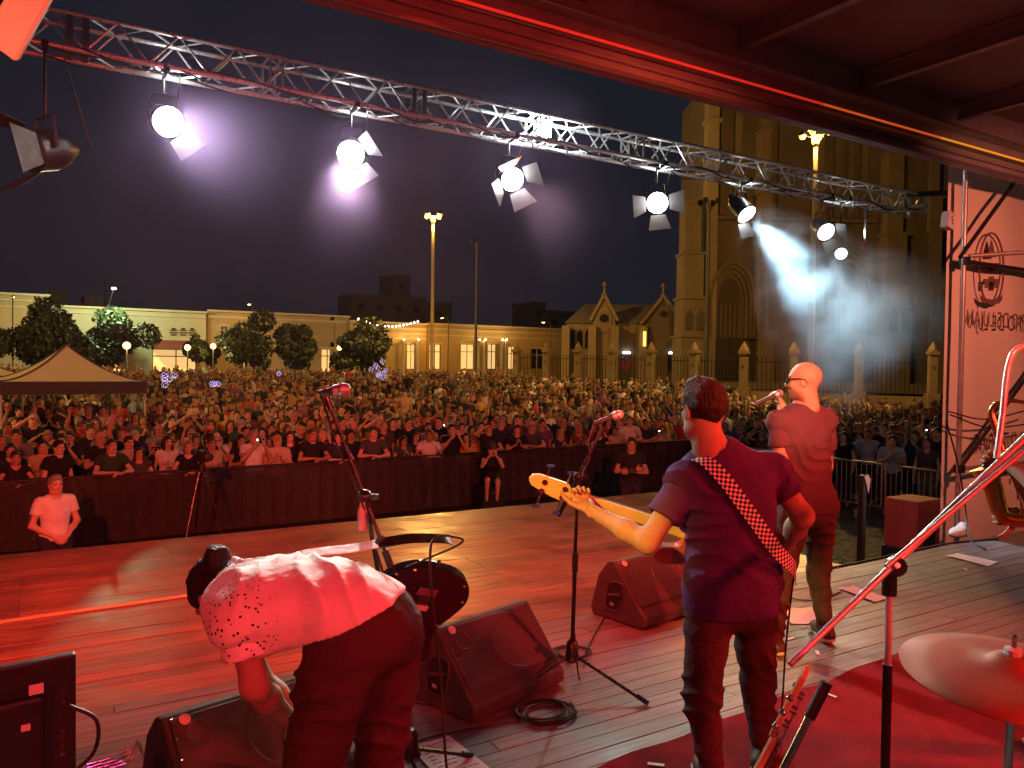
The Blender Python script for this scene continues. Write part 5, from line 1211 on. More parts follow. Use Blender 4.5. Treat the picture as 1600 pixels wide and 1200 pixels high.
for s in (-1, 1): MB().tube(bez([Vector((gb.x, gb.y, DECK+.2)), Vector((gb.x, gb.y, DECK+.12))+_r*s*.1, Vector((gb.x, gb.y, DECK+.15))+_r*s*.1-_f*.12]), .009, 8).build('cradle_arm', M_STAND, t, True)

# ================================================================== papers, tape bits and cables on the floor
def sheet(name, poly, z, label, cat, m=M_PAPER, lines=0, group=None):
    P = [at_z(x, y, z) for x, y in poly]; c = sum(P, Vector())/len(P); t = thing(name, label, cat, c, group=group)
    n1, n2 = 8, 6; mb = MB()
    for j in range(n2+1):
        for i in range(n1+1):
            q = P[0].lerp(P[1], i/n1).lerp(P[3].lerp(P[2], i/n1), j/n2); q.z = z+.005+.004*(math.sin(i*.9+j*.5)+1)*(.3+abs(i/n1-.5)); mb.v.append(q)
    for j in range(n2):
        for i in range(n1): a = j*(n1+1)+i; mb.f.append((a, a+1, a+n1+2, a+n1+1)); mb.m.append(0)
    mb.build('page', m, t, True, smooth='all')
    rnd = random.Random(5)
    for k in range(lines):
        f = .12+.8*k/max(lines, 1); L0 = .12; 
        while L0 < .8:
            L1 = min(L0+rnd.uniform(.06, .16), .9)
            def pt(u, v): q = P[0].lerp(P[1], u).lerp(P[3].lerp(P[2], u), v); q.z = z+.018; return q
            a, b = pt(L0, f), pt(L1, f); MB().bar(a, b, .006, .0005).build('text_line', M_INK, t, True); L0 = L1+.03
            if rnd.random() < .2: break
    return t
sheet('set_list', [(640, 1169), (700, 1152), (790, 1222), (712, 1250)], DECK, 'printed set list lying behind the bending guitarist', 'paper', lines=12)
sheet('set_list', [(1222, 952), (1280, 950), (1282, 976), (1236, 976)], DECK, 'blank white sheet glaring at the feet of the singer', 'paper')
sheet('set_list', [(1309, 920), (1333, 917), (1388, 936), (1366, 942)], DECK, 'white sheet lying behind the chrome boom', 'paper')
sheet('set_list', [(1477, 869), (1495, 866), (1560, 879), (1543, 886)], DECK, 'long pink lit sheet lying near the banner', 'paper')
for k, (x, y, lb) in enumerate(((1206, 1030, 'between the shoes of the singer'), (1277, 1020, 'behind the front shoe of the singer'), (1297, 1086, 'on the rug beside the guitar stand'), (1025, 1195, 'on the rug edge beside the bass player'), (1236, 998, 'by the bass cable'), (1509, 890, 'below the long sheet'), (1304, 886, 'at the deck edge behind the singer'))):
    z = DECK+(.016 if x in (1297, 1025) else .004); p = at_z(x, y, z)
    o = MB().box((0, 0, .002), (.07, .022, .002)).build('tape_mark', M_TAPE); o.location = p; o.rotation_euler = (0, 0, k*.8); tag(o, 'strip of white marking tape ' + lb, 'tape', 'tape marks on the floor')
# coil of cable by the middle stand
def coil(c, r, n, label, seed):
    rnd = random.Random(seed); pts = []
    for i in range(n*20+1):
        q = 2*math.pi*i/20; rr = r*(1+.10*math.sin(i*.11+seed)+rnd.uniform(-.01, .01)); pts.append(c+Vector((rr*math.cos(q)+.02*math.sin(i*.05), rr*.85*math.sin(q)+.02*math.cos(i*.07), .008+.004*(i//20)+.003*math.sin(i*.7))))
    tag(MB().tube(pts, .005, 6).build('coiled_cable', M_RUBBER, smooth=True), label, 'cable')
coil(at_z(853, 1117, DECK), .135, 6, 'coil of black cable on the boards under the tripod', 1); coil(at_z(890, 1022, DECK), .11, 3, 'loose loop of cable behind the tripod', 2)
def floor_cable(pix, label, z=DECK, r=.0048): tag(MB().tube(bez([at_z(x, y, z+.008) for x, y in pix]), r, 6).build('floor_cable', M_RUBBER, smooth=True), label, 'cable')
floor_cable([(812, 1125), (720, 1142), (660, 1156), (632, 1180), (610, 1215)], 'cable running from the coil to the bending guitarist')
floor_cable([(915, 1020), (930, 990), (948, 962), (965, 958)], 'cable from the loose loop to the half hidden wedge')
floor_cable([(622, 1090), (645, 1095), (664, 1100), (700, 1090)], 'cable plugged into the side of the red lit wedge')
floor_cable([(1225, 915), (1232, 932), (1262, 938), (1290, 934), (1315, 924)], 'cable curling behind the bass player towards the sheets')
floor_cable([(1290, 889), (1350, 877), (1420, 862), (1490, 848), (1560, 842)], 'cable lying along the deck edge to the banner', r=.009)
# ================================================================== musicians
M_SKIN = mat('skin', (.40, .235, .165), .58, var=.22, scale=22, bump=.22, bscale=210, tint=True, spec=.28)
M_HAIRDK = mat('dark_hair', (.035, .025, .02), .6, var=.6, scale=30, bump=1.0, bscale=150, stretch=(1, 1, .22), spec=.2)
def cloth_mat(name, col, rough=.85, bump=.55, var=.18, bs=20): return mat(name, col, rough, var=var, scale=5, bump=bump, bscale=bs, spec=.2)
M_NAVY = cloth_mat('navy_tshirt', (.085, .03, .14)); M_TEE = cloth_mat('black_tshirt', (.08, .035, .05)); M_JEAN = cloth_mat('dark_denim', (.075, .042, .048), .85, .6); M_JEAN2 = cloth_mat('washed_denim', (.065, .032, .036), .85, .6)
M_SHOE = mat('shoe_leather', (.05, .045, .05), .5, var=.2, scale=8); M_SOLE = mat('white_sole', (.65, .6, .58), .6, var=.1)
def dotted():
    m = mat('white_dotted_tshirt', (.82, .80, .76), .85, var=.05, scale=4, bump=.5, bscale=18, spec=.15); nt = m.node_tree; N = nt.nodes; L = nt.links; b = N['Principled BSDF']
    at = N.new('ShaderNodeAttribute'); at.attribute_name = 'tint'; tc = N.new('ShaderNodeTexCoord'); v = N.new('ShaderNodeTexVoronoi'); v.inputs['Scale'].default_value = 62; L.new(tc.outputs['Object'], v.inputs['Vector'])
    sx = N.new('ShaderNodeSeparateColor'); L.new(at.outputs['Color'], sx.inputs[0])
    sub = N.new('ShaderNodeMath'); sub.operation = 'SUBTRACT'; L.new(sx.outputs[0], sub.inputs[0]); L.new(v.outputs['Distance'], sub.inputs[1])
    gt = N.new('ShaderNodeMath'); gt.operation = 'GREATER_THAN'; gt.inputs[1].default_value = 0; L.new(sub.outputs[0], gt.inputs[0])
    mx = N.new('ShaderNodeMix'); mx.data_type = 'RGBA'; L.new(gt.outputs[0], mx.inputs[0]); L.new(b.inputs['Base Color'].links[0].from_socket, mx.inputs[6]); mx.inputs[7].default_value = (.03, .025, .03, 1); L.new(mx.outputs[2], b.inputs['Base Color']); return m
def pxj(**kw):
    return {k: np.array(at_d(*v)) for k, v in kw.items()}
def sleeve(J, q, f, o, h, seed=0., fold=.004, r0=.050, r1=.052):
    a, b = J['s'+q], J['e'+q]; d = _n(b-a); s = Sdf(); e = a+(b-a)*f
    s.rc(a-d*.01, e+d*.06, r0+o, r1+o*1.5, k=.02).disp(folds(fold, 34, d, seed)).disp(creases(.008, 60, d+np.array((.3, .2, 0)), seed, .3)); s.cut(e, d); s.rc(e-d*.03, e+d*.05, .048, .048, k=.003, sub=True); return s.net(h, .03)
def person_main(name, label, J, hf, hu, mats, hands, h=.0085, fat=1.0, fem=False, hair=None, hm=None, sleeve_f=.58, hem=None, base=None, beard=0., headc=None, shoes=True, tdisp=.006, shirt_tint=None, sock=None, o=.016, brow=(.3, .25, .22), foldax=(0, 0, 1), legfat=1.0, soles=True, foldax2=None, seed=.6, armfat=1.0, hemp=None):
    base = np.array(base if base is not None else (J['aR']+J['aL'])/2); base[2] = DECK
    s = torso(Sdf(), J, -.006, fat); arms(s, J, 0, fat=armfat); legs(s, J, -.004, fat=legfat)
    up = _n(J['H']-J['N']); s.rc(J['N']-up*.06, J['H']-up*.05, .064, .053, k=.05); s.rc(J['N']-up*.05, J['sR'], .05, .045, k=.05).rc(J['N']-up*.05, J['sL'], .05, .045, k=.05)
    for q in 'RL': s.rc(J['a'+q], J['t'+q], .04, .03, k=.03)
    V, F = s.net(h); hv, hfc, ht = head_mesh(J['H'], hf, hu, .0055, 1.0, fem, beard, brow)
    P = [(V, F), (hv, hfc)]; T = [np.ones((len(V), 3)), ht]
    for (q, d, n, kw) in hands:
        a = hand_mesh(J['w'+q], d, n, 1 if q == 'R' else -1, **kw); P.append(a); T.append(np.ones((len(a[0]), 3)))
    P = [(v-base, f) for v, f in P]
    body = link(bpy.data.objects.new(name, mesh_np(name, P, M_SKIN, np.concatenate(T)))); body.location = base; tag(body, label, 'person', 'musicians on the stage')
    def child(n, parts, m, tint=None): return link(bpy.data.objects.new(n, mesh_np(n, [(v-base, f) for v, f in parts], m, tint)), body)
    # shirt
    s = torso(Sdf(), J, o, fat); dn = _n(J['P']-J['W'])
    L, fw = torso_axes(J); he = J['P']+dn*(hem if hem is not None else .03)
    s.rc(J['P'], J['P']+dn*.08, .15*fat**.5+o+.006, .155*fat**.5+o, k=.05, flat=(fw, .8)); s.disp(folds(tdisp, 26, foldax, 1.7)); s.disp(creases(.019, 44, foldax2 or foldax, seed, .32)); s.cut(*(hemp or (he, dn)))
    s.rc(J['N']-up*.01, J['N']+up*.2, .066, .09, k=.006, sub=True); (None if hemp else s.rc(he-dn*.02, he+dn*.1, .12*fat**.5, .13*fat**.5, k=.004, sub=True, flat=(fw, .75)))
    pr = [s.net(h)]+[sleeve(J, q, sleeve_f, .014, h, 1.3 if q == 'R' else .4) for q in 'RL']
    tv = None
    if shirt_tint is not None: tv = np.concatenate([shirt_tint(v) for v, f in pr])
    child('shirt', pr, mats[0], tv)
    # trousers
    s = Sdf(); Lh = _n(J['hR']-J['hL']); s.rc(J['P']-Lh*.055, J['P']+Lh*.055, .122*fat**.5+.008, k=.05, flat=(fw, .95)).rc(J['P'], J['W'], .152*fat**.5+.004, .138*fat+.004, k=.05, flat=(fw, .7)); legs(s, J, .011, fat=legfat)
    if sock is not None:
        for q in 'RL': s.rc(J['k'+q]+(J['a'+q]-J['k'+q])*.4, J['a'+q], .055, .05, k=.03)
    s.disp(folds(.0065, 38, (0.1, 0, 1), .9)); s.disp(creases(.015, 50, (.25, .1, 1), seed+1, .25))
    for q in 'RL': d = _n(J['a'+q]-J['k'+q]); s.cut(J['a'+q]+d*.02, d, only=(J['a'+q]+d*.05, .13))
    child('trousers', [s.net(h)], mats[1])
    if shoes:
        for q in 'RL':
            a, t = J['a'+q], J['t'+q]; d = t-a; d[2] = 0; d = _n(d); z0 = DECK+.002 if a[2] < DECK+.3 else a[2]-.09; heel = np.array((a[0], a[1], z0+.045))-d*.05; toe = np.array((a[0], a[1], z0+.038))+d*.17
            s = Sdf(); s.rc(heel, toe, .043, .036, k=.02).rc(a, heel+d*.02, .05, .045, k=.03).rc(a+d*.02, toe-d*.06, .042, .036, k=.03); s.cut((0, 0, z0+.02), (0, 0, -1)); sh = child('shoe', [s.net(.008)], M_SHOE)
            if soles:
                s = Sdf(); s.rc(heel-np.array((0, 0, .022)), toe-np.array((0, 0, .016)), .047, .041, k=.01, flat=((0, 0, 1), .5)); s.cut((0, 0, z0+.002), (0, 0, -1)); s.disp(lambda p: .002*np.sin(p[:, 0]*160)*np.sin(p[:, 1]*160)); so = link(bpy.data.objects.new('sole', mesh_np('sole', [(lambda v: (v[0]-base, v[1]))(s.net(.008))], M_SOLE)), sh)
    if hair: child('hair', [hair_mesh(hair, J['H'], hf, hu, .0055)], hm or M_HAIRDK)
    return body, base, child
fN, rN = np.array(_f), np.array(_r)
# ------------------------------------------------------------------ bass player
J = pxj(H=(1099, 640, 3.14), N=(1112, 702, 3.14), C=(1140, 785, 3.16), W=(1143, 858, 3.16), P=(1143, 925, 3.17), sL=(1072, 752, 3.13), sR=(1204, 735, 3.21), eL=(1012, 848, 3.08), wL=(921, 796, 3.31), eR=(1254, 806, 3.16), wR=(1225, 858, 3.44),
        hL=(1110, 930, 3.15), hR=(1176, 930, 3.2), kL=(1097, 1086, 3.14), kR=(1184, 1062, 3.33), aL=(1113, 1210, 3.14), aR=(1193, 1176, 3.34), tL=(1095, 1240, 3.30), tR=(1200, 1200, 3.50))
for q in 'RL': J['a'+q][2] = DECK+.09; J['t'+q][2] = DECK+.04
face = _n(fN*.95-rN*.28); face[2] = 0; face = _n(face)
upz = np.array((0, 0, 1.))
nd = _n(np.array(at_d(823, 748, 3.42))-np.array(at_d(1225, 885, 3.44)))       # along the bass neck
body, base, child = person_main('person', 'bass player in a navy tshirt seen from behind with a chequered strap', J, face, upz, (M_NAVY, M_JEAN), [('L', _n(fN*.80+upz*.42-rN*.35), _n(upz*.95-fN*.4), dict(curls=(1.0, 1.05, 1.1, 1.1), thumb=.9, spread=.2)), ('R', _n(-rN*.7-upz*.55+fN*.1), _n(-fN*.8), dict(curl=.5))], hair='short', hem=.075, o=.022, fat=1.05, sleeve_f=.60, tdisp=.008, foldax=(.5, .2, .9), foldax2=(.55, .1, .8))
tl, hd = Vector(at_d(1225, 885, 3.43)), Vector(at_d(825, 750, 3.42))
ba = hd-tl; tl2 = hd-ba.normalized()*1.18
bass, BP = instrument('bass_guitar', 'bass guitar with a pale neck held by the player in navy', 'bass guitar', tl2, hd, _f*.93+Vector((0, 0, .3))-_r*.1, M_GRED, M_MAPLE, 4, 1.18, 'split', bw=.29, neckw=.042)
# chequered strap
def checker_mat():
    m = mat('chequered_webbing', (.8, .78, .75), .7, bump=.1, bscale=200); nt = m.node_tree; N = nt.nodes; L = nt.links; c = N.new('ShaderNodeTexChecker'); c.inputs['Scale'].default_value = 1.0; u = N.new('ShaderNodeUVMap'); u.uv_map = 'UVMap'
    c.inputs[1].default_value = (.82, .8, .76, 1); c.inputs[2].default_value = (.02, .02, .022, 1); L.new(u.outputs[0], c.inputs['Vector']); L.new(c.outputs[0], N['Principled BSDF'].inputs['Base Color']); return m
def strap(name, pts, nrms, w, m, label, cat='strap', cell=.012, thick=.003):
    P = bez(pts, 10); Nn = bez(nrms, 10); mb = MB(); vs = []; L = 0; us = []
    for i, p in enumerate(P):
        d = (P[min(i+1, len(P)-1)]-P[max(i-1, 0)]).normalized(); n = Nn[i].normalized(); sd = d.cross(n).normalized(); n = sd.cross(d)
        if i: L += (P[i]-P[i-1]).length
        for (y, z) in ((-.5, 0), (.5, 0), (.5, 1), (-.5, 1)): vs.append(p+sd*(y*w)+n*(z*thick)); us.append((L/cell, (y+.5)*w/cell))
    fs = []; uvs = []
    for i in range(len(P)-1):
        for k in range(4): fs.append((i*4+k, i*4+(k+1) % 4, (i+1)*4+(k+1) % 4, (i+1)*4+k))
    me = bpy.data.meshes.new(name); me.from_pydata([tuple(v) for v in vs], [], fs); me.materials.append(m); uv = me.uv_layers.new(name='UVMap')
    for po in me.polygons:
        for li in po.loop_indices: uv.data[li].uv = us[me.loops[li].vertex_index]
    o = link(bpy.data.objects.new(name, me)); tag(o, label, cat); return o
B = lambda px, py, d: Vector(at_d(px, py, d))
nb = [-_f, -_f, -_f, -_f, -_f+_r*.2, -_f+_r*.8]
strap('guitar_strap', [B(1076, 722, 3.16), B(1096, 717, 3.055), B(1126, 742, 3.00), B(1170, 800, 2.995), B(1212, 858, 3.03), B(1240, 888, 3.13), B(1242, 905, 3.30)], [Vector((-.3, 0, 1)), -_f+Vector((0, 0, .9)), -_f, -_f, -_f+_r*.25, -_f*.7+_r*.7, _r], .055, checker_mat(), 'black and white chequered strap across the back of the bass player')
strap('guitar_strap', [B(1078, 722, 3.16), B(1072, 740, 3.30), B(1105, 790, 3.40), BP(.44, -.13, .02)], [Vector((-.3, 0, 1)), _f, _f, _f], .05, M_STAND, 'front half of the strap running to the bass body')
tag(MB().tube(bez([B(1240, 905, 3.3), B(1236, 935, 3.28), B(1228, 1010, 3.26), B(1222, 1100, 3.3), at_z(1215, 1160, DECK+.01), at_z(1240, 1170, DECK+.01)]), .0042, 6).build('instrument_cable', M_RUBBER, smooth=True), 'cable hanging from the bass guitar to the rug', 'cable')

# ------------------------------------------------------------------ singer
J = pxj(H=(1256, 595, 4.93), N=(1256, 634, 4.95), C=(1254, 692, 4.95), W=(1258, 742, 4.95), P=(1262, 788, 4.95), sL=(1217, 660, 4.88), sR=(1289, 656, 5.02), eL=(1222, 722, 4.86), wL=(1222, 634, 4.98), eR=(1290, 728, 5.1), wR=(1258, 770, 5.22),
        hL=(1243, 796, 4.9), hR=(1282, 795, 4.98), kL=(1222, 900, 4.85), kR=(1279, 893, 5.0), aL=(1209, 992, 4.72), aR=(1289, 978, 4.95), tL=(1190, 1010, 4.86), tR=(1275, 995, 5.1))
for q in 'RL': J['a'+q][2] = DECK+.09; J['t'+q][2] = DECK+.04
hf = _n(-rN*.93+fN*.40); sh, base, child = person_main('person', 'bald singer in a black tshirt and sunglasses holding a microphone to his mouth', J, hf, upz, (M_TEE, M_JEAN), [('L', _n(upz*.55-rN*.10+fN*.35), _n(-rN*.6+fN*.2-upz*.3), dict(curls=(1.15, 1.2, 1.2, 1.25), thumb=1.2)), ('R', _n(-rN*.5-upz*.8), _n(-rN*.3-fN*.6), dict(curl=.5))], hem=.05, o=.020, fat=1.05, sleeve_f=.62, beard=.55, tdisp=.007, foldax=(.2, .3, .9), foldax2=(.4, -.3, .9), seed=3.1)
# sunglasses on the singer
Bm = basis(hf, upz); H0 = J['H']
def hp(x, y, z): return Vector(tuple(np.array((x, y, z))@Bm+H0))
g = thing('sunglasses', 'dark sunglasses worn by the bald singer', 'sunglasses', hp(0, .1, .005))
for s in (-1, 1):
    MB().prism([hp(s*.008, .101, .016), hp(s*.056, .086, .018), hp(s*.056, .084, -.010), hp(s*.036, .094, -.022), hp(s*.012, .101, -.014)], (0, 0, 0), hp(0, .006, 0)-hp(0, 0, 0)).build('lens', M_DARKGLASS, g, True)
    MB().tube([hp(s*.058, .088, .014), hp(s*.083, .03, .014), hp(s*.086, -.01, .010), hp(s*.084, -.03, -.014)], .003, 6).build('temple', M_BLACK, g, True)
MB().tube([hp(-.01, .106, .008), hp(.01, .106, .008)], .003, 6).build('bridge', M_BLACK, g, True)
microphone('microphone', at_d(1176, 633, 4.93), hp(0, .125, -.07), 'black microphone held at the mouth of the bald singer')

# ------------------------------------------------------------------ bending guitarist
J = pxj(P=(572, 984, 2.36), W=(530, 944, 2.36), C=(444, 942, 2.40), N=(366, 945, 2.47), H=(345, 930, 2.60), sL=(378, 975, 2.27), sR=(375, 915, 2.60), eL=(398, 1072, 2.26), wL=(452, 1122, 2.46), eR=(400, 1050, 2.76), wR=(492, 1150, 2.72),
        hL=(533, 1030, 2.26), hR=(606, 1000, 2.46), kL=(478, 1232, 2.26), kR=(592, 1205, 2.52), aL=(492, 1425, 2.26), aR=(584, 1370, 2.54), tL=(440, 1460, 2.34), tR=(540, 1410, 2.6))
for q in 'RL': J['a'+q][2] = DECK+.09; J['t'+q][2] = DECK+.04
def dots(v):
    t = np.zeros((len(v), 3)); d = np.linalg.norm(v-J['sL'], axis=1); d2 = np.linalg.norm(v-J['N'], axis=1); d = np.minimum(d, d2+.02); t[:, 0] = np.clip(.52-d*2.6, 0, .5); return t
hf = _n(-upz*.85-rN*.45+fN*.25); hu = _n(-rN*.80+fN*.35+upz*.35)
body, base, child = person_main('person', 'guitarist in a white dotted tshirt bending far down over his guitar', J, hf, hu, (dotted(), M_JEAN2), [('L', _n(rN*.6-upz*.6+fN*.5), _n(rN*.2+upz*.3+fN*.8), dict(curl=.4)), ('R', _n(rN*.6-upz*.6), _n(upz*.6-fN*.3), dict(curl=.8))], hair='bun', hemp=(np.array(at_d(548, 960, 2.36)), _n(rN*.40-upz*.91)), o=.022, fat=1.02, sleeve_f=.5, tdisp=.012, foldax2=(.9, .2, -.3), armfat=.88, seed=2.2, shirt_tint=dots, foldax=(.8, .3, -.2), legfat=1.12, h=.0085)
gtl, ghd = B(704, 846, 2.62), B(508, 1190, 2.98)
gax = (ghd-gtl).normalized()
g2, GP = instrument('electric_guitar', 'black electric guitar hanging from the bending guitarist', 'electric guitar', ghd-gax*1.0, ghd, (-_f*.85+_r*.45-Vector((0, 0, .1))), M_GBLACK, M_GBLACK, 6, 1.0, 'both', bw=.345, edge_dots=True)
M_STRAPW = cloth_mat('white_strap_web', (.72, .70, .68), .7)
strap('guitar_strap', [B(385, 905, 2.50), B(420, 884, 2.44), B(480, 866, 2.46), B(545, 858, 2.50), B(590, 850, 2.53)], [Vector((-.3, -.2, 1))]*5, .055, M_STRAPW, 'white guitar strap stretched over the back of the bending guitarist')
strap('guitar_strap', [B(588, 850, 2.53), B(640, 842, 2.56), B(690, 842, 2.60), B(704, 846, 2.62)], [Vector((-.2, -.5, 1))]*4, .045, M_STAND, 'dark leather end of the strap on the black guitar')
MBk = MB().bar(B(583, 858, 2.52), B(598, 838, 2.55), .02, .012); tag(MBk.build('strap_buckle', M_CHROME), 'chrome buckle on the strap of the bending guitarist', 'buckle')
tag(MB().tube(bez([GP(.06, .13, .0), B(718, 850, 2.56), B(706, 838, 2.52), B(680, 840, 2.46), B(672, 870, 2.42), B(678, 960, 2.40), B(690, 1080, 2.4), B(697, 1190, 2.42), at_z(712, 1320, DECK+.01)]), .0042, 6).build('instrument_cable', M_RUBBER, smooth=True), 'red lit cable looping out of the black guitar and down', 'cable')

# ------------------------------------------------------------------ saxophone player, mostly outside the frame
sx = np.array(at_d(1694, 600, 3.35)); 
th = math.atan2(-(-rN*.85+fN*.5)[0], (-rN*.85+fN*.5)[1])
Rm = np.array(Matrix.Rotation(th, 3, 'Z'))
JS = stand(1.76, eL=(-.27, .06, 1.13), wL=(-.07, .27, 1.31), eR=(.28, .0, 1.10), wR=(.07, .22, 1.06))
J = {k: v@Rm.T+np.array((sx[0], sx[1], DECK)) for k, v in JS.items()}
ff = _n(-rN*.85+fN*.5); ff[2] = 0; ff = _n(ff); sr = np.cross(ff, upz)
person_main('person', 'saxophone player in a black shirt at the banner side of the stage', J, ff, upz, (M_TEE, M_JEAN), [('L', _n(ff*.5+sr*.9), _n(ff), dict(curl=.9)), ('R', _n(-sr*.7+ff*.4), _n(ff), dict(curl=.9))], hair='short', h=.011, sleeve_f=.6)
M_GOLD = mat('brass_lacquer', (.55, .30, .09), .3, 1.0, var=.15, scale=12)
mouth = J['H']+ff*.11-upz*.07
t = thing('saxophone', 'brass saxophone played in front of the banner', 'saxophone', tuple(J['P']+ff*.3))
V3 = lambda v: Vector(tuple(v))
nk = bez([V3(mouth+ff*.01), V3(mouth+ff*.09+upz*.01), V3(mouth+ff*.17+upz*.015), V3(mouth+ff*.215-upz*.03), V3(mouth+ff*.20-upz*.10)]); MB().tube(nk[8:], [.008+.008*i/len(nk) for i in range(len(nk)-8)], 12).build('neck', M_GOLD, t, True, smooth=True); MB().tube(nk[:10], [.006+.0006*i for i in range(10)], 10).build('mouthpiece', M_BLACK, t, True, smooth=True)
tb = bez([V3(mouth+ff*.20-upz*.10), V3(mouth+ff*.155-upz*.24), V3(mouth+ff*.06-upz*.44), V3(mouth+ff*.07-upz*.51), V3(mouth+ff*.16-upz*.50), V3(mouth+ff*.20-upz*.38), V3(mouth+ff*.235-upz*.29)]); n = len(tb)
MB().tube(tb, [.013+.024*min(i/(n*.75), 1)+(.03*max(0, (i/n-.75)/.25)**2) for i in range(n)], 16).build('body', M_GOLD, t, True, smooth=True)
for k in range(9):
    p = tb[int(n*(.05+.05*k))]; MB().lathe([(.011+.001*k, 0), (.011+.001*k, .006)], p+V3(ff)*(.022+.002*k), 10, rotm(V3(ff))).build('key', M_GOLD, t, True)
for k in range(2): MB().tube([tb[4]+V3(sr)*(.03 if k else -.03), tb[int(n*.5)]+V3(sr)*(.045 if k else -.045)], .003, 6).build('key_rod', M_GOLD, t, True)
# ================================================================== barriers round the pit
def yb(x): return 14.4+(x+.5)*(.7/14.8)
M_SCRIM = bpy.data.materials.new('black_scrim'); M_SCRIM.use_nodes = True
_nt = M_SCRIM.node_tree; _b = _nt.nodes['Principled BSDF']; _b.inputs['Base Color'].default_value = (.035, .025, .03, 1); _b.inputs['Roughness'].default_value = .75
_tr = _nt.nodes.new('ShaderNodeBsdfTransparent'); _mx = _nt.nodes.new('ShaderNodeMixShader'); _mx.inputs[0].default_value = .84
_nt.links.new(_tr.outputs[0], _mx.inputs[1]); _nt.links.new(_b.outputs[0], _mx.inputs[2]); _nt.links.new(_mx.outputs[0], _nt.nodes['Material Output'].inputs[0])
M_BFR = mat('barrier_frame', (.05, .045, .045), .5, .5, var=.3, scale=6)
ang = math.atan2(.7, 14.8); bar0 = None
def scrim_mesh(seed):
    mb = MB(); nx, nz = 24, 6
    for j in range(nz+1):
        for i in range(nx+1): x = -.52+1.04*i/nx; mb.v.append((x, -.03-.018*math.sin(i*.9+seed)*(1-.6*j/nz)-.010*math.sin(i*2.1+seed*2), .02+1.07*j/nz))
    for j in range(nz):
        for i in range(nx): a = j*(nx+1)+i; mb.f.append((a, a+1, a+nx+2, a+nx+1)); mb.m.append(0)
    return mb.mesh('scrim', M_SCRIM, smooth='all')
scr = [scrim_mesh(k*1.7) for k in range(5)]
for i in range(19):
    x = -3.2+i*.98
    t = thing('barrier_panel', 'black scrim covered barrier panel of the pit, %s from the steel barriers' % ('first', 'second', 'third', 'fourth', 'fifth', 'sixth', 'seventh', 'eighth', 'ninth', 'tenth', 'eleventh', 'twelfth', 'thirteenth', 'fourteenth', 'fifteenth', 'sixteenth', 'seventeenth', 'eighteenth', 'nineteenth')[18-i], 'barrier', (x, yb(x), 0), ang+random.uniform(-.02, .02), group='black barrier panels of the pit')
    link(bpy.data.objects.new('scrim', scr[i % 5]), t)
    if bar0 is None:
        fr = MB().box((-.48, 0, .55), (.045, .045, 1.1)).box((.48, 0, .55), (.045, .045, 1.1)).mesh('post', M_BFR); rl = MB().box((0, 0, 1.12), (.985, .07, .045)).mesh('top_rail', M_BFR, bevel=.01); ft = MB().box((0, -.45, .01), (.95, .9, .02)).mesh('foot_plate', M_BFR); bar0 = 1
        P1 = MB().box((0, 0, .55), (.045, .045, 1.1)).mesh('post', M_BFR)
    for s in (-1, 1): o = link(bpy.data.objects.new('post', P1), t); o.location = (s*.465, 0, 0)
    link(bpy.data.objects.new('top_rail', rl), t); link(bpy.data.objects.new('foot_plate', ft), t)
M_GALV = mat('galvanised_steel', (.55, .53, .5), .4, .85, var=.2, scale=10)
barm = MB().tube([(0, 0, .22), (0, 0, 1.06)], .009, 6).mesh('bar', M_GALV, smooth=True)
for k, (y0, lb) in enumerate(((12.9, 'steel crowd control barrier next to the end of the black panels'), (10.7, 'steel crowd control barrier between two others beside the pit'), (8.5, 'steel crowd control barrier beside the red speaker box'))):
    t = thing('steel_barrier', lb, 'barrier', (14.75-.02*k, y0, 0), R(90), group='steel barriers beside the pit')
    MB().tube(bez([(-1.05, 0, .2), (-1.05, 0, .6), (-1.05, 0, 1.02), (-.97, 0, 1.1), (0, 0, 1.1), (.97, 0, 1.1), (1.05, 0, 1.02), (1.05, 0, .6), (1.05, 0, .2)]), .02, 8).build('frame', M_GALV, t, smooth=True); MB().tube([(-1.05, 0, .22), (1.05, 0, .22)], .018, 8).build('lower_rail', M_GALV, t)
    for i in range(17): o = link(bpy.data.objects.new('bar', barm), t); o.location = (-.94+i*.1175, 0, 0)
    for s in (-1, 1): MB().bar((s*.8, -.3, .02), (s*.8, .3, .02), .05, .02).bar((s*.8, 0, .02), (s*.8, 0, .22), .04, .02, up=(1, 0, 0)).build('foot', M_GALV, t)

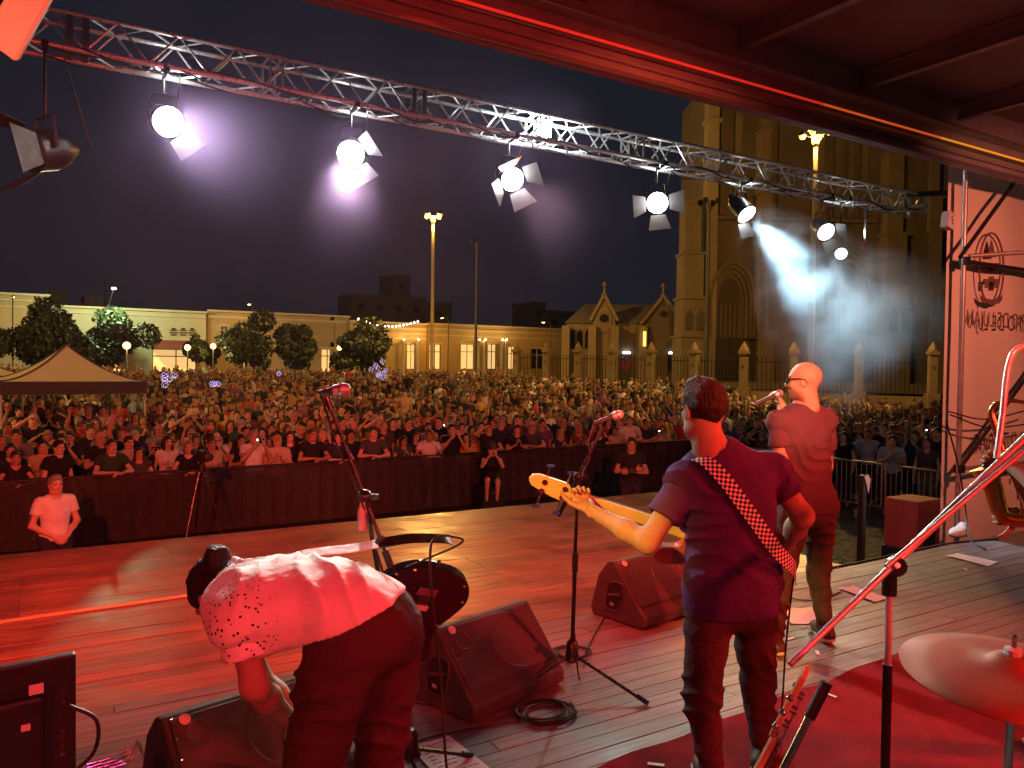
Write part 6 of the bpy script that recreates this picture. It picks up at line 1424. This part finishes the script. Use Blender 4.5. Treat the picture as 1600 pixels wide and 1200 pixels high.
# ================================================================== people of the crowd
M_CSKIN = mat('crowd_skin', (.5, .3, .2), .55, objcol=True, tint=True, spec=.35); M_CSHIRT = mat('crowd_cloth', (.1, .1, .1), .85, objcol=True, var=.25, scale=9, bump=.15, bscale=40, spec=.2); M_CHAIR = mat('crowd_hair', (.03, .02, .02), .5, objcol=True, var=.4, scale=25, bump=.5, bscale=90)
POSES = {
 'down': ({}, 'arms down'),
 'lean': (dict(eR=(.29, .19, 1.17), eL=(-.29, .19, 1.17), wR=(.06, .36, 1.19), wL=(-.06, .39, 1.17), C=(0, .03, 1.29), N=(0, .04, 1.45), H=(0, .09, 1.62), sR=(.18, .05, 1.40), sL=(-.18, .05, 1.40)), 'leaning forward'),
 'phone': (dict(eR=(.26, .17, 1.22), eL=(-.26, .17, 1.22), wR=(.075, .33, 1.50), wL=(-.075, .33, 1.50)), 'hands at face'),
 'wave': (dict(eR=(.30, .04, 1.66), wR=(.25, .10, 1.92)), 'one arm up'),
 'clap': (dict(eR=(.26, .04, 1.15), eL=(-.26, .04, 1.15), wR=(.05, .28, 1.30), wL=(-.05, .28, 1.30)), 'hands clasped'),
 'shade': (dict(eR=(.36, .10, 1.50), wR=(.12, .17, 1.68), eL=(-.27, .15, 1.15), wL=(-.05, .32, 1.17)), 'hand at brow'),
 'cross': (dict(eR=(.27, .09, 1.14), eL=(-.27, .09, 1.14), wR=(-.06, .23, 1.20), wL=(.06, .25, 1.15)), 'arms crossed'),
 'belt': (dict(eR=(.27, -.01, 1.13), eL=(-.27, -.01, 1.13), wR=(.06, .20, .98), wL=(-.06, .20, .98)), 'hands folded low'),
 'cheer': (dict(eR=(.33, .03, 1.62), wR=(.27, .06, 1.87), eL=(-.33, .03, 1.62), wL=(-.27, .06, 1.87)), 'both arms up'),
}
HANDDIR = {'down': ((0, .2, -1), (0, .2, -1)), 'lean': ((-.9, .25, 0), (.9, .25, 0)), 'phone': ((-.2, .1, 1), (.2, .1, 1)), 'wave': ((0, .1, 1), (0, .2, -1)), 'clap': ((-.15, .4, .9), (.15, .4, .9)), 'shade': ((-.9, .1, .2), (.9, .3, 0)), 'cross': ((-1, .1, .1), (1, .1, 0)), 'cheer': ((0, 0, 1), (0, 0, 1)), 'belt': ((-.8, .2, -.5), (.8, .2, -.5))}
PALM = {'down': ((-1, 0, 0), (1, 0, 0)), 'lean': ((0, 0, -1), (0, 0, -1)), 'phone': ((-.6, -.8, 0), (.6, -.8, 0)), 'wave': ((0, 1, 0), (1, 0, 0)), 'clap': ((-1, 0, 0), (1, 0, 0)), 'shade': ((0, .2, -1), (0, 0, -1)), 'cross': ((0, -1, 0), (0, -1, 0)), 'cheer': ((0, 1, 0), (0, 1, 0)), 'belt': ((0, -1, 0), (0, -1, 0))}
VAR = {}
def crowd_variant(pose, fem):
    if (pose, fem) in VAR: return VAR[(pose, fem)]
    J = stand(1.75, **POSES[pose][0]); 
    if fem:
        for k in ('sR', 'sL'): J[k][0] *= .88
    s = torso(Sdf(), J, -.004, .95, fem=fem); arms(s, J, -.003 if not fem else -.009); legs(s, J, -.004); s.rc(J['N'], J['H']-np.array((0, 0, .05)), .06 if not fem else .05, .05, k=.05)
    for q in 'RL': s.rc(J['a'+q], J['t'+q], .045, .035, k=.03)
    V, F = s.net(.022); hv, hf, ht = head_mesh(J['H'], (0, 1, 0), (0, 0, 1), .0085, 1.0, fem); P = [(V, F), (hv, hf)]; T = [np.ones((len(V), 3)), ht]
    for i, q in enumerate('RL'):
        a = hand_mesh(J['w'+q], HANDDIR[pose][i], PALM[pose][i], 1 if q == 'R' else -1, curl=.45 if pose != 'phone' else .6, h=.009); P.append(a); T.append(np.ones((len(a[0]), 3)))
    body = mesh_np('person', P, M_CSKIN, np.concatenate(T))
    s = torso(Sdf(), J, .014, .98, fem=fem); dn = np.array((0, 0, -1.)); s.rc(J['P'], J['P']+dn*.1, .165, .165, k=.05, flat=((0, 1, 0), .75)); s.disp(folds(.006, 26)); s.cut(J['P']+dn*.05, dn); s.rc(J['N']+np.array((0, .02, -.01)), J['N']+np.array((0, 0, .2)), .072 if not fem else .085, .09, k=.006, sub=True)
    pr = [s.net(.02)]
    pr += [sleeve(J, q, .55 if not fem else .3, .012, .018, r0=.058 if not fem else .052, r1=.054 if not fem else .046) for q in 'RL']
    shirt = mesh_np('shirt', pr, M_CSHIRT)
    s = Sdf(); s.rc(J['P'], J['W'], .152, .138, k=.05, flat=((0, 1, 0), .72)).rc(J['hR'], J['hL'], .12, k=.04); legs(s, J, .012); tr = mesh_np('trousers', [s.net(.026)], M_CSHIRT)
    VAR[(pose, fem)] = (body, shirt, tr, J); return VAR[(pose, fem)]
HAIR = {}
def hair_of(kind, H):
    k = (kind, round(H[1], 3), round(H[2], 3))
    if k not in HAIR: HAIR[k] = mesh_np('hair' if kind != 'cap' else 'cap', [hair_mesh(kind, H, (0, 1, 0), (0, 0, 1), .011)], M_CHAIR if kind != 'cap' else M_CSHIRT)
    return HAIR[k]
SKIN = [(.52, .33, .23), (.46, .28, .19), (.58, .38, .28), (.38, .22, .14)]
SHIRTS = [('black', (.02, .02, .022)), ('black', (.025, .022, .022)), ('navy', (.03, .035, .08)), ('white', (.72, .70, .66)), ('grey', (.22, .22, .22)), ('dark grey', (.07, .07, .075)), ('red', (.42, .05, .05)), ('maroon', (.16, .03, .04)), ('mustard', (.5, .32, .06)), ('beige', (.5, .42, .32)), ('dark green', (.04, .09, .05)), ('pale blue', (.35, .42, .55)), ('purple', (.18, .07, .22)), ('pink', (.65, .32, .36)), ('brown', (.14, .08, .05))]
HAIRC = [('black', (.018, .015, .014)), ('dark brown', (.045, .028, .018)), ('brown', (.09, .05, .028)), ('blonde', (.34, .23, .11)), ('grey', (.28, .27, .26))]
PANTS = [(.03, .035, .06), (.02, .02, .02), (.08, .09, .13), (.16, .14, .11)]
rng = random.Random(11)
def make_person(x, y, z, face, pose, fem, sh, hc, hk, scale, place, label=None, group='people in the crowd', skin=None, name='person', lean=0.0):
    body, shirt, tr, J = crowd_variant(pose, fem)
    o = link(bpy.data.objects.new(name, body)); o.location = (x, y, z); o.rotation_euler = (lean, 0, face); o.scale = (scale,)*3
    o.color = (*(skin or rng.choice(SKIN)), 1)
    hd = {None: 'shaved head', 'cap': 'a cap', 'long': 'long %s hair' % hc[0], 'bob': '%s bobbed hair' % hc[0], 'pony': 'a %s ponytail' % hc[0], 'bun': 'a %s hair bun' % hc[0], 'short': 'short %s hair' % hc[0], 'crop': 'cropped %s hair' % hc[0]}[hk]
    lb = label or 'person in %s %s, %s, %s, %s' % (sh[0], 'top' if fem else 'shirt', hd, POSES[pose][1], place)
    tag(o, lb, 'person', group)
    for n, me, c in (('shirt', shirt, sh[1]), ('trousers', tr, rng.choice(PANTS))):
        q = link(bpy.data.objects.new(n, me), o); q.color = (*c, 1)
    if hk: q = link(bpy.data.objects.new('hair' if hk != 'cap' else 'cap', hair_of(hk, J['H'])), o); q.color = (*(hc[1] if hk != 'cap' else rng.choice(SHIRTS)[1]), 1)
    return o, lb
def project(p):
    d = Vector(p)-CAM; z = d.dot(_f); return 800+FPX*d.dot(_r)/z, 600-FPX*d.dot(_u)/z, z
def face_stage(x, y): return math.atan2(-(3.2-x), (2.5-y))      # rotation that turns +Y towards the band
TENTS = [(o.location.x, o.location.y) for o in list(bpy.data.objects) if o.name.startswith('market_tent')]
POSTS = [(o.location.x, o.location.y) for o in list(bpy.data.objects) if o.name.startswith(('tall_lamp_post', 'globe_lamp'))]
spots = []
row = 0; y = 0.0
for rowi in range(95):
    dy = .34+rowi*.62+(.004*rowi*rowi)
    if dy > 56: break
    sp = .60+.004*rowi
    n = int(75/sp)
    for i in range(n):
        x = -14+i*sp+(rowi % 2)*sp*.5+rng.uniform(-.17, .17); 
        jit = .16 if rowi < 5 else .34; x += rng.uniform(-jit, jit)*.7 if rowi else 0; yy = yb(x)+dy+(rng.uniform(-jit, jit+.04) if rowi else rng.uniform(0, .12))
        if rowi > 4 and mnoise.noise(Vector((x*.42, yy*.3, 3.7)))+.45*mnoise.noise(Vector((x*1.1, yy*.9, 9.1))) < -.30: continue
        if rng.random() < (.05 if rowi < 3 else .10+.001*rowi): continue
        spots.append((x, yy, rowi))
for i in range(26):          # beside the pit, behind the steel barriers
    for j in range(24):
        if rng.random() < .18: continue
        x = 15.3+i*.66+rng.uniform(-.15, .15); yy = 7.2+j*.62+rng.uniform(-.15, .15)
        if yy < yb(x)+.2: spots.append((x, yy, i))
keep = []
for (x, yy, r) in spots:
    px, py, z = project((x, yy, gz(yy)+1.6))
    if z < 5 or px < -45 or px > 1560: continue
    if px < 800 and yy > 63: continue
    if px >= 800 and z > np.interp(px, [800, 1100, 1162, 1457], [61, 50, 36, 34]): continue
    if x > 14.4 and x < 15.2 and yy < yb(x)+.2: continue
    if px > 1475 and z < 17: continue
    if any(abs(x-a) < 1.75 and abs(yy-b) < 1.75 and r % 2 for a, b in TENTS): continue
    if any((x-a)**2+(yy-b)**2 < .3 for a, b in POSTS): continue
    keep.append((z, x, yy, r, px))
keep.sort()
NEAR = keep[:285]; FAR = keep[285:]
phones = []
for k, (z, x, yy, r, px) in enumerate(NEAR):
    front = yy-yb(x) < .75 and x < 14.6
    fem = rng.random() < .48
    pose = rng.choices(['lean', 'clap', 'phone', 'shade', 'cross', 'down'], [6, 2, 1.6, .5, 1, .5])[0] if front else rng.choices(['down', 'clap', 'phone', 'wave', 'cross', 'cheer', 'shade'], [4, 2.2, 2.0, .8, 1, .35, .5])[0]
    hk = rng.choices(['long', 'pony', 'bob', 'bun'], [5, 2, 2, 1])[0] if fem else rng.choices(['short', 'crop', 'cap', None], [6, 3, 1.6, .6])[0]
    hc = rng.choices(HAIRC, [5, 5, 3, 1.5, 1.2])[0]; sh = rng.choices(SHIRTS, [4, 4, 3, 1.6, 2, 2, 1.2, 1, .6, 1, .8, .7, .5, .7, 1])[0]
    place = 'at black barrier' if front else ('behind steel barrier' if x > 14.8 and yy < yb(x)+.3 else ('near the tent' if any((x-a)**2+(yy-b)**2 < 9 for a, b in TENTS) else 'in the crowd'))
    sc = rng.uniform(.93, 1.04)*(.93 if fem else 1.0)
    f = face_stage(x, yy)+rng.uniform(-.35, .35)
    o, lb = make_person(x, yy-(.04 if pose == 'lean' else 0), gz(yy), f, pose, fem, sh, hc, hk, sc, place)
    if pose == 'phone' and rng.random() < .8: phones.append((o, sc, lb, front))
M_PHONE = mat('phone_glass', (.02, .02, .022), .2, coat=.5); M_SCREEN = emit('phone_screen', (.75, .85, 1.0), 1.2); M_CASEP = mat('pink_phone_case', (.8, .15, .22), .5)
M_FLASH = emit('phone_flash', (1, .98, .92), 55)
pmesh = MB().box((0, 0, 0), (.155, .009, .075)).mesh('phone', M_PHONE, bevel=.004); pmesh2 = MB().box((0, 0, 0), (.155, .009, .075)).mesh('phone', M_CASEP, bevel=.004); smesh = MB().box((0, -.006, 0), (.142, .002, .068)).mesh('display', M_SCREEN); lmesh = MB().ball((.06, .008, .02), .009, 8, 6).mesh('flash_led', M_FLASH)
for k, (o, sc, lb, front) in enumerate(phones):
    p = Matrix.LocRotScale(o.location, o.rotation_euler, o.scale) @ Vector((0, .345, 1.575)); pink = k % 5 == 2; fl = k % 6 == 1
    q = link(bpy.data.objects.new('phone', pmesh2 if pink else pmesh)); q.location = p; q.rotation_euler = o.rotation_euler
    tag(q, '%s phone%s of %s' % ('pink' if pink else 'dark', ' flashing' if fl else '', ', '.join([lb.split(', ')[0], lb.split(', ')[1], lb.split(', ')[3].replace('in the crowd', 'in crowd')])), 'phone', 'phones held up in the crowd')
    link(bpy.data.objects.new('display', smesh), q)
    if fl: link(bpy.data.objects.new('flash_led', lmesh), q)

# ---- people the photograph singles out
W_ = dict(SHIRTS)
def solo(px, Y, pose, fem, sh, hc, hk, sc, label, face=None, group=None, z=None, dpx=0, **kw):
    p = at_Y(px, 600, Y); zz = gz(Y) if z is None else z
    return make_person(p.x, Y, zz, face_stage(p.x, Y) if face is None else face, pose, fem, sh, hc, hk, sc, '', label=label, group=group, **kw)
solo(86, 10.8, 'belt', False, ('white', (.75, .7, .68)), HAIRC[4], 'short', .935, 'security guard in a white tshirt standing in the pit before the black panels', group='people in the pit', face=face_stage(.2, 10.8))
solo(988, 10.9, 'cross', False, ('black', (.02, .02, .02)), HAIRC[0], 'short', 1.0, 'photographer in a dark polo shirt standing in the pit', group='people in the pit')
solo(1138, 33, 'down', False, ('black', (.015, .015, .015)), HAIRC[0], 'short', 1.0, 'lone person in black standing apart by a church pillar', group='people by the church')
# rider on somebody's shoulders
p = at_Y(632, 640, 24.0); zt = at_Y(632, 609, 24.0).z
make_person(p.x, 24.0, zt-1.72, face_stage(p.x, 24.0), 'down', False, ('beige', (.55, .42, .34)), HAIRC[1], 'short', .98, '', label='person in a pale shirt sitting high on somebody\'s shoulders in the crowd', group='people in the crowd')
# woman crouching with a camera before the barrier
px_, Yc = 768, 14.05; pc = at_Y(px_, 700, Yc); k = 1.0; up0 = pc.z-1.36
J = stand(1.68, P=(0, -.10, .52), W=(0, -.06, .66), C=(0, -.0, .84), N=(0, .03, 1.01), H=(0, .07, 1.18), sR=(.16, .02, .97), sL=(-.16, .02, .97), eR=(.22, .20, .80), eL=(-.22, .20, .80), wR=(.06, .28, 1.06), wL=(-.06, .28, 1.06), hR=(.09, -.08, .49), hL=(-.09, -.08, .49), kR=(.12, .32, .52), kL=(-.10, .34, .48), aR=(.12, .22, .09), aL=(-.10, .26, .09), tR=(.14, .38, .04), tL=(-.10, .42, .04))
s = torso(Sdf(), J, -.004, .92, fem=True); arms(s, J, -.008); legs(s, J, -.006); s.rc(J['N'], J['H']-np.array((0, 0, .05)), .05, .048, k=.05)
V, F = s.net(.018); hv, hf_, ht = head_mesh(J['H'], (0, 1, 0), (0, 0, 1), .0085, .97, True); P = [(V, F), (hv, hf_)]; T = [np.ones((len(V), 3)), ht]
for q, sg in (('R', 1), ('L', -1)): a = hand_mesh(J['w'+q], (-.2*sg, .1, 1), (-.7*sg, -.6, 0), sg, curl=.7, h=.009); P.append(a); T.append(np.ones((len(a[0]), 3)))
o = link(bpy.data.objects.new('person', mesh_np('person', P, M_CSKIN, np.concatenate(T)))); o.location = (pc.x, Yc, .18); o.rotation_euler = (0, 0, face_stage(pc.x, Yc)); o.color = (*SKIN[0], 1); tag(o, 'woman in a black dress sitting before the barrier with a camera at her face', 'person', 'people in the pit')
s = torso(Sdf(), J, .012, .95, fem=True); Lg = ('R', 'L')
for q in Lg: s.rc(J['h'+q], J['h'+q]+(J['k'+q]-J['h'+q])*.55, .10, .085, k=.04)
s.rc(J['N'], J['N']+np.array((0, 0, .2)), .085, .09, k=.006, sub=True); c = link(bpy.data.objects.new('dress', mesh_np('dress', [s.net(.018)], M_CSHIRT)), o); c.color = (.02, .02, .022, 1)
c = link(bpy.data.objects.new('hair', mesh_np('hair', [hair_mesh('long', J['H'], (0, 1, 0), (0, 0, 1), .011)], M_CHAIR)), o); c.color = (.05, .03, .02, 1)
t = thing('flight_case', 'black flight case serving as a seat before the barrier', 'case', (pc.x, Yc+.02, 0)); MB().box((0, .05, .27), (.5, .42, .52)).build('box', M_BLACK, t, bevel=.012); MB().box((0, -.165, .4), (.12, .02, .06)).build('latch', M_CHROME, t)
def still_camera(p, rz, label):
    t = thing('photo_camera', label, 'camera', p, rz); MB().box((0, 0, 0), (.14, .06, .10)).build('housing', M_BLACK, t, bevel=.012); MB().lathe([(.035, 0), (.04, .05), (.04, .11), (.036, .115)], (0, .03, 0), 14, Matrix.Rotation(R(-90), 3, 'X')).build('lens', M_BLACK, t, smooth=True); return t
fm = face_stage(pc.x, Yc); still_camera(Vector((pc.x, Yc, .18))+Vector((-math.sin(fm)*.25, math.cos(fm)*.25, 1.17)), fm, 'black camera at the face of the sitting woman')
pp = at_Y(988, 600, 10.9); fm = face_stage(pp.x, 10.9); still_camera(Vector((pp.x-math.sin(fm)*.30, 10.9+math.cos(fm)*.30, 1.19)), fm, 'black camera held by the photographer in the polo shirt')
# video camera on a tripod
vp = at_Y(315, 712, 11.6); t = thing('video_camera', 'video camera mounted on a tall tripod in the pit', 'video camera', (vp.x, 11.6, 0), face_stage(vp.x, 11.6)); hz = vp.z
MB().box((0, 0, hz), (.13, .34, .15)).build('camera_body', M_BLACK, t, bevel=.015); MB().lathe([(.05, 0), (.055, .1), (.06, .16), (.05, .165)], (0, .17, 0.01+hz), 14, Matrix.Rotation(R(-90), 3, 'X')).build('lens', M_BLACK, t, smooth=True); MB().box((.09, -.05, hz+.05), (.06, .10, .07)).build('viewfinder', M_BLACK, t, bevel=.008); MB().tube(bez([(0, -.12, hz+.08), (0, -.05, hz+.14), (0, .1, hz+.14), (0, .15, hz+.08)]), .012, 8).build('handle', M_BLACK, t)
MB().lathe([(.05, hz-.22), (.05, hz-.14), (.03, hz-.08)], n=12).build('fluid_head', M_STAND, t); MB().tube([(.03, -.05, hz-.14), (.10, -.42, hz-.3)], .010, 8).build('pan_bar', M_STAND, t)
for k in range(3): q = k*2.094+.5; MB().tube([(.03*math.cos(q), .03*math.sin(q), hz-.2), (.24*math.cos(q), .24*math.sin(q), hz*.45), (.42*math.cos(q), .42*math.sin(q), .015)], [.018, .014, .011], 8).build('leg', M_STAND, t, smooth=True)
# light-up balloons
M_CLEAR = bpy.data.materials.new('clear_balloon'); M_CLEAR.use_nodes = True; _b = M_CLEAR.node_tree.nodes['Principled BSDF']; _b.inputs['Transmission Weight'].default_value = 1; _b.inputs['Roughness'].default_value = .03; _b.inputs['IOR'].default_value = 1.03; _b.inputs['Base Color'].default_value = (.9, .85, 1, 1)
M_LED = emit('balloon_led', (.62, .5, 1.0), 3.5)
bl = MB().ball((0, 0, 0), .15, 12, 8).mesh('balloon', M_CLEAR, smooth='all'); ld = MB()
for k in range(16): a = k*2.4; h = -1+2*(k+.5)/16; ld.ball((.14*math.cos(a)*math.sqrt(1-h*h), .14*math.sin(a)*math.sqrt(1-h*h), .14*h), .012, 6, 4)
ld = ld.mesh('led_string', M_LED)
for (px, py, Y, n, lb) in ((590, 580, 36, 11, 'biggest bunch of glowing violet balloons above the crowd'), (262, 596, 30, 5, 'bunch of glowing violet balloons near the tent'), (334, 603, 32, 3, 'small pair of glowing violet balloons between tent and trees'), (437, 584, 40, 2, 'pale glowing balloon far back in the crowd')):
    p = at_Y(px, py, Y); t = thing('balloon_bunch', lb, 'balloons', p, group='glowing balloons over the crowd'); rr = random.Random(px)
    for k in range(n):
        o = link(bpy.data.objects.new('balloon', bl), t); o.scale = (.8,)*3; o.location = (rr.gauss(0, .022*n+.05), rr.gauss(0, .12), rr.gauss(0, .016*n+.05)); q = link(bpy.data.objects.new('led_string', ld), o); q['kind'] = 'stuff'
    MB().tube([(0, 0, 0), (.05, 0, -.9)], .006, 4).build('cord', M_TAPE, t)

# ---- everyone farther back, one mass
def loft(rings, n=8, closed=True):
    V = []; F = []
    for (cx, cy, cz, rx, ry) in rings:
        for k in range(n): a = 2*math.pi*k/n; V.append((cx+rx*math.cos(a), cy+ry*math.sin(a), cz))
    for i in range(len(rings)-1):
        for k in range(n): F.append((i*n+k, i*n+(k+1) % n, (i+1)*n+(k+1) % n, (i+1)*n+k))
    return np.array(V), np.array(F)
def limb(a, b, r0, r1, n=5):
    a, b = np.array(a, float), np.array(b, float); d = _n(b-a); x = _n(np.cross(d, (.1, .9, .3))); y = np.cross(d, x); V = []
    for p, r in ((a, r0), (b, r1), (b+d*.02, .004)):
        for k in range(n): q = 2*math.pi*k/n; V.append(p+(x*math.cos(q)+y*math.sin(q))*r)
    return np.array(V), np.array([(i*n+k, i*n+(k+1) % n, (i+1)*n+(k+1) % n, (i+1)*n+k) for i in range(2) for k in range(n)])
def lowpoly(pose, fem):
    J = stand(1.75, **POSES[pose][0]); P = []; Z = []
    def add(vf, z): P.append(vf); Z.append(z)
    hr = [(0, .01, 1.50, .03, .03), (0, .02, 1.53, .055, .07), (0, .015, 1.58, .07, .088), (0, .0, 1.645, .078, .10), (0, -.005, 1.70, .066, .085), (0, -.005, 1.745, .012, .012)]
    hv, hf = loft(hr, 10); add((hv, hf), np.where((hv[:, 2] > 1.65) | ((hv[:, 1] < -.01) & (hv[:, 2] > 1.55)), 2, 0))
    nv, nf = loft([(0, .108, 1.585, .012, .012), (0, .095, 1.63, .008, .01)], 4); add((nv, nf), np.zeros(len(nv), int))
    ev, ef = loft([(-.031, .085, 1.628, .014, .014), (-.031, .088, 1.642, .014, .012)], 4); add((ev, ef), np.full(len(ev), 4)); ev2 = ev.copy(); ev2[:, 0] += .062; add((ev2, ef), np.full(len(ev), 4))
    if fem: lv, lf = loft([(0, -.05, 1.38, .10, .05), (0, -.055, 1.5, .10, .06), (0, -.035, 1.62, .095, .085), (0, -.02, 1.72, .07, .08), (0, -.02, 1.755, .01, .01)], 8); add((lv, lf), np.full(len(lv), 2))
    tv, tf = loft([(0, 0, .86, .17, .12), (0, 0, 1.05, .145, .11), (0, 0, 1.28, .19, .125), (0, -.01, 1.40, .20, .10), (0, -.01, 1.455, .10, .07), (0, 0, 1.52, .05, .05)], 10); add((tv, tf), np.where(tv[:, 2] > 1.5, 0, 1))
    lv, lf = loft([(0, 0, .0, .14, .1), (0, 0, .5, .16, .1), (0, 0, .9, .165, .115)], 8); add((lv, lf), np.full(len(lv), 3))
    for q in 'RL':
        s = -1 if fem else 1
        v, f = limb(J['s'+q], J['e'+q], .058, .045); add((v, f), np.where(np.arange(len(v)) < 5, 1, 0 if fem else 1)); v, f = limb(J['e'+q], J['w'+q]+_n(J['w'+q]-J['e'+q])*.12, .043, .03); add((v, f), np.zeros(len(v), int))
    off = np.cumsum([0]+[len(p[0]) for p in P[:-1]]); return np.concatenate([p[0] for p in P]), np.concatenate([p[1]+o for p, o in zip(P, off)]), np.concatenate(Z)
LP = {(p, f): lowpoly(p, f) for p in ('down', 'clap', 'wave', 'phone', 'cheer') for f in (0, 1)}
AV, AF, AT = [], [], []; n0 = 0
for (z, x, yy, r, px) in FAR:
    p = rng.choices(['down', 'clap', 'phone', 'wave', 'cheer'], [6, 2.4, 1.0, .35, .08])[0]; f = int(rng.random() < .45); V, F, Z = LP[(p, f)]
    a = face_stage(x, yy)+rng.uniform(-.5, .5); c, s = math.cos(a), math.sin(a); sc = rng.uniform(.86, 1.09)*(.94 if f else 1)*(rng.uniform(.72, .9) if rng.random() < .07 else 1)*(1.16 if rng.random() < .012 else 1)
    lx, ly = rng.uniform(-.07, .07), rng.uniform(-.07, .07); hw = rng.uniform(.92, 1.12)
    W2 = np.stack([(V[:, 0]*c-V[:, 1]*s)*hw+lx*V[:, 2], (V[:, 0]*s+V[:, 1]*c)*hw+ly*V[:, 2], V[:, 2]], 1)*sc+np.array((x, yy, gz(yy)))
    sk = rng.uniform(.55, .95); cols = np.array([tuple(sk*q for q in rng.choice(SKIN)), rng.choices(SHIRTS, [4, 4, 3, 2.2, 2, 2, 1.2, 1, .8, 1.3, .8, .8, .5, .8, 1])[0][1], rng.choices(HAIRC, [5, 5, 3, 1.5, 1])[0][1], rng.choice(PANTS), (.04, .025, .02)])
    AV.append(W2); AF.append(F+n0); AT.append(cols[Z]); n0 += len(V)
M_MASS = mat('crowd_mass', (1, 1, 1), .75, tint=True, spec=.25)
me = mesh_np('crowd', [(np.concatenate(AV), np.concatenate(AF))], M_MASS, np.concatenate(AT)); o = link(bpy.data.objects.new('crowd', me)); tag(o, 'dense crowd of people filling the plaza back to the railings', kind='stuff')
print('CROWD', len(NEAR), len(FAR), len(phones))

# ================================================================== drifting smoke in the beam of one spotlight
S_, E_ = at_Y(1172, 340, 7.66), SMOKE_E; ax_ = (E_-S_); Ls = ax_.length; Mz = rotm(ax_)
m = bpy.data.materials.new('stage_smoke'); m.use_nodes = True; nt = m.node_tree; N = nt.nodes; L = nt.links; N.remove(N['Principled BSDF'])
pv = N.new('ShaderNodeVolumePrincipled'); pv.inputs['Color'].default_value = (.75, .87, .95, 1); pv.inputs['Anisotropy'].default_value = .0; L.new(pv.outputs[0], N['Material Output'].inputs['Volume'])
tc = N.new('ShaderNodeTexCoord'); sp = N.new('ShaderNodeSeparateXYZ'); L.new(tc.outputs['Object'], sp.inputs[0])
def mth(op, a, b=None, c=None):
    q = N.new('ShaderNodeMath'); q.operation = op
    for i, v in enumerate((a, b, c)):
        if v is None: continue
        if isinstance(v, (int, float)): q.inputs[i].default_value = v
        else: L.new(v, q.inputs[i])
    return q.outputs[0]
rad = mth('SQRT', mth('ADD', mth('MULTIPLY', sp.outputs[0], sp.outputs[0]), mth('MULTIPLY', sp.outputs[1], sp.outputs[1])))
rz_ = mth('ADD', mth('MULTIPLY', sp.outputs[2], 1.15/Ls), .34)
fall = mth('MAXIMUM', mth('SUBTRACT', 1.0, mth('DIVIDE', rad, rz_)), 0.0)
nz = N.new('ShaderNodeTexNoise'); nz.inputs['Scale'].default_value = 1.5; nz.inputs['Detail'].default_value = 6; nz.inputs['Distortion'].default_value = .9; L.new(tc.outputs['Object'], nz.inputs['Vector'])
nn = mth('MULTIPLY', mth('MAXIMUM', mth('SUBTRACT', nz.outputs['Fac'], .43), 0.0), 7.0)
ends = mth('MULTIPLY', mth('MINIMUM', mth('MULTIPLY', sp.outputs[2], 1.6), 1.0), mth('MINIMUM', mth('MAXIMUM', mth('MULTIPLY', mth('SUBTRACT', Ls, sp.outputs[2]), .55), 0.0), 1.0))
L.new(mth('MULTIPLY', mth('MULTIPLY', mth('MULTIPLY', fall, nn), ends), 2.6), pv.inputs['Density'])
sm = MB().box((0, 0, Ls/2), (3.1, 3.1, Ls)).build('smoke', m); sm.matrix_world = Matrix.Translation(S_) @ Mz.to_4x4(); tag(sm, 'blue lit drifting smoke slanting down from the truss in front of the church', kind='stuff')

# ================================================================== thin stage haze hanging under the left end of the truss
m = bpy.data.materials.new('thin_stage_haze'); m.use_nodes = True; nt = m.node_tree; N = nt.nodes; L = nt.links; N.remove(N['Principled BSDF'])
pv = N.new('ShaderNodeVolumePrincipled'); pv.inputs['Color'].default_value = (.74, .48, .88, 1); pv.inputs['Anisotropy'].default_value = .72; L.new(pv.outputs[0], N['Material Output'].inputs['Volume'])
tc = N.new('ShaderNodeTexCoord'); mp = N.new('ShaderNodeVectorMath'); mp.operation = 'DIVIDE'; mp.inputs[1].default_value = (4.6, 1.7, 2.7); L.new(tc.outputs['Object'], mp.inputs[0])
ln = N.new('ShaderNodeVectorMath'); ln.operation = 'LENGTH'; L.new(mp.outputs[0], ln.inputs[0])
fo = mth('MAXIMUM', mth('SUBTRACT', 1.0, ln.outputs['Value']), 0.0)
nz = N.new('ShaderNodeTexNoise'); nz.inputs['Scale'].default_value = .8; nz.inputs['Detail'].default_value = 3; L.new(tc.outputs['Object'], nz.inputs['Vector'])
L.new(mth('MULTIPLY', mth('MULTIPLY', fo, mth('MAXIMUM', mth('SUBTRACT', nz.outputs['Fac'], .25), 0.0)), .13), pv.inputs['Density'])
sm = MB().box((0, 0, 0), (9.2, 3.4, 5.4)).build('stage_haze', m); sm.location = at_Y(330, 260, 7.1); tag(sm, 'thin violet haze glowing under the left spotlights', kind='stuff')
